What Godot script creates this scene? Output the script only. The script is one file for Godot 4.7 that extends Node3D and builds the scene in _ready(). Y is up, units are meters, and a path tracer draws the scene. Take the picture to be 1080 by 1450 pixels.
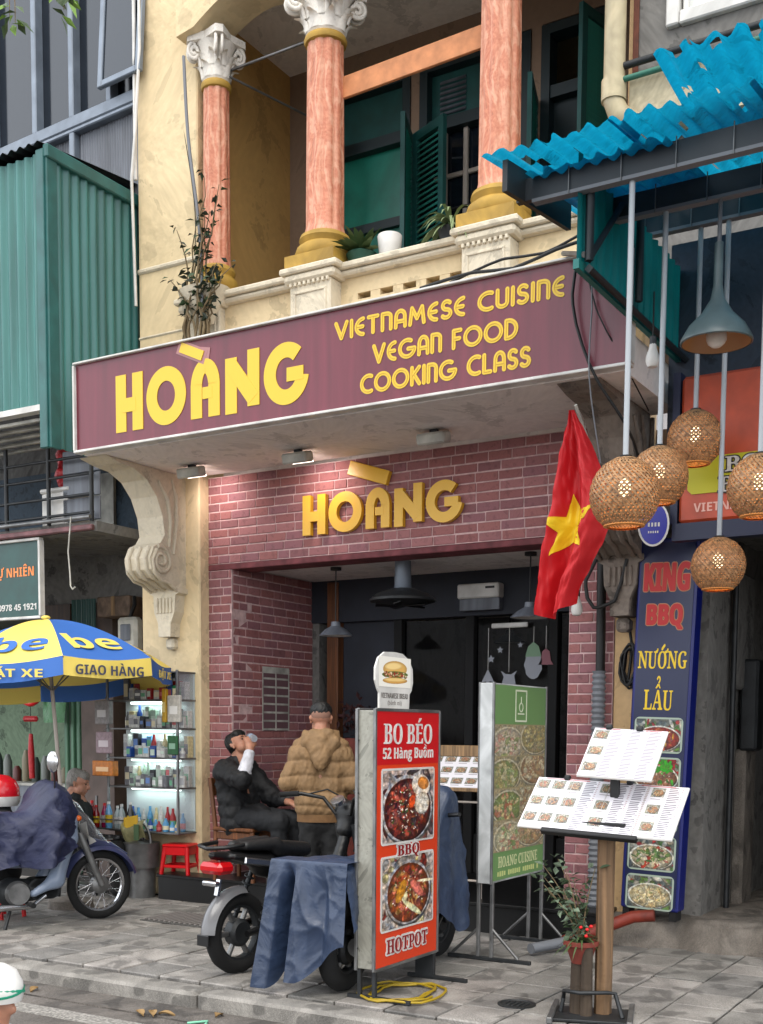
extends Node3D

# ---------------------------------------------------------------- mesh building
class G:
	var st := SurfaceTool.new()
	var x := Transform3D()
	var sg := 0
	func _init(t := Transform3D()):
		st.begin(Mesh.PRIMITIVE_TRIANGLES)
		x = t
	func v(p: Vector3, uv := Vector2.ZERO):
		st.set_uv(uv)
		st.add_vertex(x * p)
	func tri(a: Vector3, b: Vector3, c: Vector3, ua := Vector2.ZERO, ub := Vector2.ZERO, uc := Vector2.ZERO):
		v(a, ua); v(c, uc); v(b, ub)
	func quad(a, b, c, d, u0 := Vector2(0, 1), u1 := Vector2(1, 0)):
		var p := Vector2(u0.x, u0.y); var q := Vector2(u1.x, u0.y); var r := Vector2(u1.x, u1.y); var s := Vector2(u0.x, u1.y)
		tri(a, b, c, p, q, r); tri(a, c, d, p, r, s)
	func flat(): st.set_smooth_group(-1)
	func group():
		sg += 1
		st.set_smooth_group(sg)
	func box(c: Vector3, s: Vector3, b := Basis()):
		flat()
		var h := s * 0.5
		var p := []
		for i in 8:
			p.append(c + b * Vector3(h.x if i & 1 else -h.x, h.y if i & 2 else -h.y, h.z if i & 4 else -h.z))
		for f in [[4, 5, 7, 6], [1, 0, 2, 3], [5, 1, 3, 7], [0, 4, 6, 2], [6, 7, 3, 2], [0, 1, 5, 4]]:
			quad(p[f[0]], p[f[1]], p[f[2]], p[f[3]])
	func mm(a: Vector3, b: Vector3): box((a + b) * 0.5, (b - a).abs())
	func bev(c: Vector3, s: Vector3, r: float, b := Basis()):
		flat()
		var h := s * 0.5
		r = min(r, min(h.x, min(h.y, h.z)) * 0.9)
		var sgn := [-1.0, 1.0]
		# faces
		for ax in 3:
			var u := (ax + 1) % 3
			var w := (ax + 2) % 3
			for sa in sgn:
				var q := []
				for e in [[-1, -1], [1, -1], [1, 1], [-1, 1]]:
					var p := Vector3()
					p[ax] = h[ax] * sa
					p[u] = (h[u] - r) * e[0]
					p[w] = (h[w] - r) * e[1]
					q.append(c + b * p)
				if sa > 0: quad(q[0], q[1], q[2], q[3])
				else: quad(q[3], q[2], q[1], q[0])
			for su in sgn:
				for sw in sgn:
					var lo := Vector3(); var hi := Vector3()
					lo[u] = h[u] * su; lo[w] = (h[w] - r) * sw
					hi[u] = (h[u] - r) * su; hi[w] = h[w] * sw
					var e := Vector3(); e[ax] = h[ax] - r
					var q := [c + b * (lo - e), c + b * (lo + e), c + b * (hi + e), c + b * (hi - e)]
					if su * sw < 0: quad(q[0], q[1], q[2], q[3])
					else: quad(q[3], q[2], q[1], q[0])
		for sx in sgn:
			for sy in sgn:
				for sz in sgn:
					var q := [c + b * Vector3(h.x * sx, (h.y - r) * sy, (h.z - r) * sz), c + b * Vector3((h.x - r) * sx, h.y * sy, (h.z - r) * sz), c + b * Vector3((h.x - r) * sx, (h.y - r) * sy, h.z * sz)]
					if sx * sy * sz > 0: tri(q[0], q[1], q[2])
					else: tri(q[2], q[1], q[0])
	func lathe(prof: Array, seg := 20, t := Transform3D(), mod = null):
		group()
		for i in prof.size() - 1:
			if i > 0:
				var d0: Vector2 = (prof[i] - prof[i - 1]).normalized()
				var d1: Vector2 = (prof[i + 1] - prof[i]).normalized()
				if d0.dot(d1) < 0.72: group()
			for j in seg:
				var p := []
				for e in [[i, j], [i, j + 1], [i + 1, j + 1], [i + 1, j]]:
					var a: float = TAU * (e[1] % seg) / seg
					var r: float = prof[e[0]].x
					if mod != null: r *= mod.call(a, prof[e[0]].y)
					p.append(t * Vector3(r * cos(a), prof[e[0]].y, -r * sin(a)))
				var u0 := float(j) / seg; var u1 := float(j + 1) / seg
				var v0 := 1.0 - float(i) / (prof.size() - 1); var v1 := 1.0 - float(i + 1) / (prof.size() - 1)
				if prof[i].x > 1e-5: tri(p[0], p[1], p[2], Vector2(u0, v0), Vector2(u1, v0), Vector2(u1, v1))
				if prof[i + 1].x > 1e-5: tri(p[0], p[2], p[3], Vector2(u0, v0), Vector2(u1, v1), Vector2(u0, v1))
	func cyl(a: Vector3, b: Vector3, r: float, r2 := -1.0, seg := 10, cap := true):
		tube([a, b], [r, r if r2 < 0 else r2], seg, cap)
	func tube(pts: Array, rad, seg := 8, cap := true):
		group()
		var n := pts.size()
		var up := Vector3.UP
		var rings := []
		var last := Vector3()
		for i in n:
			var d: Vector3 = (pts[min(i + 1, n - 1)] - pts[max(i - 1, 0)]).normalized()
			if i == 0:
				last = d.cross(Vector3.RIGHT if abs(d.y) > 0.9 else Vector3.UP).normalized()
			else:
				last = (last - d * last.dot(d)).normalized()
			var o := d.cross(last)
			var r: float = rad[i] if rad is Array else rad
			var ring := []
			for j in seg:
				var a := TAU * j / seg
				ring.append(pts[i] + (last * cos(a) + o * sin(a)) * r)
			rings.append(ring)
		for i in n - 1:
			for j in seg:
				var k := (j + 1) % seg
				tri(rings[i][j], rings[i][k], rings[i + 1][k]); tri(rings[i][j], rings[i + 1][k], rings[i + 1][j])
		if cap:
			flat()
			for j in range(1, seg - 1):
				tri(rings[0][0], rings[0][j + 1], rings[0][j]); tri(rings[n - 1][0], rings[n - 1][j], rings[n - 1][j + 1])
	func prism(poly: PackedVector2Array, z0: float, z1: float, t := Transform3D()):
		flat()
		if Geometry2D.is_polygon_clockwise(poly): poly.reverse()
		var ix := Geometry2D.triangulate_polygon(poly)
		var c := func(i: int, z: float): return t * Vector3(poly[i].x, poly[i].y, z)
		for k in range(0, ix.size(), 3):
			var a := poly[ix[k]]; var b := poly[ix[k + 1]]; var d := poly[ix[k + 2]]
			var i0 := ix[k]; var i1 := ix[k + 1]; var i2 := ix[k + 2]
			if (b - a).cross(d - a) < 0:
				var s := i1; i1 = i2; i2 = s
			tri(c.call(i0, z1), c.call(i1, z1), c.call(i2, z1)); tri(c.call(i0, z0), c.call(i2, z0), c.call(i1, z0))
		for i in poly.size():
			var j := (i + 1) % poly.size()
			quad(c.call(i, z0), c.call(j, z0), c.call(j, z1), c.call(i, z1))
	func sheet(nu: int, nv: int, f: Callable, closed_u := false, skip = null):
		group()
		var p := []
		for i in nu + 1:
			var row := []
			for j in nv + 1:
				row.append(f.call(float(0 if closed_u and i == nu else i) / nu, float(j) / nv))
			p.append(row)
		for i in nu:
			for j in nv:
				if skip != null and skip.call(float(i) / nu, float(j) / nv): continue
				var a := Vector2(float(i) / nu, 1 - float(j) / nv); var c := Vector2(float(i + 1) / nu, 1 - float(j + 1) / nv)
				quad(p[i][j], p[i + 1][j], p[i + 1][j + 1], p[i][j + 1], a, c)
	func ball(c: Vector3, s: Vector3, seg := 14, b := Basis()):
		var pr := []
		var m: int = max(6, seg / 2)
		for i in m + 1:
			var a := -PI / 2 + PI * i / m
			pr.append(Vector2(max(cos(a), 0.0) if i > 0 and i < m else 0.0, sin(a)))
		group()
		var t := Transform3D(b * Basis.from_scale(s), c)
		for i in m:
			for j in seg:
				var q := []
				for e in [[i, j], [i, j + 1], [i + 1, j + 1], [i + 1, j]]:
					var a: float = TAU * (e[1] % seg) / seg
					q.append(t * Vector3(pr[e[0]].x * cos(a), pr[e[0]].y, -pr[e[0]].x * sin(a)))
				if i > 0: tri(q[0], q[1], q[2])
				if i < m - 1: tri(q[0], q[2], q[3])
	# a pen stroke of width w along 2-D points, raised from z0 to z1
	func stroke(pts: Array, w: float, z0: float, z1: float, closed := false, rnd := true):
		flat()
		var n := pts.size()
		var L := []; var R := []
		for i in n:
			var a: Vector2 = pts[(i - 1 + n) % n] if closed else pts[max(i - 1, 0)]
			var b: Vector2 = pts[(i + 1) % n] if closed else pts[min(i + 1, n - 1)]
			var d := (b - a).normalized()
			var o := Vector2(-d.y, d.x) * w * 0.5
			L.append(pts[i] + o); R.append(pts[i] - o)
		var m := n if closed else n - 1
		var c := func(p: Vector2, z: float): return Vector3(p.x, p.y, z)
		for i in m:
			var j := (i + 1) % n
			quad(c.call(R[i], z1), c.call(R[j], z1), c.call(L[j], z1), c.call(L[i], z1))
			quad(c.call(R[i], z0), c.call(R[j], z0), c.call(R[j], z1), c.call(R[i], z1))
			quad(c.call(L[j], z0), c.call(L[i], z0), c.call(L[i], z1), c.call(L[j], z1))
		if closed: return
		for e in [0, n - 1]:
			var d: Vector2 = (pts[0] - pts[1]).normalized() if e == 0 else (pts[n - 1] - pts[n - 2]).normalized()
			var o := Vector2(-d.y, d.x)
			var k := 7 if rnd else 1
			var last: Vector2 = pts[e] - o * w * 0.5
			for s in range(1, k + 1):
				var th := -PI / 2 + PI * s / k
				var q: Vector2 = pts[e] + (d * cos(th) + o * sin(th)) * w * 0.5
				if rnd: tri(c.call(pts[e], z1), c.call(last, z1), c.call(q, z1))
				quad(c.call(last, z0), c.call(q, z0), c.call(q, z1), c.call(last, z1))
				last = q
	func mesh() -> ArrayMesh:
		st.generate_normals()
		return st.commit()

# smooth union of tapered capsules, meshed as surface nets. bone = [a, b, ra, rb]
class Field:
	var lo: Vector3
	var h: float
	var n: Vector3i
	var d := PackedFloat32Array()
	func _init(bones: Array, cell: float, k := 0.03):
		h = cell
		var a: Vector3 = bones[0][0]; var b: Vector3 = a
		for q in bones:
			for e in [[0, 2], [1, 3]]:
				var rr: Vector3 = Vector3.ONE * (q[e[1]] + 3.5 * h)
				a = a.min(q[e[0]] - rr); b = b.max(q[e[0]] + rr)
		lo = a
		n = Vector3i(((b - a) / h).ceil()) + Vector3i.ONE
		d.resize(n.x * n.y * n.z); d.fill(1.0)
		for q in bones:
			var A: Vector3 = q[0]; var B: Vector3 = q[1]; var ra: float = q[2]; var rb: float = q[3]
			var m := k + 2.2 * h
			var p0 := Vector3i((((A - Vector3.ONE * (ra + m)).min(B - Vector3.ONE * (rb + m)) - lo) / h).floor()).max(Vector3i.ZERO)
			var p1 := Vector3i((((A + Vector3.ONE * (ra + m)).max(B + Vector3.ONE * (rb + m)) - lo) / h).ceil()).min(n - Vector3i.ONE)
			var ab := B - A
			var il := 1.0 / maxf(ab.length_squared(), 1e-9)
			for zz in range(p0.z, p1.z + 1):
				for yy in range(p0.y, p1.y + 1):
					var row := (zz * n.y + yy) * n.x
					for xx in range(p0.x, p1.x + 1):
						var ap := Vector3(xx, yy, zz) * h + lo - A
						var t := clampf(ap.dot(ab) * il, 0.0, 1.0)
						var s := (ap - ab * t).length() - ra - (rb - ra) * t
						var o := d[row + xx]
						var e := k - absf(o - s)
						d[row + xx] = (minf(o, s) - e * e / (4.0 * k)) if e > 0.0 else minf(o, s)
	func into(g: G, disp = null):
		var id := {}
		var pos := PackedVector3Array()
		var sx := 1; var sy := n.x; var sz := n.x * n.y
		var offs := [0, sx, sy, sx + sy, sz, sx + sz, sy + sz, sx + sy + sz]
		var cor := [Vector3(0, 0, 0), Vector3(1, 0, 0), Vector3(0, 1, 0), Vector3(1, 1, 0), Vector3(0, 0, 1), Vector3(1, 0, 1), Vector3(0, 1, 1), Vector3(1, 1, 1)]
		var edges := [[0, 1], [2, 3], [4, 5], [6, 7], [0, 2], [1, 3], [4, 6], [5, 7], [0, 4], [1, 5], [2, 6], [3, 7]]
		for z in n.z - 1:
			for y in n.y - 1:
				var base := z * sz + y * sy
				for xx in n.x - 1:
					var i := base + xx
					var d0 := d[i]
					if d0 > 3.0 * h or d0 < -3.0 * h: continue
					var neg := 0
					for o in offs:
						if d[i + o] < 0.0: neg += 1
					if neg == 0 or neg == 8: continue
					var s := Vector3(); var c := 0
					for e in edges:
						var a := d[i + offs[e[0]]]; var b := d[i + offs[e[1]]]
						if (a < 0.0) != (b < 0.0):
							s += cor[e[0]].lerp(cor[e[1]], a / (a - b)); c += 1
					var p := lo + (Vector3(xx, y, z) + s / c) * h
					if disp != null:
						var gr := Vector3(d[i + sx] - d0, d[i + sy] - d0, d[i + sz] - d0).normalized()
						p = disp.call(p, gr)
					id[i] = pos.size(); pos.append(p)
		g.group()
		for i in id:
			var z: int = i / sz; var y: int = (i % sz) / sy; var xx: int = i % sy
			for ax in 3:
				var st_a: int = [sx, sy, sz][ax]; var u: int = [sy, sz, sx][ax]; var w: int = [sz, sx, sy][ax]
				if [y, z, xx][ax] == 0 or [z, xx, y][ax] == 0: continue
				var a := d[i]; var b := d[i + st_a]
				if (a < 0.0) == (b < 0.0): continue
				if not (id.has(i - u) and id.has(i - w) and id.has(i - u - w)): continue
				var q := [pos[id[i]], pos[id[i - u]], pos[id[i - u - w]], pos[id[i - w]]]
				if a < 0.0: g.tri(q[0], q[1], q[2]); g.tri(q[0], q[2], q[3])
				else: g.tri(q[0], q[2], q[1]); g.tri(q[0], q[3], q[2])

# ---------------------------------------------------------------- scene book-keeping
var M := {}
var used := {}
func numbered(parent: Node, n: String) -> String:
	var key := str(parent.get_instance_id()) + n
	var c: int = used.get(key, 0)
	used[key] = c + 1
	return n if c == 0 else "%s_%03d" % [n, c]
func tag(o: Node, label: String, cat: String, group := "", kind := ""):
	if label: o.set_meta("label", label)
	if cat: o.set_meta("category", cat)
	if group: o.set_meta("group", group)
	if kind: o.set_meta("kind", kind)
	return o
func thing(n: String, label: String, cat: String, at := Vector3.ZERO, turn := 0.0, group := "") -> Node3D:
	var o := Node3D.new()
	o.name = numbered(self, n)
	add_child(o)
	o.position = at; o.rotation.y = turn
	tag(o, label, cat, group)
	return o
# geometry given in the world's coordinates, for a part of thing t
func w(t: Node3D) -> G: return G.new(t.transform.affine_inverse())
func inst(n: String, m: Mesh, mat: Material, parent: Node = self, x := Transform3D()) -> MeshInstance3D:
	var o := MeshInstance3D.new()
	o.name = numbered(parent, n)
	o.mesh = m
	o.material_override = mat
	o.transform = x
	parent.add_child(o, true)
	return o
func obj(n: String, g: G, mat: Material, parent: Node = self) -> MeshInstance3D:
	return inst(n, g.mesh(), mat, parent)
func struct(n: String, g: G, mat: Material, label := "") -> MeshInstance3D:
	return tag(obj(n, g, mat), label, "", "", "structure")
func copy_of(src: Node3D, n: String, label: String, x: Transform3D) -> Node3D:
	var c := src.duplicate() as Node3D
	c.name = numbered(self, n)
	add_child(c)
	c.transform = x
	c.set_meta("label", label)
	return c

# ---------------------------------------------------------------- materials
func img_noise(s: int, freq: float, oct: int, seed_: int, lo: float, hi: float, stretch := Vector2.ONE, ridge := false) -> Image:
	var f := FastNoiseLite.new()
	f.seed = seed_; f.frequency = freq; f.fractal_octaves = oct
	f.noise_type = FastNoiseLite.TYPE_SIMPLEX_SMOOTH
	f.fractal_type = FastNoiseLite.FRACTAL_RIDGED if ridge else FastNoiseLite.FRACTAL_FBM
	var b := PackedByteArray()
	b.resize(s * s * 3)
	# wrap on a torus so that it tiles
	var k := s / TAU
	for y in s:
		var ay := TAU * y / s
		for x in s:
			var ax := TAU * x / s
			var p := Vector3(cos(ax) * k * stretch.x, sin(ax) * k * stretch.x, cos(ay) * k * stretch.y)
			var val := f.get_noise_3d(p.x, p.y + sin(ay) * k * stretch.y * 0.7, p.z)
			var c := clampi(int(255.0 * lerpf(lo, hi, clampf(val * 0.75 + 0.5, 0, 1))), 0, 255)
			var i := (y * s + x) * 3
			b[i] = c; b[i + 1] = c; b[i + 2] = c
	return Image.create_from_data(s, s, false, Image.FORMAT_RGB8, b)
func tex(i: Image) -> ImageTexture:
	i.generate_mipmaps()
	return ImageTexture.create_from_image(i)
func nmap(i: Image, k: float) -> ImageTexture:
	var j := i.duplicate() as Image
	j.convert(Image.FORMAT_RGBA8)
	j.bump_map_to_normal_map(k)
	return tex(j)
var T := {}
func mat(c: Color, rough := 0.8, t := "", scale := 1.0, nt := "", ns := 0.6, metal := 0.0, world := false) -> StandardMaterial3D:
	var m := StandardMaterial3D.new()
	m.albedo_color = c; m.roughness = rough; m.metallic = metal
	if t or nt:
		m.uv1_triplanar = true
		m.uv1_world_triplanar = world
		m.uv1_scale = Vector3.ONE * scale
	if t: m.albedo_texture = T[t]
	if nt:
		m.normal_enabled = true; m.normal_texture = T[nt]; m.normal_scale = ns
	return m
func glow(c: Color, e: float) -> StandardMaterial3D:
	var m := StandardMaterial3D.new()
	m.albedo_color = c; m.emission_enabled = true; m.emission = c; m.emission_energy_multiplier = e
	return m
func glass(c: Color, rough := 0.03) -> StandardMaterial3D:
	var m := StandardMaterial3D.new()
	m.albedo_color = c; m.roughness = rough; m.transparency = BaseMaterial3D.TRANSPARENCY_ALPHA
	m.metallic_specular = 0.6
	return m
func printed(i: Image, rough := 0.5) -> StandardMaterial3D:
	var m := StandardMaterial3D.new()
	m.albedo_texture = tex(i); m.roughness = rough
	return m
func leafy(c: Color, back := 0.35) -> StandardMaterial3D:
	var m := mat(c, 0.6)
	m.backlight_enabled = true; m.backlight = c * back
	return m

# ---------------------------------------------------------------- flat print
func ell(i: Image, cx: float, cy: float, rx: float, ry: float, ang: float, c: Color, edge := 0.0):
	var R: float = max(rx, ry) + 1
	var W := i.get_width(); var H := i.get_height()
	var ca := cos(ang); var sa := sin(ang)
	for y in range(max(0, int(cy - R)), min(H, int(cy + R) + 1)):
		for x in range(max(0, int(cx - R)), min(W, int(cx + R) + 1)):
			var dx := x - cx; var dy := y - cy
			var u := (dx * ca + dy * sa) / rx; var q := (-dx * sa + dy * ca) / ry
			var r := u * u + q * q
			if r < 1.0:
				i.set_pixel(x, y, c.lerp(c.darkened(0.45), edge * smoothstep(0.45, 1.0, r)))
func rr(i: Image, r: Rect2i, c: Color, rad := 0):
	var W := i.get_width(); var H := i.get_height()
	if rad == 0:
		i.fill_rect(r.intersection(Rect2i(0, 0, W, H)), c)
		return
	for y in range(max(0, r.position.y), min(H, r.end.y)):
		for x in range(max(0, r.position.x), min(W, r.end.x)):
			var dx: int = max(r.position.x + rad - x, x - (r.end.x - 1 - rad), 0)
			var dy: int = max(r.position.y + rad - y, y - (r.end.y - 1 - rad), 0)
			if dx * dx + dy * dy <= rad * rad: i.set_pixel(x, y, c)
# a printed dish: what lies round the plate, the plate, and pieces of food in it
func dish(wd: int, ht: int, seed_: int, bg: Array, plate: Color, soup: Color, bits: Array, count := 60, shape := Vector2(0.44, 0.44), centre := Vector2(0.5, 0.52), size := 1.0) -> Image:
	var r := RandomNumberGenerator.new()
	r.seed = seed_
	var i := Image.create(wd, ht, false, Image.FORMAT_RGB8)
	i.fill(bg[0])
	for k in 70:
		var bc: Color = bg[r.randi() % bg.size()]
		ell(i, r.randf() * wd, r.randf() * ht, wd * r.randf_range(0.03, 0.16), wd * r.randf_range(0.02, 0.08), r.randf() * 3, bc.darkened(r.randf() * 0.4).lightened(r.randf() * 0.15), 0.8)
	var cx := wd * centre.x; var cy := ht * centre.y
	var rx := wd * shape.x; var ry := ht * shape.y
	ell(i, cx + wd * 0.01, cy + wd * 0.02, rx * 1.03, ry * 1.04, 0, plate.darkened(0.6))
	ell(i, cx, cy, rx, ry, 0, plate, 0.25)
	ell(i, cx + wd * 0.01, cy + wd * 0.012, rx * 0.92, ry * 0.92, 0, soup.darkened(0.5), 0.1)
	ell(i, cx, cy, rx * 0.90, ry * 0.90, 0, soup, 0.6)
	for k in count:
		var a := r.randf() * TAU; var q := sqrt(r.randf()) * 0.78
		var c: Color = bits[r.randi() % bits.size()]
		c = c.lightened(r.randf() * 0.22).darkened(r.randf() * 0.25)
		ell(i, cx + cos(a) * q * rx, cy + sin(a) * q * ry, wd * r.randf_range(0.025, 0.085) * size, wd * r.randf_range(0.012, 0.045) * size, r.randf() * 3.1, c, 0.7)
	for k in count / 2:
		var a := r.randf() * TAU; var q := sqrt(r.randf()) * 0.72
		ell(i, cx + cos(a) * q * rx, cy + sin(a) * q * ry, wd * 0.012 * r.randf_range(0.6, 2.0), wd * 0.008, r.randf() * 3, Color(1, 0.96, 0.88) if k % 3 else Color(0.2, 0.42, 0.12), 0.2)
	return grain(i, seed_)
# the soft focus, uneven tone and colour noise of a printed photograph
func grain(i: Image, seed_: int) -> Image:
	var wd := i.get_width(); var ht := i.get_height()
	var sm := i.duplicate() as Image
	sm.resize(int(wd * 0.6), int(ht * 0.6), Image.INTERPOLATE_BILINEAR); sm.resize(wd, ht, Image.INTERPOLATE_CUBIC)
	var f := FastNoiseLite.new(); f.seed = seed_; f.frequency = 9.0 / wd; f.fractal_octaves = 5; f.fractal_gain = 0.62
	for yy in ht:
		for xx in wd:
			var c := sm.get_pixel(xx, yy) * (1.0 + 0.55 * f.get_noise_2d(xx, yy))
			var q := f.get_noise_2d(xx * 0.6 + 300.0, yy * 0.6)
			sm.set_pixel(xx, yy, Color(c.r + 0.10 * q, c.g + 0.03 * q, c.b - 0.05 * q, 1))
	return sm
func paste(dst: Image, src: Image, at: Vector2i, size: Vector2i):
	var s := src.duplicate() as Image
	s.resize(size.x, size.y, Image.INTERPOLATE_BILINEAR)
	dst.blit_rect(s, Rect2i(Vector2i.ZERO, size), at)

# ---------------------------------------------------------------- lettering
var fonts := {}
func font(serif := false, weight := 700) -> Font:
	var k := str(serif) + str(weight)
	if not fonts.has(k):
		var f := SystemFont.new()
		f.font_names = PackedStringArray(["Droid Serif" if serif else "Droid Sans"])
		f.font_weight = weight
		fonts[k] = f
	return fonts[k]
# a word fitted to a width and height in metres (both of its ink), centred on the origin of transform x, facing its +z
func word(s: String, size: Vector2, x: Transform3D, n: String, m: Material, parent: Node, serif := false, depth := 0.004, outline := 0.0, weight := 700, lean := 0.0) -> MeshInstance3D:
	var t := TextMesh.new()
	t.text = s; t.font = font(serif, weight); t.font_size = 64; t.pixel_size = 0.01; t.depth = 0.05; t.curve_step = 1.5
	var marks := []
	var plain := ""
	for i in s.length():
		var m0: String = {"Ư": "U", "Ớ": "O", "Ẩ": "Â", "Ự": "U", "ồ": "ô", "Ặ": "Ă"}.get(s[i], s[i])
		if m0 != s[i]: marks.append([i, s[i]])
		plain += m0
	t.text = plain
	var b := t.get_aabb()
	var accents := []
	if marks.size() > 0:
		# accents that the type lacks are drawn with the pen
		var ref := TextMesh.new()
		ref.text = "H"; ref.font = t.font; ref.font_size = 64; ref.pixel_size = 0.01; ref.depth = 0.05
		var base: float = ref.get_aabb().position.y; var cap: float = ref.get_aabb().size.y
		var total := t.font.get_string_size(plain, HORIZONTAL_ALIGNMENT_LEFT, -1, 64).x * 0.01
		for q in marks:
			var x0: float = t.font.get_string_size(plain.substr(0, q[0]), HORIZONTAL_ALIGNMENT_LEFT, -1, 64).x * 0.01 - total / 2
			var wd: float = t.font.get_string_size(plain[q[0]], HORIZONTAL_ALIGNMENT_LEFT, -1, 64).x * 0.01
			var cx := x0 + wd / 2
			var pens := []
			if q[1] in "ƯỚỰ": pens.append([[Vector2(x0 + wd * 0.80, base + cap * 0.93), Vector2(x0 + wd * 0.96, base + cap * 0.97), Vector2(x0 + wd * 1.02, base + cap * 1.08)], 0.07])
			if q[1] == "Ớ": pens.append([[Vector2(cx - 0.02, base + cap * 1.12), Vector2(cx + 0.09, base + cap * 1.32)], 0.08])
			if q[1] == "ồ": pens.append([[Vector2(cx - 0.02, base + cap * 1.28), Vector2(cx + 0.08, base + cap * 1.13)], 0.05])
			if q[1] == "Ẩ": pens.append([arc(cx + 0.02, base + cap * 1.52, 0.06, 0.06, 170, -60, 8) + [Vector2(cx + 0.03, base + cap * 1.36)], 0.05])
			if q[1] in "ỰẶ": pens.append([[Vector2(cx - 0.03, base - cap * 0.17), Vector2(cx + 0.03, base - cap * 0.17)], 0.08])
			for pn in pens:
				var g := G.new()
				g.stroke(pn[0], pn[1], -0.025, 0.0252)
				accents.append(g.mesh())
				b = b.merge(accents[-1].get_aabb())
	var sc := Vector3(size.x / b.size.x, size.y / b.size.y, depth / 0.05)
	var y := x * Transform3D(Basis.from_scale(sc) * Basis(Vector3(1, 0, 0), Vector3(lean, 1, 0), Vector3(0, 0, 1)), Vector3.ZERO) * Transform3D(Basis(), Vector3(-b.get_center().x, -b.get_center().y, 0))
	if accents:
		var o := inst(n, t, m, parent, y)
		for e in accents: inst("accent", e, m, o)
		return o
	if outline <= 0.0: return inst(n, t, m, parent, y)
	var st := SurfaceTool.new()
	for k in 12:
		var a := TAU * k / 12
		var off := Vector3(cos(a) * outline, sin(a) * outline, k * 0.00012)
		st.append_from(t, 0, Transform3D(Basis(), off) * x.affine_inverse() * y)
	return inst(n, st.commit(), m, parent, x)
func arc(cx: float, cy: float, rx: float, ry: float, a0: float, a1: float, n := 12) -> Array:
	var o := []
	for i in n + 1:
		var a := deg_to_rad(lerpf(a0, a1, float(i) / n))
		o.append(Vector2(cx + rx * cos(a), cy + ry * sin(a)))
	return o
# rounded sign-writer's capitals: [width, strokes], a stroke = [points, closed]
func glyph(c: String) -> Array:
	match c:
		"V": return [0.62, [[[Vector2(0, 1), Vector2(0.31, 0)], false], [[Vector2(0.31, 0), Vector2(0.62, 1)], false]]]
		"I": return [0.0, [[[Vector2(0, 0), Vector2(0, 1)], false]]]
		"E": return [0.42, [[arc(0.42, 0.5, 0.42, 0.5, 95, 265, 14), false], [[Vector2(0.02, 0.5), Vector2(0.36, 0.5)], false]]]
		"T": return [0.5, [[[Vector2(0, 1), Vector2(0.5, 1)], false], [[Vector2(0.25, 0.98), Vector2(0.25, 0)], false]]]
		"N": return [0.46, [[[Vector2(0, 0), Vector2(0, 1)] , false], [[Vector2(0, 1), Vector2(0.2, 1)] + arc(0.22, 0.76, 0.24, 0.24, 85, 0, 8) + [Vector2(0.46, 0)], false]]]
		"A": return [0.5, [[[Vector2(0, 0), Vector2(0.01, 0.55)] + arc(0.25, 0.62, 0.24, 0.38, 170, 10, 10) + [Vector2(0.49, 0.55), Vector2(0.5, 0)], false], [[Vector2(0.02, 0.34), Vector2(0.48, 0.34)], false]]]
		"M": return [0.74, [[[Vector2(0, 0), Vector2(0.1, 1)], false], [[Vector2(0.1, 1), Vector2(0.37, 0.32)], false], [[Vector2(0.37, 0.32), Vector2(0.64, 1)], false], [[Vector2(0.64, 1), Vector2(0.74, 0)], false]]]
		"S": return [0.42, [[arc(0.22, 0.75, 0.2, 0.25, 35, 270, 12) + arc(0.2, 0.25, 0.22, 0.25, 85, -145, 12), false]]]
		"C": return [0.63, [[arc(0.44, 0.5, 0.44, 0.5, 65, 295, 18), false]]]
		"U": return [0.48, [[[Vector2(0, 1), Vector2(0, 0.3)] + arc(0.24, 0.26, 0.24, 0.26, 185, 355, 10) + [Vector2(0.48, 0.3), Vector2(0.48, 1)], false]]]
		"G": return [0.87, [[arc(0.44, 0.5, 0.44, 0.5, 60, 352, 20), false], [[Vector2(0.87, 0.46), Vector2(0.5, 0.46)], false]]]
		"F": return [0.38, [[[Vector2(0, 0), Vector2(0, 1)], false], [[Vector2(0, 1), Vector2(0.38, 1)], false], [[Vector2(0, 0.52), Vector2(0.32, 0.52)], false]]]
		"O": return [0.86, [[arc(0.43, 0.5, 0.43, 0.5, 0, 350, 27), true]]]
		"D": return [0.54, [[[Vector2(0, 0), Vector2(0, 1)], false], [[Vector2(0, 1), Vector2(0.14, 1)] + arc(0.12, 0.5, 0.42, 0.5, 85, -85, 14) + [Vector2(0.14, 0), Vector2(0, 0)], false]]]
		"K": return [0.46, [[[Vector2(0, 0), Vector2(0, 1)], false], [[Vector2(0.44, 1), Vector2(0.02, 0.48)], false], [[Vector2(0.12, 0.58), Vector2(0.46, 0)], false]]]
		"L": return [0.36, [[[Vector2(0, 1), Vector2(0, 0), Vector2(0, 0)].slice(0, 2), false], [[Vector2(0, 0), Vector2(0.36, 0)], false]]]
	return [0.34, []]
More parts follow.
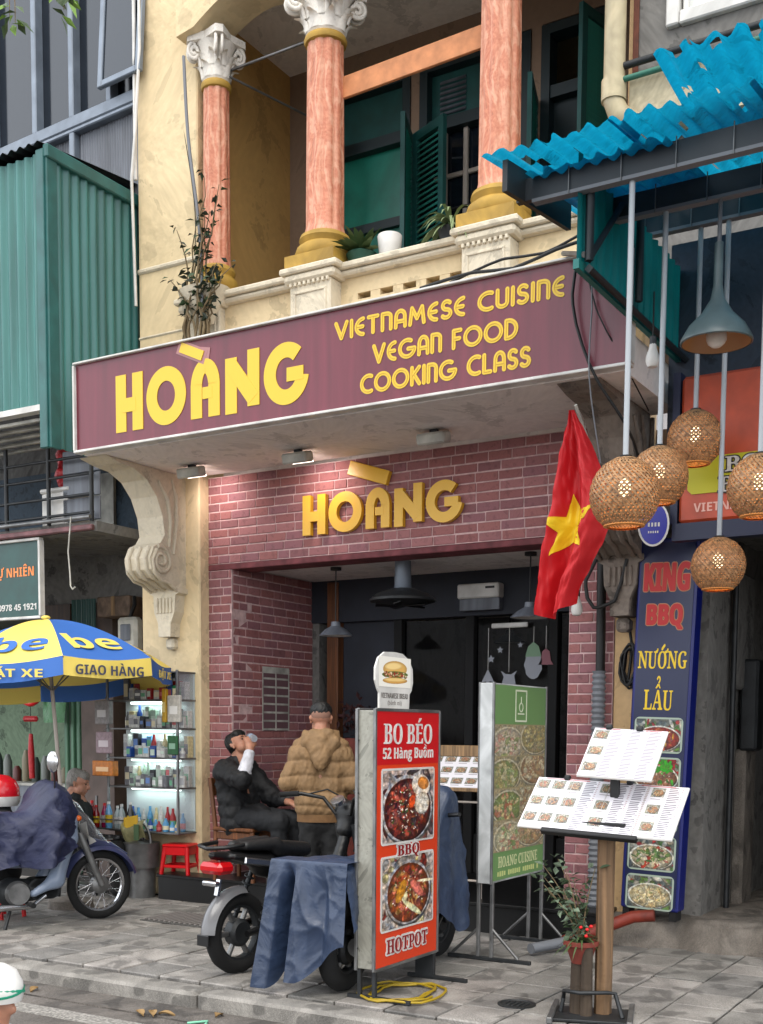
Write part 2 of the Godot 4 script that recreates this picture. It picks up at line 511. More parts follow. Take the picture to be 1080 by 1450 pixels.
func write_line(s: String, x: Transform3D, width: float, height: float, pen: float, parent: Node, m: Material, m2: Material):
	var gap := 0.27
	var total := 0.0
	for i in s.length():
		var gl := glyph(s[i])
		total += (gl[0] + gap) if s[i] != " " else 0.5
	total -= gap
	var sx := (width - pen) / total
	var at := pen / 2
	for i in s.length():
		if s[i] == " ":
			at += 0.5 * sx
			continue
		var gl := glyph(s[i])
		var g := G.new(x); var g2 := G.new(x)
		var k := 0
		for q in gl[1]:
			var pts := []
			for p in q[0]: pts.append(Vector2(at + p.x * sx, pen / 2 + p.y * (height - pen)))
			g.stroke(pts, pen, 0.0, 0.004 + 0.0004 * k, q[1])
			g2.stroke(pts, pen * 0.15, 0.002, 0.0062 + 0.0004 * k, q[1])
			k += 1
		var o := obj("letter", g, m, parent)
		obj("inline", g2, m2, o)
		at += (gl[0] + gap) * sx
# the restaurant's name in fat rounded capitals; x0..x1, y0..y1 of the capitals
func big_name(x: Transform3D, W: float, H: float, depth: float, m: Material, parent: Node):
	var cw := W        # offsets and widths are shares of the whole
	var p := H * 0.245
	var put := func(ofs: float, lw: float, strokes: Array, skew := 0.0):
		var g := G.new(x)
		var k := 0
		for s in strokes:
			var pts := []
			for q in s[0]: pts.append(Vector2(ofs * cw + p / 2 + q.x * (lw * cw - p), (p / 2 if s[2] else 0.0) + q.y * (H - (p if s[2] else 0.0))))
			g.stroke(pts, p * (s[3] if s.size() > 3 else 1.0), 0, depth + 0.0012 * k, s[1], false)
			k += 1
		obj("letter", g, m, parent)
	put.call(0.0, 0.153, [[[Vector2(0, 0), Vector2(0, 1)], false, false], [[Vector2(1, 0), Vector2(1, 1)], false, false], [[Vector2(0.1, 0.46), Vector2(0.9, 0.46)], false, false]])
	put.call(0.173, 0.215, [[arc(0.5, 0.5, 0.5, 0.5, 0, 352.5, 47), true, true]])
	put.call(0.414, 0.150, [[[Vector2(0, -0.14), Vector2(0, 0.6)] + arc(0.5, 0.55, 0.5, 0.45, 172, 8, 18) + [Vector2(1, 0.6), Vector2(1, -0.14)], false, true], [[Vector2(0.35, 0.4), Vector2(0.9, 0.4)], false, true, 0.8]])
	put.call(0.593, 0.170, [[[Vector2(0, 0), Vector2(0, 0.92)], false, false], [[Vector2(1, 0.08), Vector2(1, 1)], false, false], [[Vector2(0.0, 0.9), Vector2(1, 0.1)], false, true, 1.05]])
	put.call(0.785, 0.215, [[arc(0.5, 0.5, 0.5, 0.5, 48, 352, 40), false, true], [[Vector2(1.02, 0.47), Vector2(0.52, 0.47)], false, true, 0.9]])

# ================================================================ the scene
# x runs along the shopfronts, z towards the street; the pavement is y = 0, the kerb z = -5.45, the brick front z = -8.5
const KERB := -5.45
const WALL := -8.5
const STEP := 0.235

func _ready():
	var cam := Camera3D.new()
	cam.name = "camera"
	cam.projection = Camera3D.PROJECTION_FRUSTUM
	cam.near = 0.1; cam.far = 500.0
	cam.size = 0.1 * 1450.0 / 1658.0
	cam.frustum_offset = Vector2(0, 0.1 * 452.0 / 1658.0)
	cam.position = Vector3(0, 1.55, 0)
	cam.rotation_degrees = Vector3(-4.86, 30.96, 0.413)
	add_child(cam)
	cam.current = true
	var env := Environment.new()
	env.background_mode = Environment.BG_SKY
	var sm := ProceduralSkyMaterial.new()
	sm.sky_top_color = Color(0.86, 0.885, 0.92); sm.sky_horizon_color = Color(0.89, 0.90, 0.91); sm.sky_curve = 0.2
	sm.ground_bottom_color = Color(0.30, 0.29, 0.28); sm.ground_horizon_color = Color(0.52, 0.52, 0.52)
	sm.sun_angle_max = 1.0
	var sky := Sky.new(); sky.sky_material = sm
	env.sky = sky
	env.background_energy_multiplier = 1.15
	env.tonemap_mode = Environment.TONE_MAPPER_LINEAR
	env.tonemap_exposure = 3.3
	env.sdfgi_enabled = true; env.ssao_enabled = true; env.ssil_enabled = true
	var we := WorldEnvironment.new(); we.name = "environment"; we.environment = env
	add_child(we)
	var sun := DirectionalLight3D.new()
	sun.name = "sun"
	sun.light_energy = 0.28; sun.light_angular_distance = 40.0; sun.light_color = Color(1.0, 0.985, 0.96)
	sun.shadow_enabled = true
	add_child(sun)
	sun.rotation_degrees = Vector3(-58, 24, 0)

	make_textures()
	make_materials()
	ground()
	restaurant()
	brickwork()
	storefront()
	left_building()
	right_building()
	canopy_sign()
	balcony_bits()
	awning()
	lamps()
	stand_boards()
	menu_stand()
	left_shop()
	umbrella()
	bikes()
	people()
	cables_and_bits()
	tree_branch()

func make_textures():
	T.blotch = tex(img_noise(256, 0.012, 5, 1, 0.62, 1.0))
	T.soft = tex(img_noise(256, 0.02, 4, 2, 0.82, 1.0))
	var grit := img_noise(256, 0.12, 4, 3, 0.5, 1.0)
	T.grit = tex(grit)
	T.grit_n = nmap(grit, 3.0)
	var lump := img_noise(256, 0.03, 5, 4, 0.0, 1.0)
	T.lump_n = nmap(lump, 5.0)
	T.streak = tex(img_noise(256, 0.05, 4, 5, 0.66, 1.0, Vector2(1.0, 0.1)))
	T.rain = tex(img_noise(256, 0.06, 4, 15, 0.84, 1.0, Vector2(1.0, 0.06)))
	var crumple := img_noise(256, 0.022, 4, 6, 0.0, 1.0, Vector2.ONE, true)
	T.crumple_n = nmap(crumple, 5.0)
	# peeling paint and stains
	var st := img_noise(256, 0.015, 5, 7, 0.0, 1.0)
	var fine := img_noise(256, 0.09, 3, 8, 0.0, 1.0)
	var im := Image.create(256, 256, false, Image.FORMAT_RGB8)
	for y in 256:
		for x in 256:
			var a := st.get_pixel(x, y).r; var b := fine.get_pixel(x, y).r
			var k := 0.86 + 0.14 * b
			if a + 0.35 * b > 0.93: k *= 0.62 + 0.2 * b
			elif a < 0.22: k *= 0.84
			im.set_pixel(x, y, Color(k, k * 0.99, k * 0.97))
	T.stain = tex(im)
	im = im.duplicate()
	for y in 256:
		for x in 256:
			var k := 1.0 - (1.0 - im.get_pixel(x, y).r) * 0.42
			im.set_pixel(x, y, Color(k, k * 0.995, k * 0.985))
	T.wash = tex(im)
	# salmon marbling of the columns: pale veins
	var vein := img_noise(256, 0.035, 4, 9, 0.0, 1.0, Vector2(1.0, 0.28), true)
	im = Image.create(256, 256, false, Image.FORMAT_RGB8)
	for y in 256:
		for x in 256:
			var a := vein.get_pixel(x, y).r; var b := fine.get_pixel(x, y).r
			var c := Color(0.69, 0.40, 0.30).lerp(Color(0.80, 0.54, 0.42), b)
			if a > 0.78: c = c.lerp(Color(0.90, 0.76, 0.66), clampf((a - 0.78) * 4.0, 0, 0.42))
			elif a < 0.3: c = c.darkened(0.12)
			im.set_pixel(x, y, c)
	T.marble = tex(im)
	# plank wood
	var wood := img_noise(256, 0.04, 4, 10, 0.55, 1.0, Vector2(2.2, 0.12))
	T.wood = tex(wood)
	# woven bamboo: diagonal lattice of slivers
	im = Image.create(256, 256, false, Image.FORMAT_RGB8)
	for y in 256:
		for x in 256:
			var u := fposmod((x + y) / 16.0, 1.0); var q := fposmod((x - y) / 16.0, 1.0)
			var k := 0.55 + 0.45 * sin(u * PI)
			if q < 0.5: k = 0.5 + 0.5 * sin(q * TAU)
			k *= 0.75 + 0.25 * fine.get_pixel(x, y).r
			im.set_pixel(x, y, Color(k, k * 0.97, k * 0.92))
	T.weave = tex(im)
	# paving stone: speckled, with worn and damp patches
	im = Image.create(512, 512, false, Image.FORMAT_RGB8)
	var big := img_noise(512, 0.008, 5, 11, 0.0, 1.0)
	var sp := img_noise(512, 0.25, 2, 12, 0.0, 1.0)
	for y in 512:
		for x in 512:
			var k := 0.86 + 0.28 * (big.get_pixel(x, y).r - 0.5) + 0.26 * (sp.get_pixel(x, y).r - 0.5)
			var d := smoothstep(0.56, 0.66, big.get_pixel((x + 190) % 512, (y + 77) % 512).r + 0.12 * (sp.get_pixel(x, y).r - 0.5))
			k *= 1.0 - 0.22 * d
			im.set_pixel(x, y, Color(k, k * 0.985, k * 0.965))
	T.paving = tex(im)
	T.sp_n = nmap(sp, 2.0)

func make_materials():
	M.yellow = mat(Color(0.86, 0.78, 0.63), 0.85, "wash", 0.55, "lump_n", 0.25, 0, true)
	M.yellow2 = mat(Color(0.80, 0.67, 0.50), 0.85, "wash", 0.8, "lump_n", 0.25, 0, true)
	M.ochre = mat(Color(0.78, 0.62, 0.26), 0.7, "blotch", 1.2, "lump_n", 0.2, 0, true)
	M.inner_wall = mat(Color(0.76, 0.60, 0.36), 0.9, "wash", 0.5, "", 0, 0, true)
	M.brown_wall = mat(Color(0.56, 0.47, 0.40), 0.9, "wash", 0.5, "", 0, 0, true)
	M.soffit = mat(Color(0.90, 0.875, 0.865), 0.9, "wash", 0.6, "lump_n", 0.15, 0, true)
	M.white_old = mat(Color(0.82, 0.78, 0.70), 0.85, "wash", 1.1, "lump_n", 0.5, 0, true)
	M.stucco_white = mat(Color(0.92, 0.90, 0.87), 0.8, "wash", 2.5, "lump_n", 0.4, 0, true)
	M.grime = mat(Color(0.50, 0.46, 0.43), 0.9, "stain", 1.1, "lump_n", 0.6, 0, true)
	M.marble = mat(Color(1, 1, 1), 0.55, "marble", 1.6, "", 0, 0, true)
	M.plank = mat(Color(0.80, 0.53, 0.35), 0.7, "soft", 1.5)
	M.shutter = mat(Color(0.09, 0.33, 0.32), 0.55, "soft", 1.0)
	M.shutter2 = mat(Color(0.18, 0.56, 0.51), 0.6, "soft", 1.0)
	M.frame_dark = mat(Color(0.08, 0.15, 0.17), 0.5)
	M.door_green = mat(Color(0.09, 0.49, 0.42), 0.35, "soft", 0.8)
	M.bars = mat(Color(0.66, 0.62, 0.58), 0.5)
	M.steel = mat(Color(0.55, 0.55, 0.55), 0.4, "blotch", 2.0, "", 0, 0.6)
	M.dark_steel = mat(Color(0.20, 0.21, 0.22), 0.5, "blotch", 2.0, "", 0, 0.3)
	M.chrome = mat(Color(0.75, 0.75, 0.76), 0.18, "", 1, "", 0, 0.95)
	M.black = mat(Color(0.035, 0.035, 0.04), 0.45)
	M.black_matt = mat(Color(0.045, 0.045, 0.05), 0.85)
	M.rubber = mat(Color(0.05, 0.05, 0.053), 0.9, "soft", 4.0, "grit_n", 0.3)
	M.white = mat(Color(0.86, 0.85, 0.83), 0.5, "soft", 1.0)
	M.off_white = mat(Color(0.78, 0.77, 0.73), 0.6, "blotch", 1.5)
	M.sign_red = mat(Color(0.43, 0.125, 0.19), 0.32, "rain", 0.8)
	M.letter_yellow = mat(Color(0.84, 0.70, 0.15), 0.45)
	M.letter_inline = mat(Color(0.76, 0.60, 0.15), 0.5)
	M.letter_gold = mat(Color(0.86, 0.66, 0.12), 0.35)
	M.mortar = mat(Color(0.82, 0.69, 0.68), 0.9, "soft", 3.0, "grit_n", 0.4, 0, true)
	M.brick = []
	for c in [Color(0.58, 0.385, 0.395), Color(0.53, 0.35, 0.365), Color(0.62, 0.415, 0.42), Color(0.555, 0.37, 0.395), Color(0.60, 0.385, 0.38), Color(0.57, 0.36, 0.36)]:
		M.brick.append(mat(c, 0.8, "wash", 3.1, "grit_n", 0.35, 0, true))
	M.lintel_edge = mat(Color(0.50, 0.25, 0.27), 0.8, "blotch", 2.0, "", 0, 0, true)
	M.granite = mat(Color(0.09, 0.09, 0.095), 0.35, "grit", 3.0)
	M.concrete = mat(Color(0.50, 0.475, 0.45), 0.9, "paving", 0.9, "lump_n", 0.6, 0, true)
	M.plaster_grey = mat(Color(0.46, 0.455, 0.45), 0.9, "stain", 0.7, "lump_n", 0.4, 0, true)
	M.paving = []
	for c in [Color(0.62, 0.61, 0.60), Color(0.575, 0.57, 0.56), Color(0.66, 0.645, 0.635), Color(0.54, 0.535, 0.53)]:
		M.paving.append(mat(c, 0.72, "paving", 0.9, "sp_n", 0.5, 0, true))
	M.joint = mat(Color(0.23, 0.215, 0.20), 0.95, "grit", 3.0, "", 0, 0, true)
	M.asphalt = mat(Color(0.42, 0.40, 0.385), 0.85, "paving", 0.7, "grit_n", 0.6, 0, true)
	M.kerb = mat(Color(0.585, 0.575, 0.56), 0.8, "paving", 1.1, "grit_n", 0.4, 0, true)
	M.paint = mat(Color(0.68, 0.66, 0.63), 0.8, "grit", 1.5, "", 0, 0, true)
	M.green_sheet = mat(Color(0.26, 0.50, 0.48), 0.42, "streak", 0.5)
	M.green_flash = mat(Color(0.15, 0.38, 0.37), 0.45, "soft", 1.0)
	M.grey_sheet = mat(Color(0.46, 0.48, 0.52), 0.45, "streak", 0.7)
	M.alu = mat(Color(0.49, 0.53, 0.58), 0.4, "soft", 1.0, "", 0, 0.2)
	M.dark_glass = mat(Color(0.09, 0.115, 0.15), 0.12)
	M.dark_glass.metallic_specular = 0.5
	M.pane = glass(Color(0.03, 0.035, 0.045, 0.45))
	M.pane.metallic_specular = 0.12
	M.clear = glass(Color(0.80, 0.84, 0.88, 0.16))
	M.navy_wall = mat(Color(0.13, 0.145, 0.19), 0.7, "soft", 1.0)
	M.wood_dark = mat(Color(0.30, 0.20, 0.13), 0.6, "wood", 1.0)
	M.wood = mat(Color(0.50, 0.30, 0.16), 0.55, "wood", 1.5)
	M.wood_pale = mat(Color(0.66, 0.52, 0.36), 0.6, "wood", 1.5)
	M.post_wood = mat(Color(0.52, 0.40, 0.28), 0.75, "wood", 1.0, "grit_n", 0.3)
	M.red_plastic = mat(Color(0.80, 0.06, 0.09), 0.35)
	M.bag_red = mat(Color(0.72, 0.10, 0.14), 0.45, "soft", 3.0, "crumple_n", 0.5)
	M.skin = mat(Color(0.71, 0.50, 0.40), 0.55, "soft", 4.0)
	M.skin.subsurf_scatter_enabled = true; M.skin.subsurf_scatter_strength = 0.1
	M.hair = mat(Color(0.04, 0.035, 0.032), 0.6, "grit", 8.0, "grit_n", 0.6)
	M.hair_grey = mat(Color(0.62, 0.60, 0.57), 0.7, "grit", 8.0, "grit_n", 0.6)
	M.tan = mat(Color(0.55, 0.43, 0.29), 0.75, "soft", 3.0, "crumple_n", 0.35)
	M.navy_cloth = mat(Color(0.055, 0.06, 0.075), 0.7, "soft", 3.0, "crumple_n", 0.4)
	M.black_cloth = mat(Color(0.045, 0.045, 0.052), 0.8, "soft", 3.0, "crumple_n", 0.4)
	M.white_cloth = mat(Color(0.80, 0.80, 0.83), 0.85, "soft", 3.0)
	M.tarp = mat(Color(0.185, 0.24, 0.34), 0.4, "soft", 1.5, "crumple_n", 0.35)
	M.raincoat = mat(Color(0.15, 0.17, 0.29), 0.6, "soft", 1.5, "crumple_n", 0.6)
	M.blue_sheet = mat(Color(0.06, 0.60, 0.76), 0.45, "stain", 1.2)
	M.blue_sheet.backlight_enabled = true; M.blue_sheet.backlight = Color(1, 1, 1)
	M.teal_sheet = mat(Color(0.03, 0.44, 0.45), 0.45, "soft", 0.6)
	M.teal_sheet.backlight_enabled = true; M.teal_sheet.backlight = Color(1, 1, 1)
	M.flag_red = leafy(Color(0.74, 0.06, 0.10), 0.4)
	M.flag_yellow = leafy(Color(0.92, 0.78, 0.10), 0.4)
	M.leaf = leafy(Color(0.15, 0.24, 0.11)); M.leaf2 = leafy(Color(0.22, 0.30, 0.15)); M.leaf_dark = leafy(Color(0.09, 0.14, 0.075))
	M.leaf_pale = leafy(Color(0.46, 0.52, 0.36)); M.leaf_light = leafy(Color(0.42, 0.55, 0.20))
	M.twig = mat(Color(0.42, 0.36, 0.26), 0.85)
	M.terracotta = mat(Color(0.50, 0.20, 0.15), 0.7, "blotch", 3.0)
	M.cable = mat(Color(0.05, 0.05, 0.05), 0.6)
	M.cable_grey = mat(Color(0.42, 0.43, 0.45), 0.6)
	M.lamp_warm = glow(Color(1.0, 0.62, 0.26), 2.2)
	M.weave = mat(Color(0.80, 0.63, 0.46), 0.6, "weave", 1.0)

# ---------------------------------------------------------------- ground
func ground():
	var g := G.new()
	g.mm(Vector3(-250, -0.5, -5.28), Vector3(250, -0.10, 250))
	struct("road", g, M.asphalt)
	g = G.new()
	g.mm(Vector3(-250, -0.5, -250), Vector3(250, -0.03, -5.6))
	struct("ground", g, M.joint)
	# a worn painted line in the gutter lane
	g = G.new()
	g.mm(Vector3(-12, -0.0995, -4.86), Vector3(2, -0.096, -4.70))
	var line := struct("road_marking", g, M.paint)
	# kerb stones, each a block of its own
	var kerb := Node3D.new()
	kerb.name = "kerb"; kerb.set_meta("kind", "structure")
	add_child(kerb)
	var rng := RandomNumberGenerator.new(); rng.seed = 5
	var bm := G.new(); bm.bev(Vector3.ZERO, Vector3(1, 0.34, 0.20), 0.018)
	var block := bm.mesh()
	var x := -14.28
	while x < 3.0:
		inst("kerb_stone", block, M.kerb, kerb, Transform3D(Basis.from_euler(Vector3(rng.randf_range(-0.012, 0.012), 0, 0)).scaled(Vector3(1.628, 1, 1)), Vector3(x + 0.82, -0.165 + rng.randf_range(-0.004, 0.004), KERB + 0.075)))
		x += 1.64
	# gutter apron of concrete beside the kerb
	g = G.new()
	g.mm(Vector3(-16, -0.2, -5.36), Vector3(4, -0.090, -5.02))
	struct("gutter", g, M.asphalt)
	# paving slabs
	var walk := Node3D.new()
	walk.name = "pavement"; walk.set_meta("kind", "structure")
	add_child(walk)
	var far := G.new()
	far.mm(Vector3(-60, -0.3, -8.6), Vector3(-11.6, 0.0, -5.56)); far.mm(Vector3(0.35, -0.3, -8.6), Vector3(60, 0.0, -5.56))
	obj("pavement_beyond", far, M.paving[0], walk)
	var slabs := []
	for k in 3:
		var s := G.new(); s.bev(Vector3.ZERO, Vector3(0.321, 0.06, 0.331), 0.004 + 0.002 * k)
		slabs.append(s.mesh())
	for i in 36:
		for j in 9:
			var px := -11.46 + 0.3325 * i; var pz := -5.72 - 0.343 * j
			if j == 8 and px > -7.6: continue
			var d := rng.randf_range(-0.003, 0.002)
			if i < 6 and j > 5: continue
			inst("paving_slab", slabs[rng.randi() % 3], M.paving[[0, 0, 1, 1, 2, 3][rng.randi() % 6]], walk, Transform3D(Basis.from_euler(Vector3(rng.randf_range(-0.006, 0.006), rng.randf_range(-0.006, 0.006), rng.randf_range(-0.006, 0.006))), Vector3(px, -0.03 + d, pz)))
	# cast iron drain cover in the pavement
	var t := thing("drain_cover", "ribbed iron drain cover set in the pavement by the black step", "drain cover", Vector3(-6.1, 0.0, -7.35))
	g = G.new(); g.bev(Vector3(0, 0.004, 0), Vector3(0.92, 0.012, 0.5), 0.004)
	obj("plate", g, mat(Color(0.38, 0.37, 0.36), 0.8, "grit", 3.0), t)
	for k in 17:
		g = G.new(); g.bev(Vector3(-0.43 + 0.0535 * k, 0.013, 0), Vector3(0.022, 0.012, 0.46), 0.004)
		obj("rib", g, mat(Color(0.46, 0.44, 0.43), 0.8), t)
	t = thing("iron_cover", "small round iron cover sunk in the pavement near the menu post", "drain cover", Vector3(-2.72, 0.0, -6.05))
	g = G.new(); g.lathe([Vector2(0.11, -0.01), Vector2(0.11, 0.008), Vector2(0.095, 0.009), Vector2(0.092, 0.004), Vector2(0, 0.004)], 24); obj("rim", g, M.dark_steel, t)
	for k in 5:
		g = G.new(); g.bev(Vector3(-0.06 + 0.03 * k, 0.006, 0), Vector3(0.012, 0.008, 0.12 - 0.02 * absf(k - 2)), 0.002); obj("rib", g, M.dark_steel, t)
	# the black granite step of the restaurant
	t = thing("granite_step", "low black granite step across the restaurant front", "step", Vector3(-5.2, 0, -8.6))
	g = w(t); g.bev(Vector3(-5.14, STEP * 0.5 - 0.02, -8.22), Vector3(4.26, STEP + 0.04 - 0.03, 0.2), 0.006)
	obj("riser", g, M.granite, t)
	g = w(t); g.bev(Vector3(-5.14, STEP - 0.014, -9.505), Vector3(4.28, 0.028, 2.80), 0.005)
	obj("tread", g, M.granite, t)
	# the broken concrete threshold of the passage next door
	t = thing("concrete_threshold", "cracked grey concrete threshold of the dark passage", "step", Vector3(-1.4, 0, -8.6))
	g = w(t)
	var noise := FastNoiseLite.new(); noise.seed = 3; noise.frequency = 1.6; noise.fractal_octaves = 3
	var edge := func(u: float, q: float):
		var X := lerpf(-3.0, 2.6, u)
		var Z := -8.36 + noise.get_noise_2d(X * 1.2, 3.0) * 0.16
		var pts := [Vector3(X, -0.02, Z + 0.14), Vector3(X, 0.02, Z + 0.12), Vector3(X, 0.17, Z + 0.01), Vector3(X, 0.20, Z - 0.06), Vector3(X, 0.205, Z - 0.4), Vector3(X, 0.2, -13.0)]
		var k := q * 5.0
		var p: Vector3 = pts[min(int(k), 4)].lerp(pts[min(int(k) + 1, 5)], k - min(int(k), 4))
		p.y += noise.get_noise_3d(X * 3, p.y * 4, p.z * 3) * 0.025
		p.z += noise.get_noise_3d(X * 4, p.y * 6, 9) * 0.04
		return p
	g.sheet(70, 30, edge)
	obj("slab", g, M.concrete, t)

# ---------------------------------------------------------------- the yellow house
func capital(parent: Node, c: Vector3, k0: float):
	# Corinthian: bell, abacus with cut corners, four volutes and two rows of leaves
	var t: Transform3D = Transform3D(Basis.from_scale(Vector3(k0, 1, k0)), c - (parent as Node3D).position)
	var g := G.new(t)
	g.lathe([Vector2(0.15, 0), Vector2(0.165, 0.02), Vector2(0.16, 0.05), Vector2(0.165, 0.16), Vector2(0.19, 0.26), Vector2(0.225, 0.31), Vector2(0.0, 0.31)], 24)
	var ab := PackedVector2Array()
	for k in 4:
		var a := PI / 4 + PI / 2 * k
		for e in [-0.13, 0.13]: ab.append(Vector2(cos(a + e), sin(a + e)) * 0.335)
		ab.append(Vector2(cos(a + PI / 4), sin(a + PI / 4)) * 0.215)
	var up := Transform3D(Basis(Vector3(1, 0, 0), Vector3(0, 0, -1), Vector3(0, 1, 0)), Vector3.ZERO)
	g.prism(ab, 0.31, 0.37, up)
	var cap := obj("capital", g, M.stucco_white, parent)
	for k in 4:
		var a := PI / 4 + PI / 2 * k
		var dir := Vector3(cos(a), 0, -sin(a))
		var side := Vector3(-dir.z, 0, dir.x)
		g = G.new(t)
		for sd in [-1.0, 1.0]:
			var pts := []; var rad := []
			for q in 22:
				var th: float = q * 0.5
				var r: float = 0.075 * (1.0 - q / 26.0)
				pts.append(dir * (0.255 + sin(th) * r) + Vector3(0, 0.235 + cos(th) * r, 0) + side * sd * 0.035)
				rad.append(0.02)
			g.tube([dir * 0.17 + Vector3(0, 0.12, 0) + side * sd * 0.02, dir * 0.22 + Vector3(0, 0.25, 0) + side * sd * 0.03] + pts, 0.019, 6)
		obj("volute", g, M.stucco_white, cap)
	for row in 2:
		for k in 8:
			var a := PI / 4 * (k + 0.5 * row)
			var dir := Vector3(cos(a), 0, -sin(a)); var side := Vector3(-dir.z, 0, dir.x)
			g = G.new(t)
			var f := func(u: float, q: float):
				var wd := 0.062 * (1.0 - q * q * 0.75) * (1.0 + 0.18 * sin(q * 26.0))
				var o := 0.17 + 0.02 * q + 0.075 * pow(q, 4) - 0.02 * pow(abs(u * 2 - 1), 2)
				return dir * o + side * (u * 2 - 1) * wd + Vector3(0, 0.02 + row * 0.09 + 0.13 * q - 0.03 * pow(q, 6), 0)
			g.sheet(6, 8, f)
			obj("leaf", g, M.stucco_white, cap)

func column(label_parent: Node3D, cx: float, cz: float, k0 := 1.0):
	var g := w(label_parent)
	var flute := func(a: float, y: float):
		if y < 5.67 or y > 7.10: return 1.0
		return 1.0 - 0.085 * pow(max(0.0, sin(a * 10.0)), 0.6)
	var o := Transform3D(Basis.from_scale(Vector3(k0, 1, k0)), Vector3(cx, 0, cz))
	g.lathe([Vector2(0.17, 5.60), Vector2(0.168, 5.64), Vector2(0.158, 5.68), Vector2(0.157, 6.0), Vector2(0.154, 6.5), Vector2(0.149, 7.09), Vector2(0.148, 7.12)], 72, o, flute)
	var sh := obj("column_shaft", g, M.marble, label_parent)
	g = w(label_parent)
	g.lathe([Vector2(0.14, 7.10), Vector2(0.168, 7.11), Vector2(0.178, 7.135), Vector2(0.168, 7.16), Vector2(0.14, 7.175)], 28, o)
	obj("necking", g, M.ochre, sh)
	g = w(label_parent)
	g.box(Vector3(cx, 5.375, cz), Vector3(0.48 * k0, 0.09, 0.48 * k0))
	g.lathe([Vector2(0.2, 5.42), Vector2(0.235, 5.425), Vector2(0.25, 5.46), Vector2(0.235, 5.50), Vector2(0.205, 5.51), Vector2(0.195, 5.53), Vector2(0.205, 5.55), Vector2(0.215, 5.57), Vector2(0.205, 5.60), Vector2(0.18, 5.61), Vector2(0.17, 5.62)], 28, o)
	obj("column_base", g, M.ochre, label_parent)
	capital(label_parent, Vector3(cx, 7.165, cz), k0)
	# pedestal in the parapet
	g = w(label_parent)
	g.bev(Vector3(cx, 5.295, cz + 0.02), Vector3(0.56, 0.05, 0.50), 0.012)
	g.bev(Vector3(cx, 5.235, cz + 0.02), Vector3(0.50, 0.07, 0.46), 0.02)
	g.bev(Vector3(cx, 4.75, cz + 0.02), Vector3(0.40, 0.90, 0.40), 0.01)
	var ped := obj("pedestal", g, M.white_old, label_parent)
	for k in 9:
		g = w(label_parent); g.bev(Vector3(cx - 0.18 + 0.045 * k, 5.185, cz + 0.23), Vector3(0.024, 0.03, 0.03), 0.004)
		obj("dentil", g, M.white_old, ped)
	g = w(label_parent)
	for q in [[Vector3(cx, 5.12, cz + 0.222), Vector3(0.32, 0.022, 0.018)], [Vector3(cx - 0.15, 4.86, cz + 0.222), Vector3(0.022, 0.5, 0.018)], [Vector3(cx + 0.15, 4.86, cz + 0.222), Vector3(0.022, 0.5, 0.018)]]:
		g.bev(q[0], q[1], 0.004)
	obj("panel_moulding", g, M.white_old, ped)

func shutter_leaf(parent: Node3D, hinge: Vector3, ang: float, wd: float, y0: float, y1: float, flip := 1.0, mid := 0.0):
	# a louvred leaf swung open about its hinge
	var d := Vector3(cos(ang), 0, sin(ang)) * flip
	var nrm := Vector3(-sin(ang), 0, cos(ang))
	var b := Basis(d, Vector3.UP, d.cross(Vector3.UP))
	var x := Transform3D(b, hinge - parent.position)
	var g := G.new(x)
	g.box(Vector3(0.035, (y0 + y1) / 2, 0), Vector3(0.07, y1 - y0, 0.04)); g.box(Vector3(wd - 0.035, (y0 + y1) / 2, 0), Vector3(0.07, y1 - y0, 0.04))
	for yy in [y0 + 0.04, y1 - 0.04, mid]:
		g.box(Vector3(wd / 2, yy, 0), Vector3(wd - 0.14, 0.08, 0.038))
	var leaf := obj("shutter", g, M.shutter, parent)
	var sl := G.new(); sl.box(Vector3.ZERO, Vector3(wd - 0.15, 0.052, 0.009))
	var m := sl.mesh()
	var yy := y0 + 0.11
	while yy < y1 - 0.1:
		if abs(yy - mid) > 0.07:
			inst("slat", m, M.shutter2, leaf, x * Transform3D(Basis(Vector3.RIGHT, -0.75), Vector3(wd / 2, yy, 0)))
		yy += 0.05

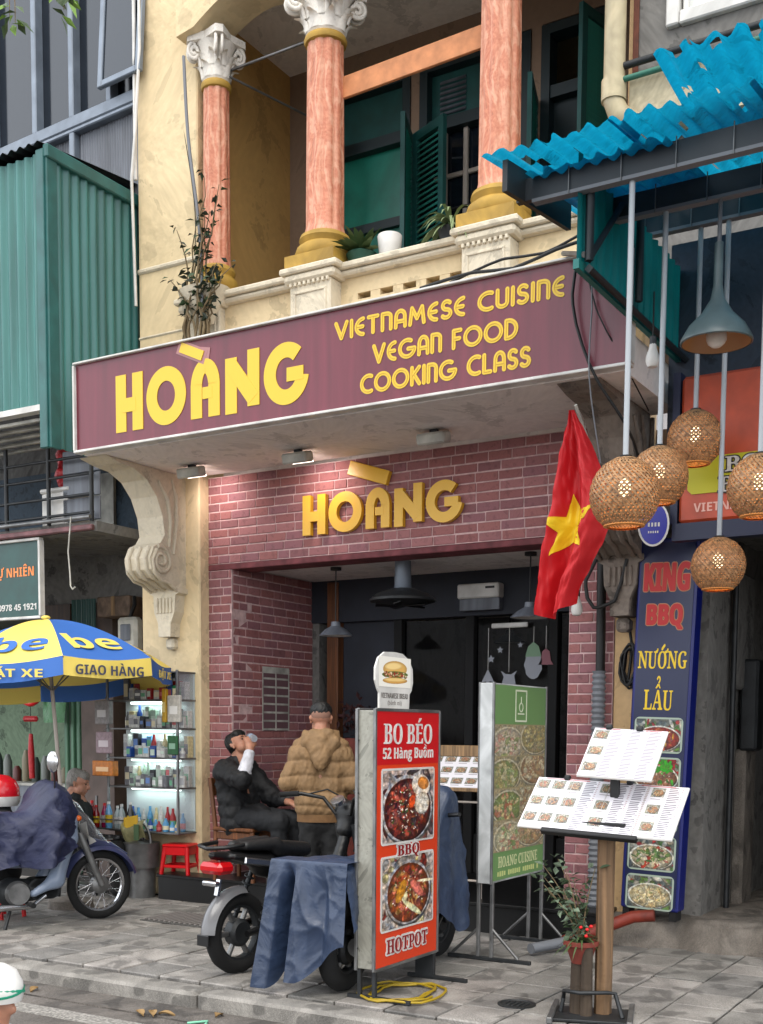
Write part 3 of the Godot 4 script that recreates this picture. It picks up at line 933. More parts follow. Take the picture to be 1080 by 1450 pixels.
func restaurant():
	var t := thing("yellow_house", "old yellow stucco house with salmon fluted columns on its balcony", "building", Vector3(-5.2, 0, -9.0))
	var g: G
	# left pilaster, its joints and the narrow strip beside the bricks
	g = w(t); g.bev(Vector3(-7.31, 4.75, -8.60), Vector3(0.70, 9.5, 0.46), 0.012)
	var pil := obj("pilaster", g, M.yellow, t)
	g = w(t); g.bev(Vector3(-7.31, 5.72, -8.375), Vector3(0.715, 0.05, 0.05), 0.015)
	obj("string_course", g, M.white_old, pil)
	g = w(t); g.bev(Vector3(-7.31, 5.13, -8.375), Vector3(0.71, 0.025, 0.03), 0.01)
	obj("string_course", g, M.white_old, pil)
	g = w(t); g.bev(Vector3(-7.09, 1.95, -8.44), Vector3(0.14, 3.72, 0.12), 0.006)
	obj("pilaster_strip", g, M.yellow2, t)
	# right pilaster
	g = w(t); g.bev(Vector3(-2.985, 4.7, -8.66), Vector3(0.17, 9.6, 0.34), 0.01)
	obj("pilaster", g, M.yellow2, t)
	# hidden mass of the house: floors, roof and party walls
	g = w(t)
	g.mm(Vector3(-7.6, 3.84, -12.6), Vector3(-2.95, 4.28, -8.72))
	obj("floor_slab", g, M.soffit, t)
	g = w(t)
	g.mm(Vector3(-7.6, 7.96, -12.6), Vector3(-2.95, 9.5, -8.40))
	obj("upper_storey", g, M.yellow, t)
	g = w(t)
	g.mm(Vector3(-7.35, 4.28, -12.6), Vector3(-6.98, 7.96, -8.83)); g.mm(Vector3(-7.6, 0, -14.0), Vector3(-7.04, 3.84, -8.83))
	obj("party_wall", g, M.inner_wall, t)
	g = w(t)
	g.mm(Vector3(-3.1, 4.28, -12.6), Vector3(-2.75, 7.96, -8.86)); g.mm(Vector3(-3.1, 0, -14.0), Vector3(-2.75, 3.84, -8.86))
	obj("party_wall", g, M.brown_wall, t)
	# balcony ceiling and the dark wall behind the balcony with its doorways
	g = w(t); g.mm(Vector3(-6.98, 7.90, -10.0), Vector3(-3.1, 7.956, -8.60))
	obj("balcony_ceiling", g, M.soffit, t)
	g = w(t)
	var bz := -10.0
	g.mm(Vector3(-6.98, 4.28, bz), Vector3(-6.55, 7.9, bz + 0.2))
	g.mm(Vector3(-6.55, 7.62, bz), Vector3(-3.1, 7.9, bz + 0.2))
	g.mm(Vector3(-5.62, 4.28, bz), Vector3(-5.52, 7.62, bz + 0.2)); g.mm(Vector3(-4.42, 4.28, bz), Vector3(-4.32, 7.62, bz + 0.2)); g.mm(Vector3(-3.62, 4.28, bz), Vector3(-3.1, 7.62, bz + 0.2))
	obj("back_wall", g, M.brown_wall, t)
	g = w(t); g.mm(Vector3(-6.98, 4.28, -12.5), Vector3(-3.1, 7.9, -12.4))
	obj("room_wall", g, M.soffit, t)
	# doors of the balcony
	for q in [[-6.55, -5.62, 0], [-5.52, -4.42, 1], [-4.32, -3.62, 2]]:
		var a: float = q[0]; var b: float = q[1]
		g = w(t)
		g.mm(Vector3(a, 4.3, bz + 0.06), Vector3(a + 0.08, 7.6, bz + 0.22)); g.mm(Vector3(b - 0.08, 4.3, bz + 0.06), Vector3(b, 7.6, bz + 0.22))
		g.mm(Vector3(a + 0.08, 7.52, bz + 0.06), Vector3(b - 0.08, 7.6, bz + 0.22)); g.mm(Vector3(a + 0.08, 7.0, bz + 0.07), Vector3(b - 0.08, 7.1, bz + 0.2))
		var fr := obj("door_frame", g, M.frame_dark, t)
		if q[2] == 0:
			for y in [[4.4, 6.28], [6.36, 7.0]]:
				g = w(t); g.mm(Vector3(a + 0.08, y[0], bz + 0.09), Vector3(b - 0.08, y[1], bz + 0.11))
				obj("panel", g, M.door_green, fr)
			g = w(t); g.mm(Vector3(a + 0.08, 6.28, bz + 0.08), Vector3(b - 0.08, 6.36, bz + 0.16))
			obj("rail", g, M.frame_dark, fr)
			g = w(t); g.mm(Vector3(a + 0.08, 7.1, bz + 0.09), Vector3(b - 0.08, 7.52, bz + 0.12)); obj("transom", g, M.shutter, fr)
		elif q[2] == 1:
			# fixed transom with two little louvred grilles
			g = w(t); g.mm(Vector3(a + 0.08, 7.1, bz + 0.08), Vector3(b - 0.08, 7.52, bz + 0.12))
			var tr := obj("transom", g, M.shutter, fr)
			for sx in [a + 0.3, b - 0.3]:
				for k in 7:
					g = w(t); g.box(Vector3(sx, 7.17 + 0.045 * k, bz + 0.13), Vector3(0.26, 0.03, 0.012), Basis(Vector3.RIGHT, -0.6))
					obj("slat", g, M.grey_sheet, tr)
			for k in 4:
				g = w(t); g.bev(Vector3(a + 0.22 + 0.215 * k, 5.7, bz + 0.12), Vector3(0.045, 2.6, 0.04), 0.006)
				obj("glazing_bar", g, M.bars, fr)
			for y in [5.05, 5.85, 6.62]:
				g = w(t); g.bev(Vector3((a + b) / 2, y, bz + 0.105), Vector3(b - a - 0.2, 0.04, 0.03), 0.006)
				obj("glazing_bar", g, M.bars, fr)
			for y in [5.6, 6.25]:
				g = w(t); g.cyl(Vector3(a, y, bz + 0.26), Vector3(b, y, bz + 0.26), 0.014)
				obj("security_bar", g, M.black, fr)
			g = w(t); g.mm(Vector3(a + 0.09, 4.4, bz + 0.075), Vector3(b - 0.09, 7.0, bz + 0.083))
			obj("pane", g, M.dark_glass, fr)
		else:
			g = w(t); g.mm(Vector3(a + 0.08, 4.4, bz + 0.09), Vector3(b - 0.08, 7.0, bz + 0.11)); obj("panel", g, M.frame_dark, fr)
	shutter_leaf(t, Vector3(-5.60, 0, bz + 0.22), -0.35 + PI / 2, 0.46, 4.32, 7.0, 1.0, 5.75)
	shutter_leaf(t, Vector3(-5.56, 0, bz + 0.24), 0.42, 0.46, 4.32, 7.0, 1.0, 5.75)
	shutter_leaf(t, Vector3(-4.36, 0, bz + 0.22), PI / 2 - 0.3, 0.46, 4.32, 7.0, 1.0, 5.75)
	shutter_leaf(t, Vector3(-3.66, 0, bz + 0.24), PI / 2 + 0.25, 0.46, 4.32, 7.4, 1.0, 5.75)
	# parapet with weep openings, and its weathered coping
	g = w(t)
	g.mm(Vector3(-7.03, 4.28, -8.52), Vector3(-3.07, 5.035, -8.30)); g.mm(Vector3(-7.03, 5.085, -8.52), Vector3(-3.07, 5.215, -8.30))
	g.mm(Vector3(-7.03, 5.035, -8.52), Vector3(-3.07, 5.085, -8.44)); g.mm(Vector3(-7.03, 5.035, -8.44), Vector3(-5.24, 5.085, -8.30)); g.mm(Vector3(-4.28, 5.035, -8.44), Vector3(-3.07, 5.085, -8.30))
	var par := obj("parapet", g, M.yellow, t)
	for k in 4:
		g = w(t); g.mm(Vector3(-5.12 + 0.21 * k, 5.035, -8.44), Vector3(-5.03 + 0.21 * k, 5.085, -8.303))
		obj("baluster", g, M.yellow, par)
	g = w(t)
	g.bev(Vector3(-5.05, 5.285, -8.39), Vector3(3.96, 0.05, 0.40), 0.012); g.bev(Vector3(-5.05, 5.238, -8.385), Vector3(3.96, 0.044, 0.32), 0.015)
	obj("coping", g, M.white_old, par)
	column(t, -6.80, -8.44, 0.76); column(t, -5.60, -8.36); column(t, -4.02, -8.36)
	# beams over the columns, the first bay arched
	g = w(t)
	var poly := PackedVector2Array([Vector2(-7.03, 7.97), Vector2(-7.03, 7.5)])
	for k in 11: poly.append(Vector2(-6.98 + 1.12 * k / 10.0 + 0.14, 7.53 + 0.20 * sin(PI * k / 10.0)))
	for k in 11: poly.append(Vector2(-5.36 + 1.14 * k / 10.0, 7.53 + 0.20 * sin(PI * k / 10.0)))
	poly.append(Vector2(-3.05, 7.53)); poly.append(Vector2(-3.05, 7.97))
	g.prism(poly, -8.58, -8.18, Transform3D())
	obj("arched_beam", g, M.yellow, t)
	# an orange board nailed between two columns, a curtain rail, a post on the balcony
	g = w(t); g.bev(Vector3(-4.80, 6.80, -8.42), Vector3(1.5, 0.17, 0.03), 0.004, Basis(Vector3(0, 0, 1), 0.035))
	obj("board", g, M.plank, t)
	g = w(t); g.cyl(Vector3(-6.95, 7.28, -8.5), Vector3(-5.6, 7.30, -8.5), 0.012); obj("curtain_rail", g, M.steel, t)
	g = w(t); g.cyl(Vector3(-6.66, 7.2, -8.45), Vector3(-6.3, 7.15, -9.6), 0.01); obj("wire", g, M.steel, t)
	g = w(t); g.cyl(Vector3(-6.28, 4.28, -9.5), Vector3(-6.28, 7.05, -9.5), 0.022); g.bev(Vector3(-6.28, 7.1, -9.5), Vector3(0.16, 0.12, 0.16), 0.02)
	obj("post", g, M.dark_steel, t)
	# the concrete canopy over the shopfront
	g = w(t); g.mm(Vector3(-7.32, 3.835, -8.42), Vector3(-2.62, 4.10, -7.32))
	obj("canopy_slab", g, M.soffit, t)
	# consoles under the canopy
	for cx in [-7.27, -2.95]:
		var stone: Material = M.white_old if cx < -5.0 else M.grime
		var pts := PackedVector2Array([Vector2(-7.36, 3.832), Vector2(-7.52, 3.80), Vector2(-7.70, 3.785), Vector2(-7.86, 3.72), Vector2(-7.98, 3.60), Vector2(-8.06, 3.44), Vector2(-8.085, 3.28), Vector2(-8.03, 3.205), Vector2(-7.94, 3.16), Vector2(-7.89, 3.06), Vector2(-7.91, 2.96), Vector2(-7.99, 2.90), Vector2(-8.09, 2.885), Vector2(-8.2, 2.83), Vector2(-8.375, 2.83), Vector2(-8.375, 3.832)])
		g = w(t)
		var xx := Transform3D(Basis(Vector3(0, 0, 1), Vector3(0, 1, 0), Vector3(-1, 0, 0)), Vector3(cx, 0, 0))
		g.prism(pts, -0.15, 0.15, xx)
		var con := obj("console", g, stone, t)
		g = w(t)
		for sd in [-0.155, 0.155]:
			var sp := []
			for k in 26:
				var th := 0.42 * k + 1.2
				var r := 0.13 * (1.0 - k / 30.0)
				sp.append(Vector3(cx + sd, 3.045 + sin(th) * r, -8.035 + cos(th) * r))
			g.tube(sp, 0.02, 6)
			var rim := []
			for k in 8: rim.append(Vector3(cx + sd, pts[k].y - 0.02, pts[k].x - 0.03))
			g.tube(rim, 0.018, 6)
			g.tube([Vector3(cx + sd, 3.18, -8.14), Vector3(cx + sd, 3.4, -8.16), Vector3(cx + sd, 3.6, -8.12), Vector3(cx + sd, 3.74, -8.0)], [0.015, 0.024, 0.024, 0.012], 6)
			g.tube([Vector3(cx + sd, 3.12, -8.2), Vector3(cx + sd, 3.4, -8.24), Vector3(cx + sd, 3.62, -8.24), Vector3(cx + sd, 3.78, -8.18)], [0.015, 0.022, 0.022, 0.012], 6)
		obj("scroll", g, stone, con)
		# ribs across the curved front
		for k in 3:
			var rb := []
			for q in 7: rb.append(Vector3(cx - 0.1 + 0.1 * k, pts[q + 1].y - 0.002, pts[q + 1].x + 0.006))
			g = w(t); g.tube(rb, 0.022, 6)
			obj("rib", g, stone, con)
		# drop below the scroll
		g = w(t)
		var dr := PackedVector2Array([Vector2(-0.17, 2.832), Vector2(0.17, 2.832), Vector2(0.17, 2.79), Vector2(0.13, 2.77), Vector2(0.12, 2.62), Vector2(0.075, 2.52), Vector2(0.07, 2.40), Vector2(-0.07, 2.40), Vector2(-0.075, 2.52), Vector2(-0.12, 2.62), Vector2(-0.13, 2.77), Vector2(-0.17, 2.79)])
		g.prism(dr, -8.43, -8.24, Transform3D(Basis(), Vector3(cx, 0, 0)))
		g.bev(Vector3(cx, 2.34, -8.36), Vector3(0.1, 0.1, 0.12), 0.02)
		obj("drop", g, stone, con)
		for k in 5:
			g = w(t); g.bev(Vector3(cx - 0.08 + 0.04 * k, 2.68, -8.235), Vector3(0.022, 0.14, 0.02), 0.006)
			obj("flute", g, stone, con)

# ---------------------------------------------------------------- bricks
func brick_face(t: Node3D, o: Vector3, u: Vector3, nrm: Vector3, width: float, y0: float, y1: float, seed_: int, back: float):
	# facing of separate bricks on a bed of mortar; o is the lower corner, u runs along, nrm out of the wall
	var r := RandomNumberGenerator.new(); r.seed = seed_
	var bl := 0.204; var bh := 0.0772; var j := 0.0108
	var b := Basis(u, Vector3.UP, nrm)
	var g := G.new(Transform3D(b, o - t.position))
	g.mm(Vector3(0, y0 - o.y, -back), Vector3(width, y1 - o.y, -0.0035))
	obj("mortar", g, M.mortar, t)
	var mm := G.new(); mm.bev(Vector3.ZERO, Vector3(1.0, bh - j, 0.03), 0.0045)
	var mesh := mm.mesh()
	var rows := int(round((y1 - y0) / bh))
	var hh := (y1 - y0) / rows
	for i in rows:
		var s: float = -(bl * 0.5 if i % 2 else 0.0) - r.randf_range(0, 0.03)
		while s < width:
			var L := bl
			if r.randf() < 0.16: L *= 0.62
			var a: float = max(s, 0.0); var e: float = min(s + L, width)
			if e - a > 0.03:
				var x := Transform3D(b * Basis.from_euler(Vector3(r.randf_range(-0.02, 0.02), r.randf_range(-0.012, 0.012), r.randf_range(-0.008, 0.008))) * Basis.from_scale(Vector3(e - a - j, hh / bh * r.randf_range(0.95, 1.02), 1)), o - t.position + u * (a + e) * 0.5 + Vector3(0, y0 - o.y + hh * (i + 0.5), 0) + nrm * (-0.0125 + r.randf_range(-0.003, 0.003)))
				inst("brick", mesh, M.brick[r.randi() % M.brick.size()], t, x)
			s += L

func brickwork():
	var t := thing("brick_lintel_wall", "band of mauve brickwork over the restaurant opening, under the canopy", "wall", Vector3(-5.05, 3.0, WALL))
	brick_face(t, Vector3(-7.02, 3.0, WALL), Vector3.RIGHT, Vector3.BACK, 3.94, 3.055, 3.83, 21, 0.26)
	var g := w(t); g.bev(Vector3(-5.05, 3.026, -8.63), Vector3(3.94, 0.052, 0.27), 0.006)
	obj("lintel_edge", g, M.lintel_edge, t)
	t = thing("brick_pier", "narrow brick pier beside the yellow pilaster, seated man against it", "wall", Vector3(-6.86, STEP, WALL))
	brick_face(t, Vector3(-7.02, STEP, WALL), Vector3.RIGHT, Vector3.BACK, 0.32, STEP, 3.0, 22, 0.3)
	t = thing("brick_side_wall", "brick side wall inside the opening, carrying a paper notice", "wall", Vector3(-6.7, STEP, -9.1))
	brick_face(t, Vector3(-6.7, STEP, -8.52), Vector3(0, 0, -1), Vector3.RIGHT, 1.28, STEP, 3.03, 23, 0.3)
	t = thing("brick_pier", "brick pier behind the red flag, a black cable pipe running down it", "wall", Vector3(-3.26, STEP, WALL))
	brick_face(t, Vector3(-3.44, STEP, WALL), Vector3.RIGHT, Vector3.BACK, 0.36, STEP, 3.0, 24, 0.3)
	# raised gold name on the bricks
	t = thing("wall_lettering", "raised golden name in rounded capitals on the brick band", "lettering", Vector3(-5.1, 3.2, WALL))
	big_name(Transform3D(Basis(), Vector3(-5.88, 3.225, WALL + 0.012) - t.position), 1.54, 0.335, 0.045, M.letter_gold, t)
	g = w(t); g.bev(Vector3(-5.22, 3.69, WALL + 0.035), Vector3(0.40, 0.115, 0.05), 0.004, Basis(Vector3(0, 0, 1), -0.32))
	obj("accent", g, M.letter_gold, t)
	# floodlights under the canopy, two of them lit
	var k := 0
	for q in [[-6.75, -8.02, "floodlight under the canopy beside the scrolled white console, lit", true], [-5.63, -8.02, "floodlight under the canopy over the accent of the golden name, lit", true], [-4.36, -8.0, "floodlight under the canopy next to the flag, unlit", false]]:
		var f := thing("floodlight", q[2], "lamp", Vector3(q[0], 3.80, q[1]), 0.0, "floodlights under the canopy")
		g = G.new(); g.bev(Vector3(0, -0.03, 0.01), Vector3(0.24, 0.085, 0.13), 0.014, Basis(Vector3.RIGHT, 0.25))
		obj("housing", g, M.wood_pale if false else M.off_white, f)
		g = G.new(); g.mm(Vector3(-0.03, -0.01, -0.02), Vector3(0.03, 0.035, 0.02)); obj("bracket", g, M.dark_steel, f)
		g = G.new(); g.box(Vector3(0, -0.028, -0.063), Vector3(0.20, 0.06, 0.012), Basis(Vector3.RIGHT, 0.25))
		obj("lens", g, glow(Color(1.0, 0.93, 0.88), 1.2) if q[3] else M.off_white, f)
		if q[3]:
			var l := SpotLight3D.new()
			l.name = "light"
			l.light_energy = 0.14; l.light_color = Color(1.0, 0.93, 0.91); l.spot_angle = 62; l.spot_range = 6; l.light_size = 0.08; l.shadow_enabled = true; l.spot_attenuation = 2.0
			l.position = Vector3(0, -0.035, -0.09); l.rotation_degrees = Vector3(-30, 0, 0)
			f.add_child(l)
		k += 1

# ---------------------------------------------------------------- inside the opening
func storefront():
	var t := thing("glazed_shopfront", "dark glazed shop front deep inside the brick opening", "shop front", Vector3(-5.05, STEP, -9.85))
	var g: G
	g = w(t); g.mm(Vector3(-7.04, 2.62, -9.95), Vector3(-3.1, 3.03, -9.78)); obj("fascia", g, M.navy_wall, t)
	g = w(t); g.mm(Vector3(-7.04, STEP, -9.95), Vector3(-6.62, 2.62, -9.80)); obj("wall_panel", g, M.plaster_grey, t)
	g = w(t); g.bev(Vector3(-6.44, 1.62, -9.82), Vector3(0.13, 2.78, 0.12), 0.008); obj("door_post", g, M.wood, t)
	g = w(t); g.mm(Vector3(-6.37, STEP, -9.92), Vector3(-5.72, 2.62, -9.86)); obj("wall_panel", g, M.navy_wall, t)
	for x in [-5.72, -4.95, -4.12, -3.55]:
		g = w(t); g.bev(Vector3(x, 1.43, -9.86), Vector3(0.09, 2.40, 0.1), 0.006); obj("mullion", g, M.black_matt, t)
	for q in [[-5.67, -5.0], [-4.9, -4.17], [-4.07, -3.6]]:
		g = w(t); g.mm(Vector3(q[0], 0.6, -9.873), Vector3(q[1], 2.60, -9.865)); obj("pane", g, M.pane, t)
		g = w(t); g.mm(Vector3(q[0], STEP, -9.90), Vector3(q[1], 0.6, -9.85)); obj("kick_board", g, M.black_matt, t)
	g = w(t)
	g.mm(Vector3(-3.5, STEP, -9.95), Vector3(-3.1, 2.62, -9.8)); obj("wall_panel", g, M.navy_wall, t)
	# the room behind
	g = w(t)
	g.mm(Vector3(-7.04, STEP, -13.6), Vector3(-3.1, 3.03, -13.5)); g.mm(Vector3(-6.72, STEP, -13.5), Vector3(-6.62, 3.03, -9.96))
	obj("room_wall", g, M.soffit, t)
	# ceiling of the opening: white panels in a grid
	var c := thing("panel_ceiling", "ceiling of grey panels over the restaurant entrance", "ceiling", Vector3(-5.05, 3.03, -9.2))
	g = w(c); g.mm(Vector3(-7.04, 3.05, -13.6), Vector3(-3.08, 3.09, -8.77)); obj("ceiling_backing", g, M.soffit, c)
	for i in 6:
		for j in 2:
			g = w(c); g.bev(Vector3(-6.38 + 0.60 * i, 3.036, -9.06 - 0.5 * j), Vector3(0.594, 0.016, 0.494), 0.004)
			obj("ceiling_panel", g, M.soffit, c)
	# paper notice on the side wall: a grid of ruled white lines
	var n := thing("paper_notice", "ruled paper notice taped to the brick side wall", "notice", Vector3(-6.69, 1.55, -9.16))
	g = w(n); g.box(Vector3(-6.693, 1.845, -9.165), Vector3(0.003, 0.59, 0.43)); obj("sheet", g, mat(Color(0.40, 0.29, 0.31), 0.6), n)
	for k in 8:
		g = w(n); g.box(Vector3(-6.690, 1.565 + 0.08 * k, -9.165), Vector3(0.003, 0.018 if k < 7 else 0.06, 0.43)); obj("ruled_line", g, M.off_white, n)
	for z in [-8.955, -9.165, -9.375]:
		g = w(n); g.box(Vector3(-6.6885, 1.845, z), Vector3(0.003, 0.59, 0.016)); obj("ruled_line", g, M.off_white, n)
	# pendant lamps
	for q in [[-5.90, -9.0, 2.42, 0.15, "grey metal pendant lamp hanging beside the brick side wall"], [-3.99, -9.0, 2.5, 0.16, "grey metal pendant lamp hanging behind the red flag"], [-5.0, -10.8, 2.45, 0.16, "pendant lamp inside the dark room behind the glass door"]]:
		var p := thing("pendant_lamp", q[4], "lamp", Vector3(q[0], q[2], q[1]), 0.0, "metal pendant lamps")
		g = G.new(); g.cyl(Vector3(0, 0.1, 0), Vector3(0, 3.03 - q[2], 0), 0.006); obj("cord", g, M.cable, p)
		g = G.new(); g.lathe([Vector2(0.0, 3.028 - q[2]), Vector2(0.05, 3.027 - q[2]), Vector2(0.05, 3.0 - q[2]), Vector2(0, 2.998 - q[2])], 16); obj("ceiling_rose", g, M.black, p)
		g = G.new(); g.lathe([Vector2(0.0, 0.12), Vector2(0.04, 0.12), Vector2(0.045, 0.08), Vector2(0.1, 0.05), Vector2(q[3], 0.0), Vector2(q[3] - 0.004, -0.008)], 24); obj("lamp_shade", g, M.grey_sheet, p)
		g = G.new(); g.lathe([Vector2(q[3] - 0.006, -0.004), Vector2(0.08, 0.035), Vector2(0.0, 0.05)], 24); obj("shade_lining", g, M.white, p)
		g = G.new(); g.ball(Vector3(0, 0.03, 0), Vector3(0.03, 0.035, 0.03)); obj("bulb", g, M.white, p)
	# big dark ceiling fan lamp with a grey neck
	var f := thing("ceiling_fan", "wide dark ceiling fan with grey cylinder neck over the entrance", "fan", Vector3(-5.17, 2.70, -8.95))
	g = G.new(); g.lathe([Vector2(0, 0.332), Vector2(0.07, 0.332), Vector2(0.075, 0.1), Vector2(0.05, 0.06), Vector2(0, 0.06)], 20); obj("neck", g, M.alu, f)
	g = G.new(); g.lathe([Vector2(0, 0.10), Vector2(0.10, 0.09), Vector2(0.23, 0.045), Vector2(0.29, 0.0), Vector2(0.288, -0.02), Vector2(0.22, -0.04), Vector2(0.09, -0.055), Vector2(0, -0.06)], 32); obj("disc", g, M.dark_steel, f)
	for k in 5:
		g = G.new(Transform3D(Basis(Vector3.UP, TAU * k / 5), Vector3.ZERO)); g.bev(Vector3(0.14, -0.05, 0), Vector3(0.2, 0.012, 0.07), 0.004, Basis(Vector3.RIGHT, 0.3)); obj("blade", g, M.black, f)
	# white box over the glass
	var b := thing("wall_heater", "white box unit fixed over the glass door", "heater", Vector3(-4.79, 2.72, -9.75))
	g = w(b); g.bev(Vector3(-4.80, 2.83, -9.72), Vector3(0.42, 0.13, 0.12), 0.012); obj("case", g, M.white, b)
	g = w(b); g.mm(Vector3(-4.72, 2.845, -9.662), Vector3(-4.63, 2.865, -9.655)); obj("slot", g, M.black, b)
	g = w(b); g.mm(Vector3(-5.0, 2.66, -9.77), Vector3(-4.6, 2.765, -9.70)); obj("lower_case", g, M.grey_sheet, b)
	# paper winter ornaments on the glass
	var oz := -9.80
	var orn := [["star", -4.72, 2.22, 0.04], ["star", -4.63, 2.30, 0.035], ["tree", -4.75, 2.05, 0.08], ["deer", -4.54, 2.0, 0.11], ["stocking", -4.30, 2.16, 0.13], ["star", -4.42, 1.93, 0.03], ["bell", -4.18, 2.22, 0.09], ["star", -4.43, 2.34, 0.03]]
	var names := {"star": "small white paper star stuck on the dark glass", "tree": "white paper fir tree hanging on the dark glass", "deer": "white paper deer shape hanging on the dark glass", "stocking": "tall paper ornament with green top on the dark glass", "bell": "pink paper bell on the dark glass"}
	for q in orn:
		var x: float = q[1]; var y: float = q[2]; var s: float = q[3]
		var e := thing("paper_" + q[0], names[q[0]], "ornament", Vector3(x, y, oz), 0.0, "winter ornaments on the shop glass")
		g = G.new()
		var py := PackedVector2Array()
		if q[0] == "star":
			for k in 10: py.append(Vector2(cos(TAU * k / 10 + PI / 2), sin(TAU * k / 10 + PI / 2)) * s * (1.0 if k % 2 == 0 else 0.45))
		elif q[0] == "tree":
			py = PackedVector2Array([Vector2(0, s), Vector2(-s * 0.8, -s * 0.5), Vector2(-0.2 * s, -s * 0.4), Vector2(-0.2 * s, -s * 0.8), Vector2(0.2 * s, -s * 0.8), Vector2(0.2 * s, -s * 0.4), Vector2(s * 0.8, -s * 0.5)])
		elif q[0] == "deer":
			py = PackedVector2Array([Vector2(-0.8, -1), Vector2(-0.4, -0.9), Vector2(-0.3, -0.5), Vector2(0.3, -0.5), Vector2(0.45, -1), Vector2(0.8, -0.9), Vector2(0.6, 0.1), Vector2(0.5, 0.6), Vector2(0.75, 1), Vector2(0.2, 0.7), Vector2(-0.3, 0.75), Vector2(-0.7, 1.0), Vector2(-0.45, 0.5), Vector2(-0.6, 0)])
			for k in py.size(): py[k] = py[k] * s
		elif q[0] == "stocking":
			for k in 18: py.append(Vector2(cos(TAU * k / 18) * s * (0.62 + 0.08 * (k % 2)), sin(TAU * k / 18) * s * 1.0))
		else:
			py = PackedVector2Array([Vector2(-0.8, -0.7), Vector2(0.8, -0.7), Vector2(0.55, -0.3), Vector2(0.4, 0.6), Vector2(0, 0.9), Vector2(-0.4, 0.6), Vector2(-0.55, -0.3)])
			for k in py.size(): py[k] = py[k] * s
		g.prism(py, 0, 0.003)
		obj("cutout", g, mat(Color(0.52, 0.34, 0.37), 0.8) if q[0] == "bell" else mat(Color(0.56, 0.57, 0.60), 0.8), e)
		if q[0] == "stocking":
			g = G.new(); g.prism(PackedVector2Array([Vector2(-0.6, 0.55) * s, Vector2(0.6, 0.55) * s, Vector2(0.4, 1.25) * s, Vector2(0, 1.55) * s, Vector2(-0.4, 1.25) * s]), 0.003, 0.006); obj("top", g, mat(Color(0.45, 0.56, 0.46), 0.8), e)
		if q[0] != "star":
			g = G.new(); g.cyl(Vector3(0, s * 0.9, 0), Vector3(0, 2.50 - y, 0), 0.003, -1, 5); obj("string", g, M.white, e)
	var rod := thing("ornament_rod", "white rod carrying the paper ornaments on the glass", "rod", Vector3(-4.55, 2.5, -9.80))
	g = w(rod); g.bev(Vector3(-4.54, 2.52, -9.80), Vector3(0.36, 0.045, 0.02), 0.008); obj("bar", g, M.white, rod)
	# dark wreath-like plant on a stand by the door
	var pl := thing("potted_plant", "dark red potted plant on a stand by the shop door", "plant", Vector3(-6.05, STEP, -9.55))
	var rng := RandomNumberGenerator.new(); rng.seed = 8
	g = G.new(); g.lathe([Vector2(0.0, 0), Vector2(0.14, 0), Vector2(0.12, 0.9), Vector2(0.15, 1.05), Vector2(0.16, 1.25), Vector2(0.13, 1.25), Vector2(0.0, 1.2)], 16); obj("stand", g, M.terracotta, pl)
	g = G.new()
	for k in 90:
		var d := Vector3(rng.randfn(), rng.randfn(), rng.randfn()).normalized() * rng.randf_range(0.05, 0.2) + Vector3(0, 1.45, 0)
		leaf_quad(g, d, Vector3(rng.randfn(), rng.randfn(), rng.randfn()).normalized(), 0.09, 0.04, rng)
	obj("foliage", g, leafy(Color(0.22, 0.10, 0.10)), pl)

func leaf_quad(g: G, p: Vector3, d: Vector3, L: float, W: float, rng: RandomNumberGenerator):
	# one pointed leaf, folded along its rib
	var s := d.cross(Vector3(rng.randf_range(-1, 1), 1.0, rng.randf_range(-1, 1))).normalized() * W * 0.5
	var n := s.cross(d).normalized() * W * 0.18
	g.flat()
	var a := p; var e := p + d * L - n * 0.8
	var m := p + d * L * 0.45
	g.tri(a, m + s + n, m); g.tri(m, m + s + n, e); g.tri(a, m, m - s + n); g.tri(m, e, m - s + n)

# a corrugated sheet: runs from a along u (across the ribs) and v (along the ribs)
func corrugated(g: G, a: Vector3, u: Vector3, v: Vector3, nrm: Vector3, pitch: float, amp: float, box_rib := false, rag = null, holes = null):
	var n := int(u.length() / pitch * 8)
	var f := func(s: float, q: float):
		var ph: float = s * u.length() / pitch
		var z: float
		if box_rib:
			var e := fposmod(ph, 1.0)
			z = amp * clampf(min(e, 1.0 - e) * 9.0 - 0.6, 0.0, 1.0) * -1.0 + amp
		else: z = amp * 0.5 * sin(ph * TAU)
		var qq: float = q
		if rag != null: qq = rag.call(s, q)
		return a + u * s + v * qq + nrm * z
	g.sheet(n, 4 if rag == null else 16, f, false, holes)

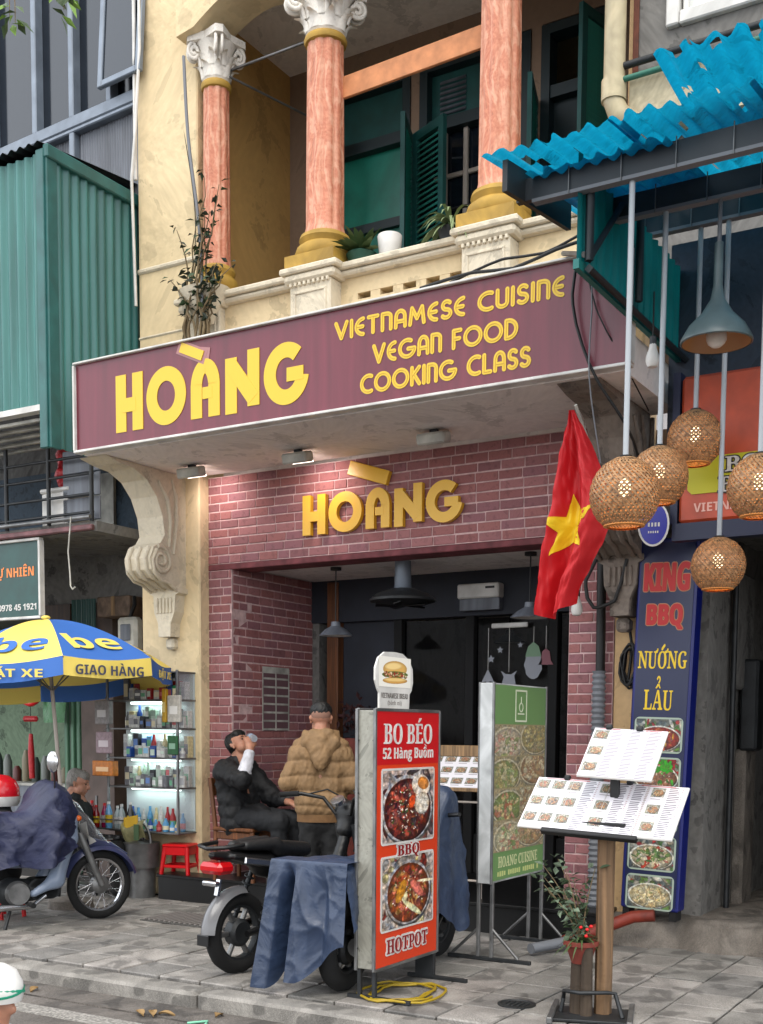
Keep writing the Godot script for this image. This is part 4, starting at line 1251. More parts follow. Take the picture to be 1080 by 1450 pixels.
func left_building():
	# the grey glazed house to the left, its front turned slightly away
	var t := thing("grey_glazed_house", "grey house front of dark windows over ribbed metal panels", "building", Vector3(-9.0, 0, -8.6))
	var g: G
	var a0 := Vector3(-7.50, 0, -8.40); var dir := Vector3(-1, 0, -0.075).normalized()
	var b := Basis(-dir, Vector3.UP, (-dir).cross(Vector3.UP))       # x runs right, z out of the front
	var X := Transform3D(b, a0 - t.position)
	var L := 9.0
	g = G.new(X); g.mm(Vector3(-L, 6.2, -0.30), Vector3(0, 10.4, -0.16)); obj("wall", g, M.frame_dark, t)
	g = G.new(X); corrugated(g, Vector3(-L, 6.2, -0.06), Vector3(L - 0.02, 0, 0), Vector3(0, 1.06, 0), Vector3(0, 0, 1), 0.035, 0.012, true)
	obj("ribbed_panel", g, M.grey_sheet, t)
	g = G.new(X); g.bev(Vector3(-L / 2, 7.30, -0.03), Vector3(L, 0.11, 0.12), 0.01); obj("transom_rail", g, M.alu, t)
	g = G.new(X); g.bev(Vector3(-L / 2, 7.225, -0.045), Vector3(L, 0.04, 0.14), 0.01); obj("transom_rail", g, M.alu, t)
	var xs := [-0.02, -0.56, -1.08, -1.62, -2.3, -3.0]
	for i in xs.size():
		g = G.new(X); g.bev(Vector3(xs[i], 8.8, -0.03), Vector3(0.07, 2.9, 0.10), 0.008)
		if i in [2, 4]: g.bev(Vector3(xs[i], 6.72, -0.02), Vector3(0.07, 1.0, 0.08), 0.008)
		obj("mullion", g, M.alu, t)
		if i > 0:
			g = G.new(X); g.mm(Vector3(xs[i] + 0.03, 7.36, -0.085), Vector3(xs[i - 1] - 0.03, 10.3, -0.075)); obj("window_pane", g, M.dark_glass, t)
	# top-hung window standing ajar
	g = G.new(X * Transform3D(Basis(Vector3.RIGHT, -0.07), Vector3(-0.29, 8.9, 0.02)))
	for q in [[Vector3(-0.25, -0.75, 0), Vector3(0.06, 1.5, 0.05)], [Vector3(0.25, -0.75, 0), Vector3(0.06, 1.5, 0.05)], [Vector3(0, -1.47, 0), Vector3(0.44, 0.06, 0.05)]]: g.bev(q[0], q[1], 0.008)
	var sash := obj("open_sash", g, M.alu, t)
	g = G.new(X * Transform3D(Basis(Vector3.RIGHT, -0.07), Vector3(-0.29, 8.9, 0.02))); g.mm(Vector3(-0.22, -1.44, -0.005), Vector3(0.22, 0, 0.005)); obj("pane", g, M.dark_glass, sash)
	# pipes down its corner
	t = thing("downpipe", "thin white pipe down the corner of the grey house", "pipe", Vector3(-7.62, 6.4, -8.27))
	g = w(t); g.tube([Vector3(-7.62, 9.6, -8.30), Vector3(-7.62, 6.5, -8.30)], 0.017, 8); obj("tube", g, M.white, t)
	t = thing("cable", "slack pale cable hanging beside the thin white pipe", "cable", Vector3(-7.57, 5.4, -8.27))
	g = w(t); g.tube([Vector3(-7.55, 9.6, -8.3), Vector3(-7.55, 8.4, -8.29), Vector3(-7.53, 7.6, -8.27), Vector3(-7.57, 6.9, -8.25), Vector3(-7.63, 6.5, -8.26), Vector3(-7.63, 5.4, -8.3)], 0.014, 8); obj("sheath", g, M.white, t)
	# green corrugated box on the first floor
	t = thing("green_metal_box", "green corrugated metal enclosure over the neighbour's balcony", "enclosure", Vector3(-8.9, 4.3, -7.9))
	g = w(t); corrugated(g, Vector3(-12.0, 4.33, -7.35), Vector3(4.2, 0, 0), Vector3(0, 2.06, 0), Vector3(0, 0, 1), 0.105, 0.028); obj("front_sheet", g, M.green_sheet, t)
	g = w(t); corrugated(g, Vector3(-7.75, 3.97, -7.36), Vector3(0, 0, -1.2), Vector3(0, 2.40, 0), Vector3(1, 0, 0), 0.105, 0.028); obj("side_sheet", g, M.green_sheet, t)
	g = w(t); g.bev(Vector3(-7.79, 5.18, -7.335), Vector3(0.09, 2.45, 0.05), 0.006); g.bev(Vector3(-7.735, 5.18, -7.39), Vector3(0.03, 2.45, 0.12), 0.006); obj("corner_flashing", g, M.green_flash, t)
	g = w(t); g.bev(Vector3(-7.73, 6.385, -7.97), Vector3(0.06, 0.11, 1.30), 0.01); obj("verge_flashing", g, M.green_flash, t)
	g = w(t); corrugated(g, Vector3(-12.0, 6.44, -7.28), Vector3(4.25, 0, 0), Vector3(0, 0.12, -1.25), Vector3(0, 1, 0), 0.105, 0.03); obj("roof_sheet", g, M.dark_steel, t)
	g = w(t); g.mm(Vector3(-12.0, 4.28, -7.42), Vector3(-7.85, 4.33, -7.33)); obj("sill_strip", g, M.white, t)
	g = w(t); g.mm(Vector3(-12, 6.3, -8.55), Vector3(-7.8, 6.36, -7.4)); obj("lining", g, M.dark_steel, t)
	g = w(t)
	for k in 5: g.bev(Vector3(-10.0, 4.24 - 0.02 * k, -7.45 - 0.12 * k), Vector3(4.2, 0.03, 0.04), 0.005)
	obj("louvre", g, M.off_white, t)
	# the balcony below it
	t = thing("neighbour_balcony", "narrow balcony with dark rails and grey boards under the green metal box", "balcony", Vector3(-9.4, 3.4, -8.1))
	g = w(t); g.mm(Vector3(-12.5, 3.33, -9.4), Vector3(-7.72, 3.42, -7.86)); obj("floor", g, M.plaster_grey, t)
	g = w(t); g.bev(Vector3(-10.1, 3.36, -7.82), Vector3(4.75, 0.05, 0.05), 0.01); obj("pipe_edge", g, mat(Color(0.50, 0.33, 0.34), 0.6, "blotch", 2.0), t)
	g = w(t); g.cyl(Vector3(-12.4, 3.45, -7.8), Vector3(-7.74, 3.45, -7.8), 0.02); obj("pipe", g, M.steel, t)
	for y in [4.18, 4.0, 3.84, 3.66, 3.5]:
		g = w(t); g.cyl(Vector3(-12.4, y, -7.84), Vector3(-7.74, y, -7.84), 0.013); obj("rail", g, M.dark_steel, t)
	for x in [-7.76, -8.30, -8.86, -9.45]:
		g = w(t); g.cyl(Vector3(x, 3.42, -7.84), Vector3(x, 4.2, -7.84), 0.02); obj("baluster", g, M.dark_steel, t)
	for k in 3:
		g = w(t); g.bev(Vector3(-7.96, 3.55 + 0.215 * k, -7.92), Vector3(0.46, 0.205, 0.02), 0.004); obj("board", g, M.grey_sheet, t)
	g = w(t); g.mm(Vector3(-20, 3.42, -9.3), Vector3(-7.72, 4.3, -9.2)); obj("back_wall", g, mat(Color(0.26, 0.33, 0.40), 0.8, "stain", 1.0), t)
	g = w(t); g.mm(Vector3(-9.1, 3.45, -9.19), Vector3(-8.75, 4.2, -9.15)); obj("pale_door", g, M.off_white, t)
	var bag := thing("plastic_bag", "red plastic bag tied on the neighbour's balcony", "bag", Vector3(-8.28, 3.78, -8.05))
	var bn := FastNoiseLite.new(); bn.seed = 4; bn.frequency = 9.0
	g = G.new()
	Field.new([[Vector3(0, 0.08, 0), Vector3(0.02, 0.14, 0), 0.09, 0.1], [Vector3(0, 0.14, 0), Vector3(-0.04, 0.3, 0), 0.09, 0.05], [Vector3(-0.04, 0.3, 0), Vector3(-0.02, 0.42, 0), 0.05, 0.07]], 0.016, 0.05).into(g, func(p: Vector3, q: Vector3): return p + q * bn.get_noise_3dv(p) * 0.03)
	obj("film", g, M.bag_red, bag)
	var cr := thing("foam_box", "white foam box on the neighbour's balcony under the red bag", "box", Vector3(-8.30, 3.42, -8.05))
	g = G.new(); g.bev(Vector3(0, 0.16, 0), Vector3(0.36, 0.32, 0.28), 0.02); obj("tub", g, M.white, cr)
	g = G.new(); g.bev(Vector3(0, 0.335, 0), Vector3(0.38, 0.04, 0.30), 0.012); obj("lid", g, M.white, cr)
	# what hangs over the shop: beam, dark soffit
	t = thing("neighbour_shop_house", "dark recessed ground floor of the neighbouring shop", "building", Vector3(-10, 0, -9.5))
	g = w(t); g.mm(Vector3(-20, 2.86, -12.5), Vector3(-7.66, 3.33, -9.0)); obj("beam", g, M.plaster_grey, t)
	g = w(t); g.mm(Vector3(-20, 0, -10.9), Vector3(-7.66, 3.3, -10.8)); obj("back_wall", g, mat(Color(0.46, 0.55, 0.46), 0.8, "stain", 0.7), t)
	g = w(t); g.mm(Vector3(-20, 4.3, -9.4), Vector3(-7.7, 10.4, -9.2)); g.mm(Vector3(-20, 3.34, -12.6), Vector3(-7.7, 3.45, -9.4)); obj("upper_wall", g, M.plaster_grey, t)
	g = w(t); g.mm(Vector3(-9.75, 0, -10.4), Vector3(-9.6, 2.86, -9.4)); obj("partition", g, M.plaster_grey, t)
	# green fascia sign with its orange lettering (cut by the frame)
	t = thing("green_sign", "dark green sign with orange capitals and phone digits, white frame", "sign", Vector3(-9.2, 2.62, -7.86))
	g = w(t); g.mm(Vector3(-10.4, 2.60, -7.89), Vector3(-8.44, 3.31, -7.86)); obj("panel", g, mat(Color(0.06, 0.27, 0.25), 0.4, "soft", 1.0), t)
	g = w(t)
	g.bev(Vector3(-9.42, 3.315, -7.86), Vector3(1.98, 0.025, 0.06), 0.004); g.bev(Vector3(-9.42, 2.595, -7.86), Vector3(1.98, 0.025, 0.06), 0.004); g.bev(Vector3(-8.435, 2.955, -7.86), Vector3(0.025, 0.695, 0.062), 0.004)
	obj("frame", g, M.white, t)
	word("Y TỰ NHIÊN", Vector2(0.66, 0.135), Transform3D(Basis(), Vector3(-8.86, 3.03, -7.858) - t.position), "lettering", mat(Color(0.90, 0.52, 0.25), 0.5), t)
	word("0988 322 - 0978 45 1921", Vector2(0.95, 0.06), Transform3D(Basis(), Vector3(-8.98, 2.70, -7.858) - t.position), "phone_number", M.white, t)
	# wire hook hanging from the balcony
	t = thing("wire_hook", "thin white wire hook hanging beside the green sign", "wire", Vector3(-7.98, 2.85, -7.75))
	g = w(t); g.tube([Vector3(-7.96, 3.46, -7.78), Vector3(-7.98, 3.15, -7.76), Vector3(-7.95, 2.95, -7.75), Vector3(-7.945, 2.84, -7.75), Vector3(-7.92, 2.81, -7.75), Vector3(-7.89, 2.83, -7.75)], 0.007, 6); obj("strand", g, M.off_white, t)

func right_building():
	var t := thing("grey_passage_house", "grimy grey house with a dark passage and a white window above", "building", Vector3(-1.0, 0, -9.4))
	var g: G
	# ground floor: left wall of the passage, dark and stained
	g = w(t); g.mm(Vector3(-2.74, 0.0, -15.0), Vector3(-2.40, 3.05, -8.62)); obj("passage_wall", g, M.plaster_grey, t)
	g = w(t); g.mm(Vector3(-1.15, 0.0, -15.0), Vector3(-0.9, 3.05, -8.5)); obj("passage_wall", g, M.plaster_grey, t)
	g = w(t); g.mm(Vector3(-2.74, 0.0, -15.2), Vector3(-0.9, 3.05, -15.0)); obj("end_wall", g, M.plaster_grey, t)
	g = w(t); g.mm(Vector3(-2.74, 3.05, -15.2), Vector3(2.5, 3.3, -8.30)); obj("passage_ceiling", g, M.plaster_grey, t)
	g = w(t); g.mm(Vector3(-0.9, 0.0, -9.0), Vector3(4.0, 3.05, -8.4)); obj("front_wall", g, M.plaster_grey, t)
	g = w(t); g.bev(Vector3(-2.36, 0.80, -9.62), Vector3(0.10, 1.26, 0.34), 0.02); obj("plaster_pier", g, M.concrete, t)
	g = w(t); g.bev(Vector3(-2.37, 2.35, -9.45), Vector3(0.06, 0.9, 0.5), 0.02); obj("plaster_patch", g, M.plaster_grey, t)
	g = w(t); g.cyl(Vector3(-2.35, 0.2, -9.15), Vector3(-2.35, 3.0, -9.15), 0.022); obj("pipe", g, M.dark_steel, t)
	g = w(t); g.bev(Vector3(-2.30, 1.78, -9.55), Vector3(0.14, 0.72, 0.22), 0.02); obj("meter_box", g, M.dark_steel, t)
	# fascia over the passage, behind the orange sign
	g = w(t); g.mm(Vector3(-2.62, 3.3, -8.62), Vector3(4.0, 4.9, -8.20)); obj("fascia", g, mat(Color(0.22, 0.25, 0.31), 0.7, "stain", 1.0, "", 0, 0, true), t)
	# upper floor
	g = w(t); g.mm(Vector3(-2.90, 4.9, -9.2), Vector3(4.0, 5.75, -8.46)); obj("band", g, M.plaster_grey, t)
	g = w(t); g.mm(Vector3(-2.98, 5.75, -9.2), Vector3(4.0, 6.13, -8.28)); obj("ledge", g, mat(Color(0.74, 0.70, 0.60), 0.9, "stain", 0.9, "lump_n", 0.4, 0, true), t)
	g = w(t)
	g.mm(Vector3(-2.98, 6.13, -9.2), Vector3(-2.74, 9.0, -8.36)); g.mm(Vector3(-2.74, 6.13, -9.2), Vector3(4.0, 6.42, -8.36)); g.mm(Vector3(-2.74, 8.0, -9.2), Vector3(4.0, 9.0, -8.36)); g.mm(Vector3(-1.5, 6.42, -9.2), Vector3(4.0, 8.0, -8.36))
	g.mm(Vector3(-2.74, 6.42, -9.2), Vector3(-1.5, 8.0, -8.9))
	obj("upper_wall", g, M.plaster_grey, t)
	g = w(t)
	g.bev(Vector3(-2.70, 7.2, -8.36), Vector3(0.09, 1.56, 0.1), 0.01); g.bev(Vector3(-2.1, 6.46, -8.36), Vector3(1.1, 0.09, 0.1), 0.01)
	g.bev(Vector3(-2.62, 7.2, -8.38), Vector3(0.035, 1.4, 0.06), 0.008)
	var fr := obj("window_frame", g, M.white, t)
	g = w(t); g.mm(Vector3(-2.65, 6.51, -8.42), Vector3(-1.5, 8.0, -8.40)); obj("blind", g, mat(Color(0.80, 0.81, 0.80), 0.5), fr)
	g = w(t); g.cyl(Vector3(-3.05, 6.20, -8.24), Vector3(1.0, 6.24, -8.24), 0.025); obj("pipe", g, M.dark_steel, t)
	g = w(t); g.cyl(Vector3(-3.05, 6.10, -8.22), Vector3(1.0, 6.14, -8.22), 0.02); obj("green_pipe", g, mat(Color(0.16, 0.40, 0.33), 0.5), t)
	# cream downpipe between the houses
	t = thing("downpipe", "thick cream plastic downpipe between the yellow and grey houses", "pipe", Vector3(-3.08, 5.85, -8.25))
	g = w(t); g.tube([Vector3(-3.08, 9.2, -8.24), Vector3(-3.08, 5.98, -8.24), Vector3(-3.04, 5.88, -8.25), Vector3(-2.95, 5.82, -8.3)], [0.075, 0.075, 0.08, 0.08], 16); obj("tube", g, mat(Color(0.78, 0.72, 0.58), 0.5, "blotch", 1.5), t)
	g = w(t); g.cyl(Vector3(-3.08, 5.98, -8.24), Vector3(-3.08, 6.12, -8.24), 0.088, -1, 16); obj("socket", g, mat(Color(0.78, 0.72, 0.58), 0.5, "blotch", 1.5), t)
	# rusty upright between the houses
	t = thing("steel_upright", "rusty steel upright beside the cream downpipe", "post", Vector3(-2.96, 6.13, -8.33))
	g = w(t); g.bev(Vector3(-2.965, 7.6, -8.345), Vector3(0.04, 2.9, 0.02), 0.004); obj("bar", g, mat(Color(0.42, 0.22, 0.15), 0.8, "blotch", 3.0), t)
	# orange sign over the passage; its chef is left out, only plain colours, label and words stay
	t = thing("orange_sign", "orange shop sign with yellow-green label over the dark passage", "sign", Vector3(-1.8, 2.98, -8.0))
	g = w(t); g.bev(Vector3(-1.55, 3.46, -8.02), Vector3(1.82, 0.97, 0.05), 0.02); obj("panel", g, mat(Color(0.76, 0.30, 0.17), 0.45, "soft", 1.0), t)
	g = w(t); g.mm(Vector3(-2.50, 2.86, -8.08), Vector3(-0.6, 2.975, -7.99)); g.mm(Vector3(-2.52, 2.975, -8.2), Vector3(-2.47, 3.98, -8.0)); obj("frame", g, mat(Color(0.10, 0.13, 0.24), 0.5), t)
	var py := PackedVector2Array()
	for q in [[0.08, 0.08, PI], [0.08, 0.245, PI / 2], [1.1, 0.245, 0.0], [1.1, 0.08, -PI / 2]]:
		for k in 6: py.append(Vector2(q[0], q[1] - 0.06) + Vector2(cos(q[2] + PI / 2 - PI / 10 * k), sin(q[2] + PI / 2 - PI / 10 * k)) * 0.035)
	g = w(t); g.prism(PackedVector2Array([Vector2(-2.37, 3.16), Vector2(-2.40, 3.19), Vector2(-2.40, 3.37), Vector2(-2.37, 3.40), Vector2(-1.2, 3.40), Vector2(-1.2, 3.16)]), -7.99, -7.986); obj("label_panel", g, mat(Color(0.72, 0.70, 0.10), 0.5), t)
	var X := Transform3D(Basis(), Vector3(0, 0, -7.984) - t.position)
	for q in [["BO", -2.04, 3.335, 0.22, 0.10], ["BÉO", -2.02, 3.22, 0.34, 0.13]]:
		word(q[0], Vector2(q[3], q[4]), X * Transform3D(Basis(), Vector3(q[1], q[2], 0)), "lettering_outline", mat(Color(0.16, 0.14, 0.14), 0.5), t, true, 0.002, 0.009)
		word(q[0], Vector2(q[3], q[4]), X * Transform3D(Basis(), Vector3(q[1], q[2], 0.0038)), "lettering", M.white, t, true, 0.003)
	word("VIETNAMESE RESTAURANT", Vector2(1.05, 0.06), X * Transform3D(Basis(), Vector3(-1.83, 3.07, -0.008)), "lettering", mat(Color(0.86, 0.66, 0.60), 0.5), t, false, 0.003)
	# plain white cloud-shaped hat printed on the sign
	# oval blue number plate
	t = thing("oval_plate", "oval blue enamel plate with white rim hung by the woven lamps", "plate", Vector3(-2.6, 2.9, -7.9))
	var XX := Transform3D(Basis(Vector3.UP, 0.25), Vector3(-2.60, 2.97, -7.9) - t.position)
	var ov := PackedVector2Array(); var ov2 := PackedVector2Array()
	for k in 28:
		ov.append(Vector2(cos(TAU * k / 28) * 0.105, sin(TAU * k / 28) * 0.15)); ov2.append(Vector2(cos(TAU * k / 28) * 0.092, sin(TAU * k / 28) * 0.137))
	g = G.new(XX); g.prism(ov, -0.012, 0.006); obj("rim", g, M.white, t)
	g = G.new(XX); g.prism(ov2, 0.006, 0.009); obj("face", g, mat(Color(0.05, 0.09, 0.55), 0.3), t)
	g = G.new(XX)
	for k in 4: g.box(Vector3(-0.03 + 0.022 * k, -0.005, 0.010), Vector3(0.012, 0.026, 0.003))
	for k in 5: g.box(Vector3(-0.03 + 0.015 * k, -0.055, 0.010), Vector3(0.008, 0.014, 0.003))
	obj("marks", g, M.white, t)

# ---------------------------------------------------------------- canopy sign
func canopy_sign():
	var t := thing("canopy_sign", "long maroon sign with yellow capitals on the canopy edge", "sign", Vector3(-4.95, 3.85, -7.27))
	var g: G
	g = w(t); g.mm(Vector3(-7.35, 3.86, -7.32), Vector3(-2.57, 4.56, -7.262)); obj("panel", g, M.sign_red, t)
	g = w(t)
	g.bev(Vector3(-4.96, 4.565, -7.275), Vector3(4.80, 0.016, 0.09), 0.004); g.bev(Vector3(-4.96, 3.853, -7.275), Vector3(4.80, 0.020, 0.09), 0.004)
	g.bev(Vector3(-7.355, 4.207, -7.275), Vector3(0.02, 0.688, 0.088), 0.004); g.bev(Vector3(-2.565, 4.207, -7.275), Vector3(0.02, 0.688, 0.088), 0.004)
	obj("frame", g, M.white, t)
	var o := Transform3D(Basis(), -t.position)
	big_name(o * Transform3D(Basis(), Vector3(-6.90, 3.955, -7.262)), 1.90, 0.45, 0.005, M.letter_yellow, t)
	g = w(t); g.box(Vector3(-6.10, 4.475, -7.255), Vector3(0.24, 0.075, 0.012), Basis(Vector3(0, 0, 1), -0.42)); obj("accent", g, M.letter_yellow, t)
	g = w(t); g.box(Vector3(-6.10, 4.475, -7.2585), Vector3(0.30, 0.11, 0.004), Basis(Vector3(0, 0, 1), -0.42)); g.box(Vector3(-5.98, 4.42, -7.2592), Vector3(0.10, 0.14, 0.003), Basis(Vector3(0, 0, 1), -0.2)); obj("tape", g, mat(Color(0.62, 0.42, 0.42), 0.4), t)
	write_line("VIETNAMESE CUISINE", o * Transform3D(Basis(), Vector3(-4.78, 4.34, -7.262)), 1.77, 0.135, 0.029, t, M.letter_yellow, M.letter_inline)
	write_line("VEGAN FOOD", o * Transform3D(Basis(), Vector3(-4.46, 4.13, -7.262)), 1.125, 0.14, 0.029, t, M.letter_yellow, M.letter_inline)
	write_line("COOKING CLASS", o * Transform3D(Basis(), Vector3(-4.56, 3.935, -7.262)), 1.32, 0.14, 0.029, t, M.letter_yellow, M.letter_inline)

# ---------------------------------------------------------------- plants and pots on the balcony
func strap_plant(g: G, c: Vector3, n: int, L: float, W: float, rng: RandomNumberGenerator, droop := 1.0):
	for k in n:
		var a := rng.randf() * TAU
		var d := Vector3(cos(a), 0, sin(a)); var s := Vector3(-d.z, 0, d.x)
		var len := L * rng.randf_range(0.6, 1.1); var lift := rng.randf_range(0.3, 1.0)
		var f := func(u: float, q: float):
			var wd := W * (1.0 - q) * (0.5 + q * 2.0) * (u * 2 - 1)
			return c + d * (len * q * (1.05 - 0.55 * lift)) + Vector3(0, len * (lift * q - droop * 0.7 * q * q), 0) + s * wd + Vector3(0, -abs(u - 0.5) * 0.4 * wd * 0, 0)
		g.sheet(1, 5, f)

func balcony_bits():
	var rng := RandomNumberGenerator.new(); rng.seed = 31
	var t := thing("flower_pot", "white cup-shaped flower pot on the balcony coping", "pot", Vector3(-4.99, 5.31, -8.38))
	var g := G.new(); g.lathe([Vector2(0, 0), Vector2(0.07, 0), Vector2(0.085, 0.05), Vector2(0.1, 0.19), Vector2(0.095, 0.2), Vector2(0.08, 0.19), Vector2(0, 0.17)], 20); obj("cup", g, M.white, t)
	t = thing("potted_plant", "green potted leafy plant beside the white flower pot", "plant", Vector3(-5.24, 5.31, -8.36))
	g = G.new(); g.lathe([Vector2(0, 0), Vector2(0.09, 0), Vector2(0.13, 0.09), Vector2(0.12, 0.1), Vector2(0, 0.08)], 18); obj("bowl", g, mat(Color(0.14, 0.30, 0.24), 0.5), t)
	g = G.new(); strap_plant(g, Vector3(0, 0.09, 0), 30, 0.34, 0.042, rng, 0.4); obj("leaves", g, M.leaf2, t)
	g = G.new(); strap_plant(g, Vector3(0.04, 0.09, 0.02), 12, 0.24, 0.03, rng, 0.5); obj("pale_leaves", g, M.leaf_pale, t)
	t = thing("spider_plant", "pale drooping spider plant beside the column base", "plant", Vector3(-4.40, 5.31, -8.30))
	g = G.new(); g.lathe([Vector2(0, 0), Vector2(0.07, 0), Vector2(0.1, 0.1), Vector2(0, 0.1)], 16); obj("bowl", g, M.dark_steel, t)
	g = G.new(); strap_plant(g, Vector3(0, 0.1, 0), 80, 0.44, 0.018, rng, 1.2); obj("leaves", g, M.leaf_pale, t)
	g = G.new(); strap_plant(g, Vector3(0, 0.1, 0), 26, 0.30, 0.017, rng, 1.1); obj("green_leaves", g, M.leaf2, t)
	# climber dried on the first column
	t = thing("climbing_plant", "scraggly climber with dark leaves winding up the first balcony column", "plant", Vector3(-6.72, 5.0, -8.12))
	g = G.new()
	var lf := G.new(); var lf2 := G.new()
	for k in 14:
		var pts := []
		var p := Vector3(rng.randf_range(-0.14, 0.16), -0.1, rng.randf_range(-0.02, 0.05))
		var spread := rng.randf_range(-0.3, 0.42)
		var top := rng.randf_range(0.5, 1.35)
		for q in 9:
			var u := q / 8.0
			pts.append(p + Vector3(spread * u * u + rng.randf_range(-0.025, 0.025), top * u + 0.0, 0.03 + rng.randf_range(-0.02, 0.03)))
			if u > 0.3:
				for z in 3:
					if rng.randf() < 0.72:
						leaf_quad(lf if rng.randf() < 0.7 else lf2, pts[q] + Vector3(rng.randf_range(-0.03, 0.03), rng.randf_range(-0.04, 0.04), rng.randf_range(-0.02, 0.03)), Vector3(rng.randfn(), rng.randf_range(-0.8, 0.3), rng.randfn() * 0.5 + 0.3).normalized(), rng.randf_range(0.05, 0.1), rng.randf_range(0.035, 0.06), rng)
		g.tube(pts, [0.012, 0.011, 0.01, 0.009, 0.008, 0.007, 0.006, 0.005, 0.003], 5)
	obj("stems", g, M.twig, t); obj("leaves", lf, M.leaf_dark, t); obj("green_leaves", lf2, M.leaf, t)
	t = thing("planter", "cracked plaster planter ledge under the dried climber", "planter", Vector3(-6.75, 4.6, -8.2))
	g = G.new(); g.lathe([Vector2(0, 0.45), Vector2(0.10, 0.45), Vector2(0.13, 0.55), Vector2(0.22, 0.66), Vector2(0.25, 0.74), Vector2(0.22, 0.74), Vector2(0, 0.70)], 20, Transform3D(Basis.from_scale(Vector3(1, 1, 0.75)), Vector3.ZERO)); obj("bowl", g, M.white_old, t)

# ---------------------------------------------------------------- blue awning next door
func awning():
	var t := thing("blue_awning", "torn bright blue corrugated awning on dark steel beams", "awning", Vector3(-1.6, 4.6, -7.0))
	var g: G
	var nz := FastNoiseLite.new(); nz.seed = 12; nz.frequency = 2.6; nz.fractal_octaves = 3
	# main sheets: front edge z -6.0, rising towards the house, edges ragged
	var x := -3.0
	var k := 0
	while x < 0.6:
		g = w(t)
		var x0 := x
		var rag := func(s: float, q: float):
			var X := x0 + s * 0.80
			return lerpf(0.015 + 0.035 * nz.get_noise_2d(X * 3.0, 1.0), 1.0, q)
		var torn := func(s: float, q: float): return nz.get_noise_2d(x0 * 2.0 + s * 3.2, 40.0 + q * 3.4) > 0.40
		corrugated(g, Vector3(x0, 4.685 + 0.012 * (k % 2), -5.98), Vector3(0.80, 0.0, 0), Vector3(0, 0.33, -2.25), Vector3(0, 1, 0), 0.1, 0.034, false, rag, torn)
		obj("roof_sheet", g, M.blue_sheet, t)
		x += 0.72; k += 1
	# a second layer laid under them, its broken front further in
	for q in [-2.82, -0.95]:
		g = w(t)
		var x0: float = q
		var rag := func(s: float, e: float):
			var X := x0 + s * 0.8
			return lerpf(0.06 + 0.09 * nz.get_noise_2d(X * 4.0, 7.0), 1.0, e)
		corrugated(g, Vector3(x0, 4.625, -6.14), Vector3(0.8, 0, 0), Vector3(0, 0.12, -0.95), Vector3(0, 1, 0), 0.1, 0.03, false, rag)
		obj("under_sheet", g, M.blue_sheet, t)
	# a loose sheet lying on top, tipped up at the street
	g = w(t)
	var rag2 := func(s: float, e: float): return lerpf(0.03 * nz.get_noise_2d(s * 9.0, 17.0), 1.0, e)
	corrugated(g, Vector3(-2.06, 4.985, -6.05), Vector3(1.7, 0.0, 0), Vector3(0.0, -0.05, -0.85), Vector3(0, 1, 0), 0.135, 0.045, false, rag2, func(s: float, q: float): return nz.get_noise_2d(s * 5.0, 60.0 + q * 2.0) > 0.42)
	obj("loose_sheet", g, M.blue_sheet, t)
	# holes read as torn scraps: dark grime patches are left to the light; beams
	for q in [[-6.32, 4.58, -2.92], [-6.90, 4.63, -2.75], [-7.6, 4.80, -2.7]]:
		g = w(t); g.mm(Vector3(q[2], q[1] - 0.045, q[0] - 0.02), Vector3(1.2, q[1] + 0.075, q[0] + 0.02)); obj("beam", g, mat(Color(0.13, 0.15, 0.17), 0.5), t)
		g = w(t); g.mm(Vector3(q[2] + 0.1, q[1] - 0.066, q[0] - 0.026), Vector3(1.2, q[1] - 0.047, q[0] + 0.03)); obj("beam_flange", g, M.cable_grey, t)
		for e in 9:
			g = w(t); g.cyl(Vector3(-2.6 + 0.3 * e, q[1] - 0.07, q[0] + 0.034), Vector3(-2.6 + 0.3 * e, q[1] + 0.09, q[0] + 0.034), 0.004, -1, 5); obj("tie_wire", g, M.steel, t)
	# dark end board along the left edge
	g = w(t)
	g.prism(PackedVector2Array([Vector2(-6.06, 4.665), Vector2(-6.06, 4.50), Vector2(-6.98, 4.62), Vector2(-6.98, 4.80)]), -2.895, -2.865, Transform3D(Basis(Vector3(0, 0, 1), Vector3(0, 1, 0), Vector3(-1, 0, 0)), Vector3.ZERO) * Transform3D(Basis(), Vector3(0, 0, 5.76)))
	obj("end_board", g, mat(Color(0.10, 0.12, 0.13), 0.6), t)
	# teal side sheet with its dark frame
	g = w(t); corrugated(g, Vector3(-2.55, 4.165, -6.30), Vector3(0, 0, -1.95), Vector3(0, 0.56, 0), Vector3(1, 0, 0), 0.12, 0.03); obj("side_sheet", g, M.teal_sheet, t)
	var ff := mat(Color(0.09, 0.12, 0.14), 0.6)
	for q in [[Vector3(-2.50, 4.16, -6.36), Vector3(-2.50, 4.62, -6.36)], [Vector3(-2.50, 4.17, -6.36), Vector3(-2.50, 4.64, -6.86)], [Vector3(-2.50, 4.12, -6.36), Vector3(-2.50, 4.12, -8.2)], [Vector3(-2.50, 4.2, -7.2), Vector3(-2.50, 4.72, -7.2)]]:
		g = w(t); g.cyl(q[0], q[1], 0.026, -1, 4); obj("frame_bar", g, ff, t)
	g = w(t); g.mm(Vector3(-2.57, 4.11, -8.25), Vector3(-2.535, 4.162, -6.30)); obj("sheet_edge", g, mat(Color(0.05, 0.40, 0.38), 0.5), t)
	# steel strut carrying the corner
	g = w(t); g.cyl(Vector3(-3.02, 4.60, -7.24), Vector3(-2.53, 4.20, -6.36), 0.016); obj("strut", g, M.steel, t)

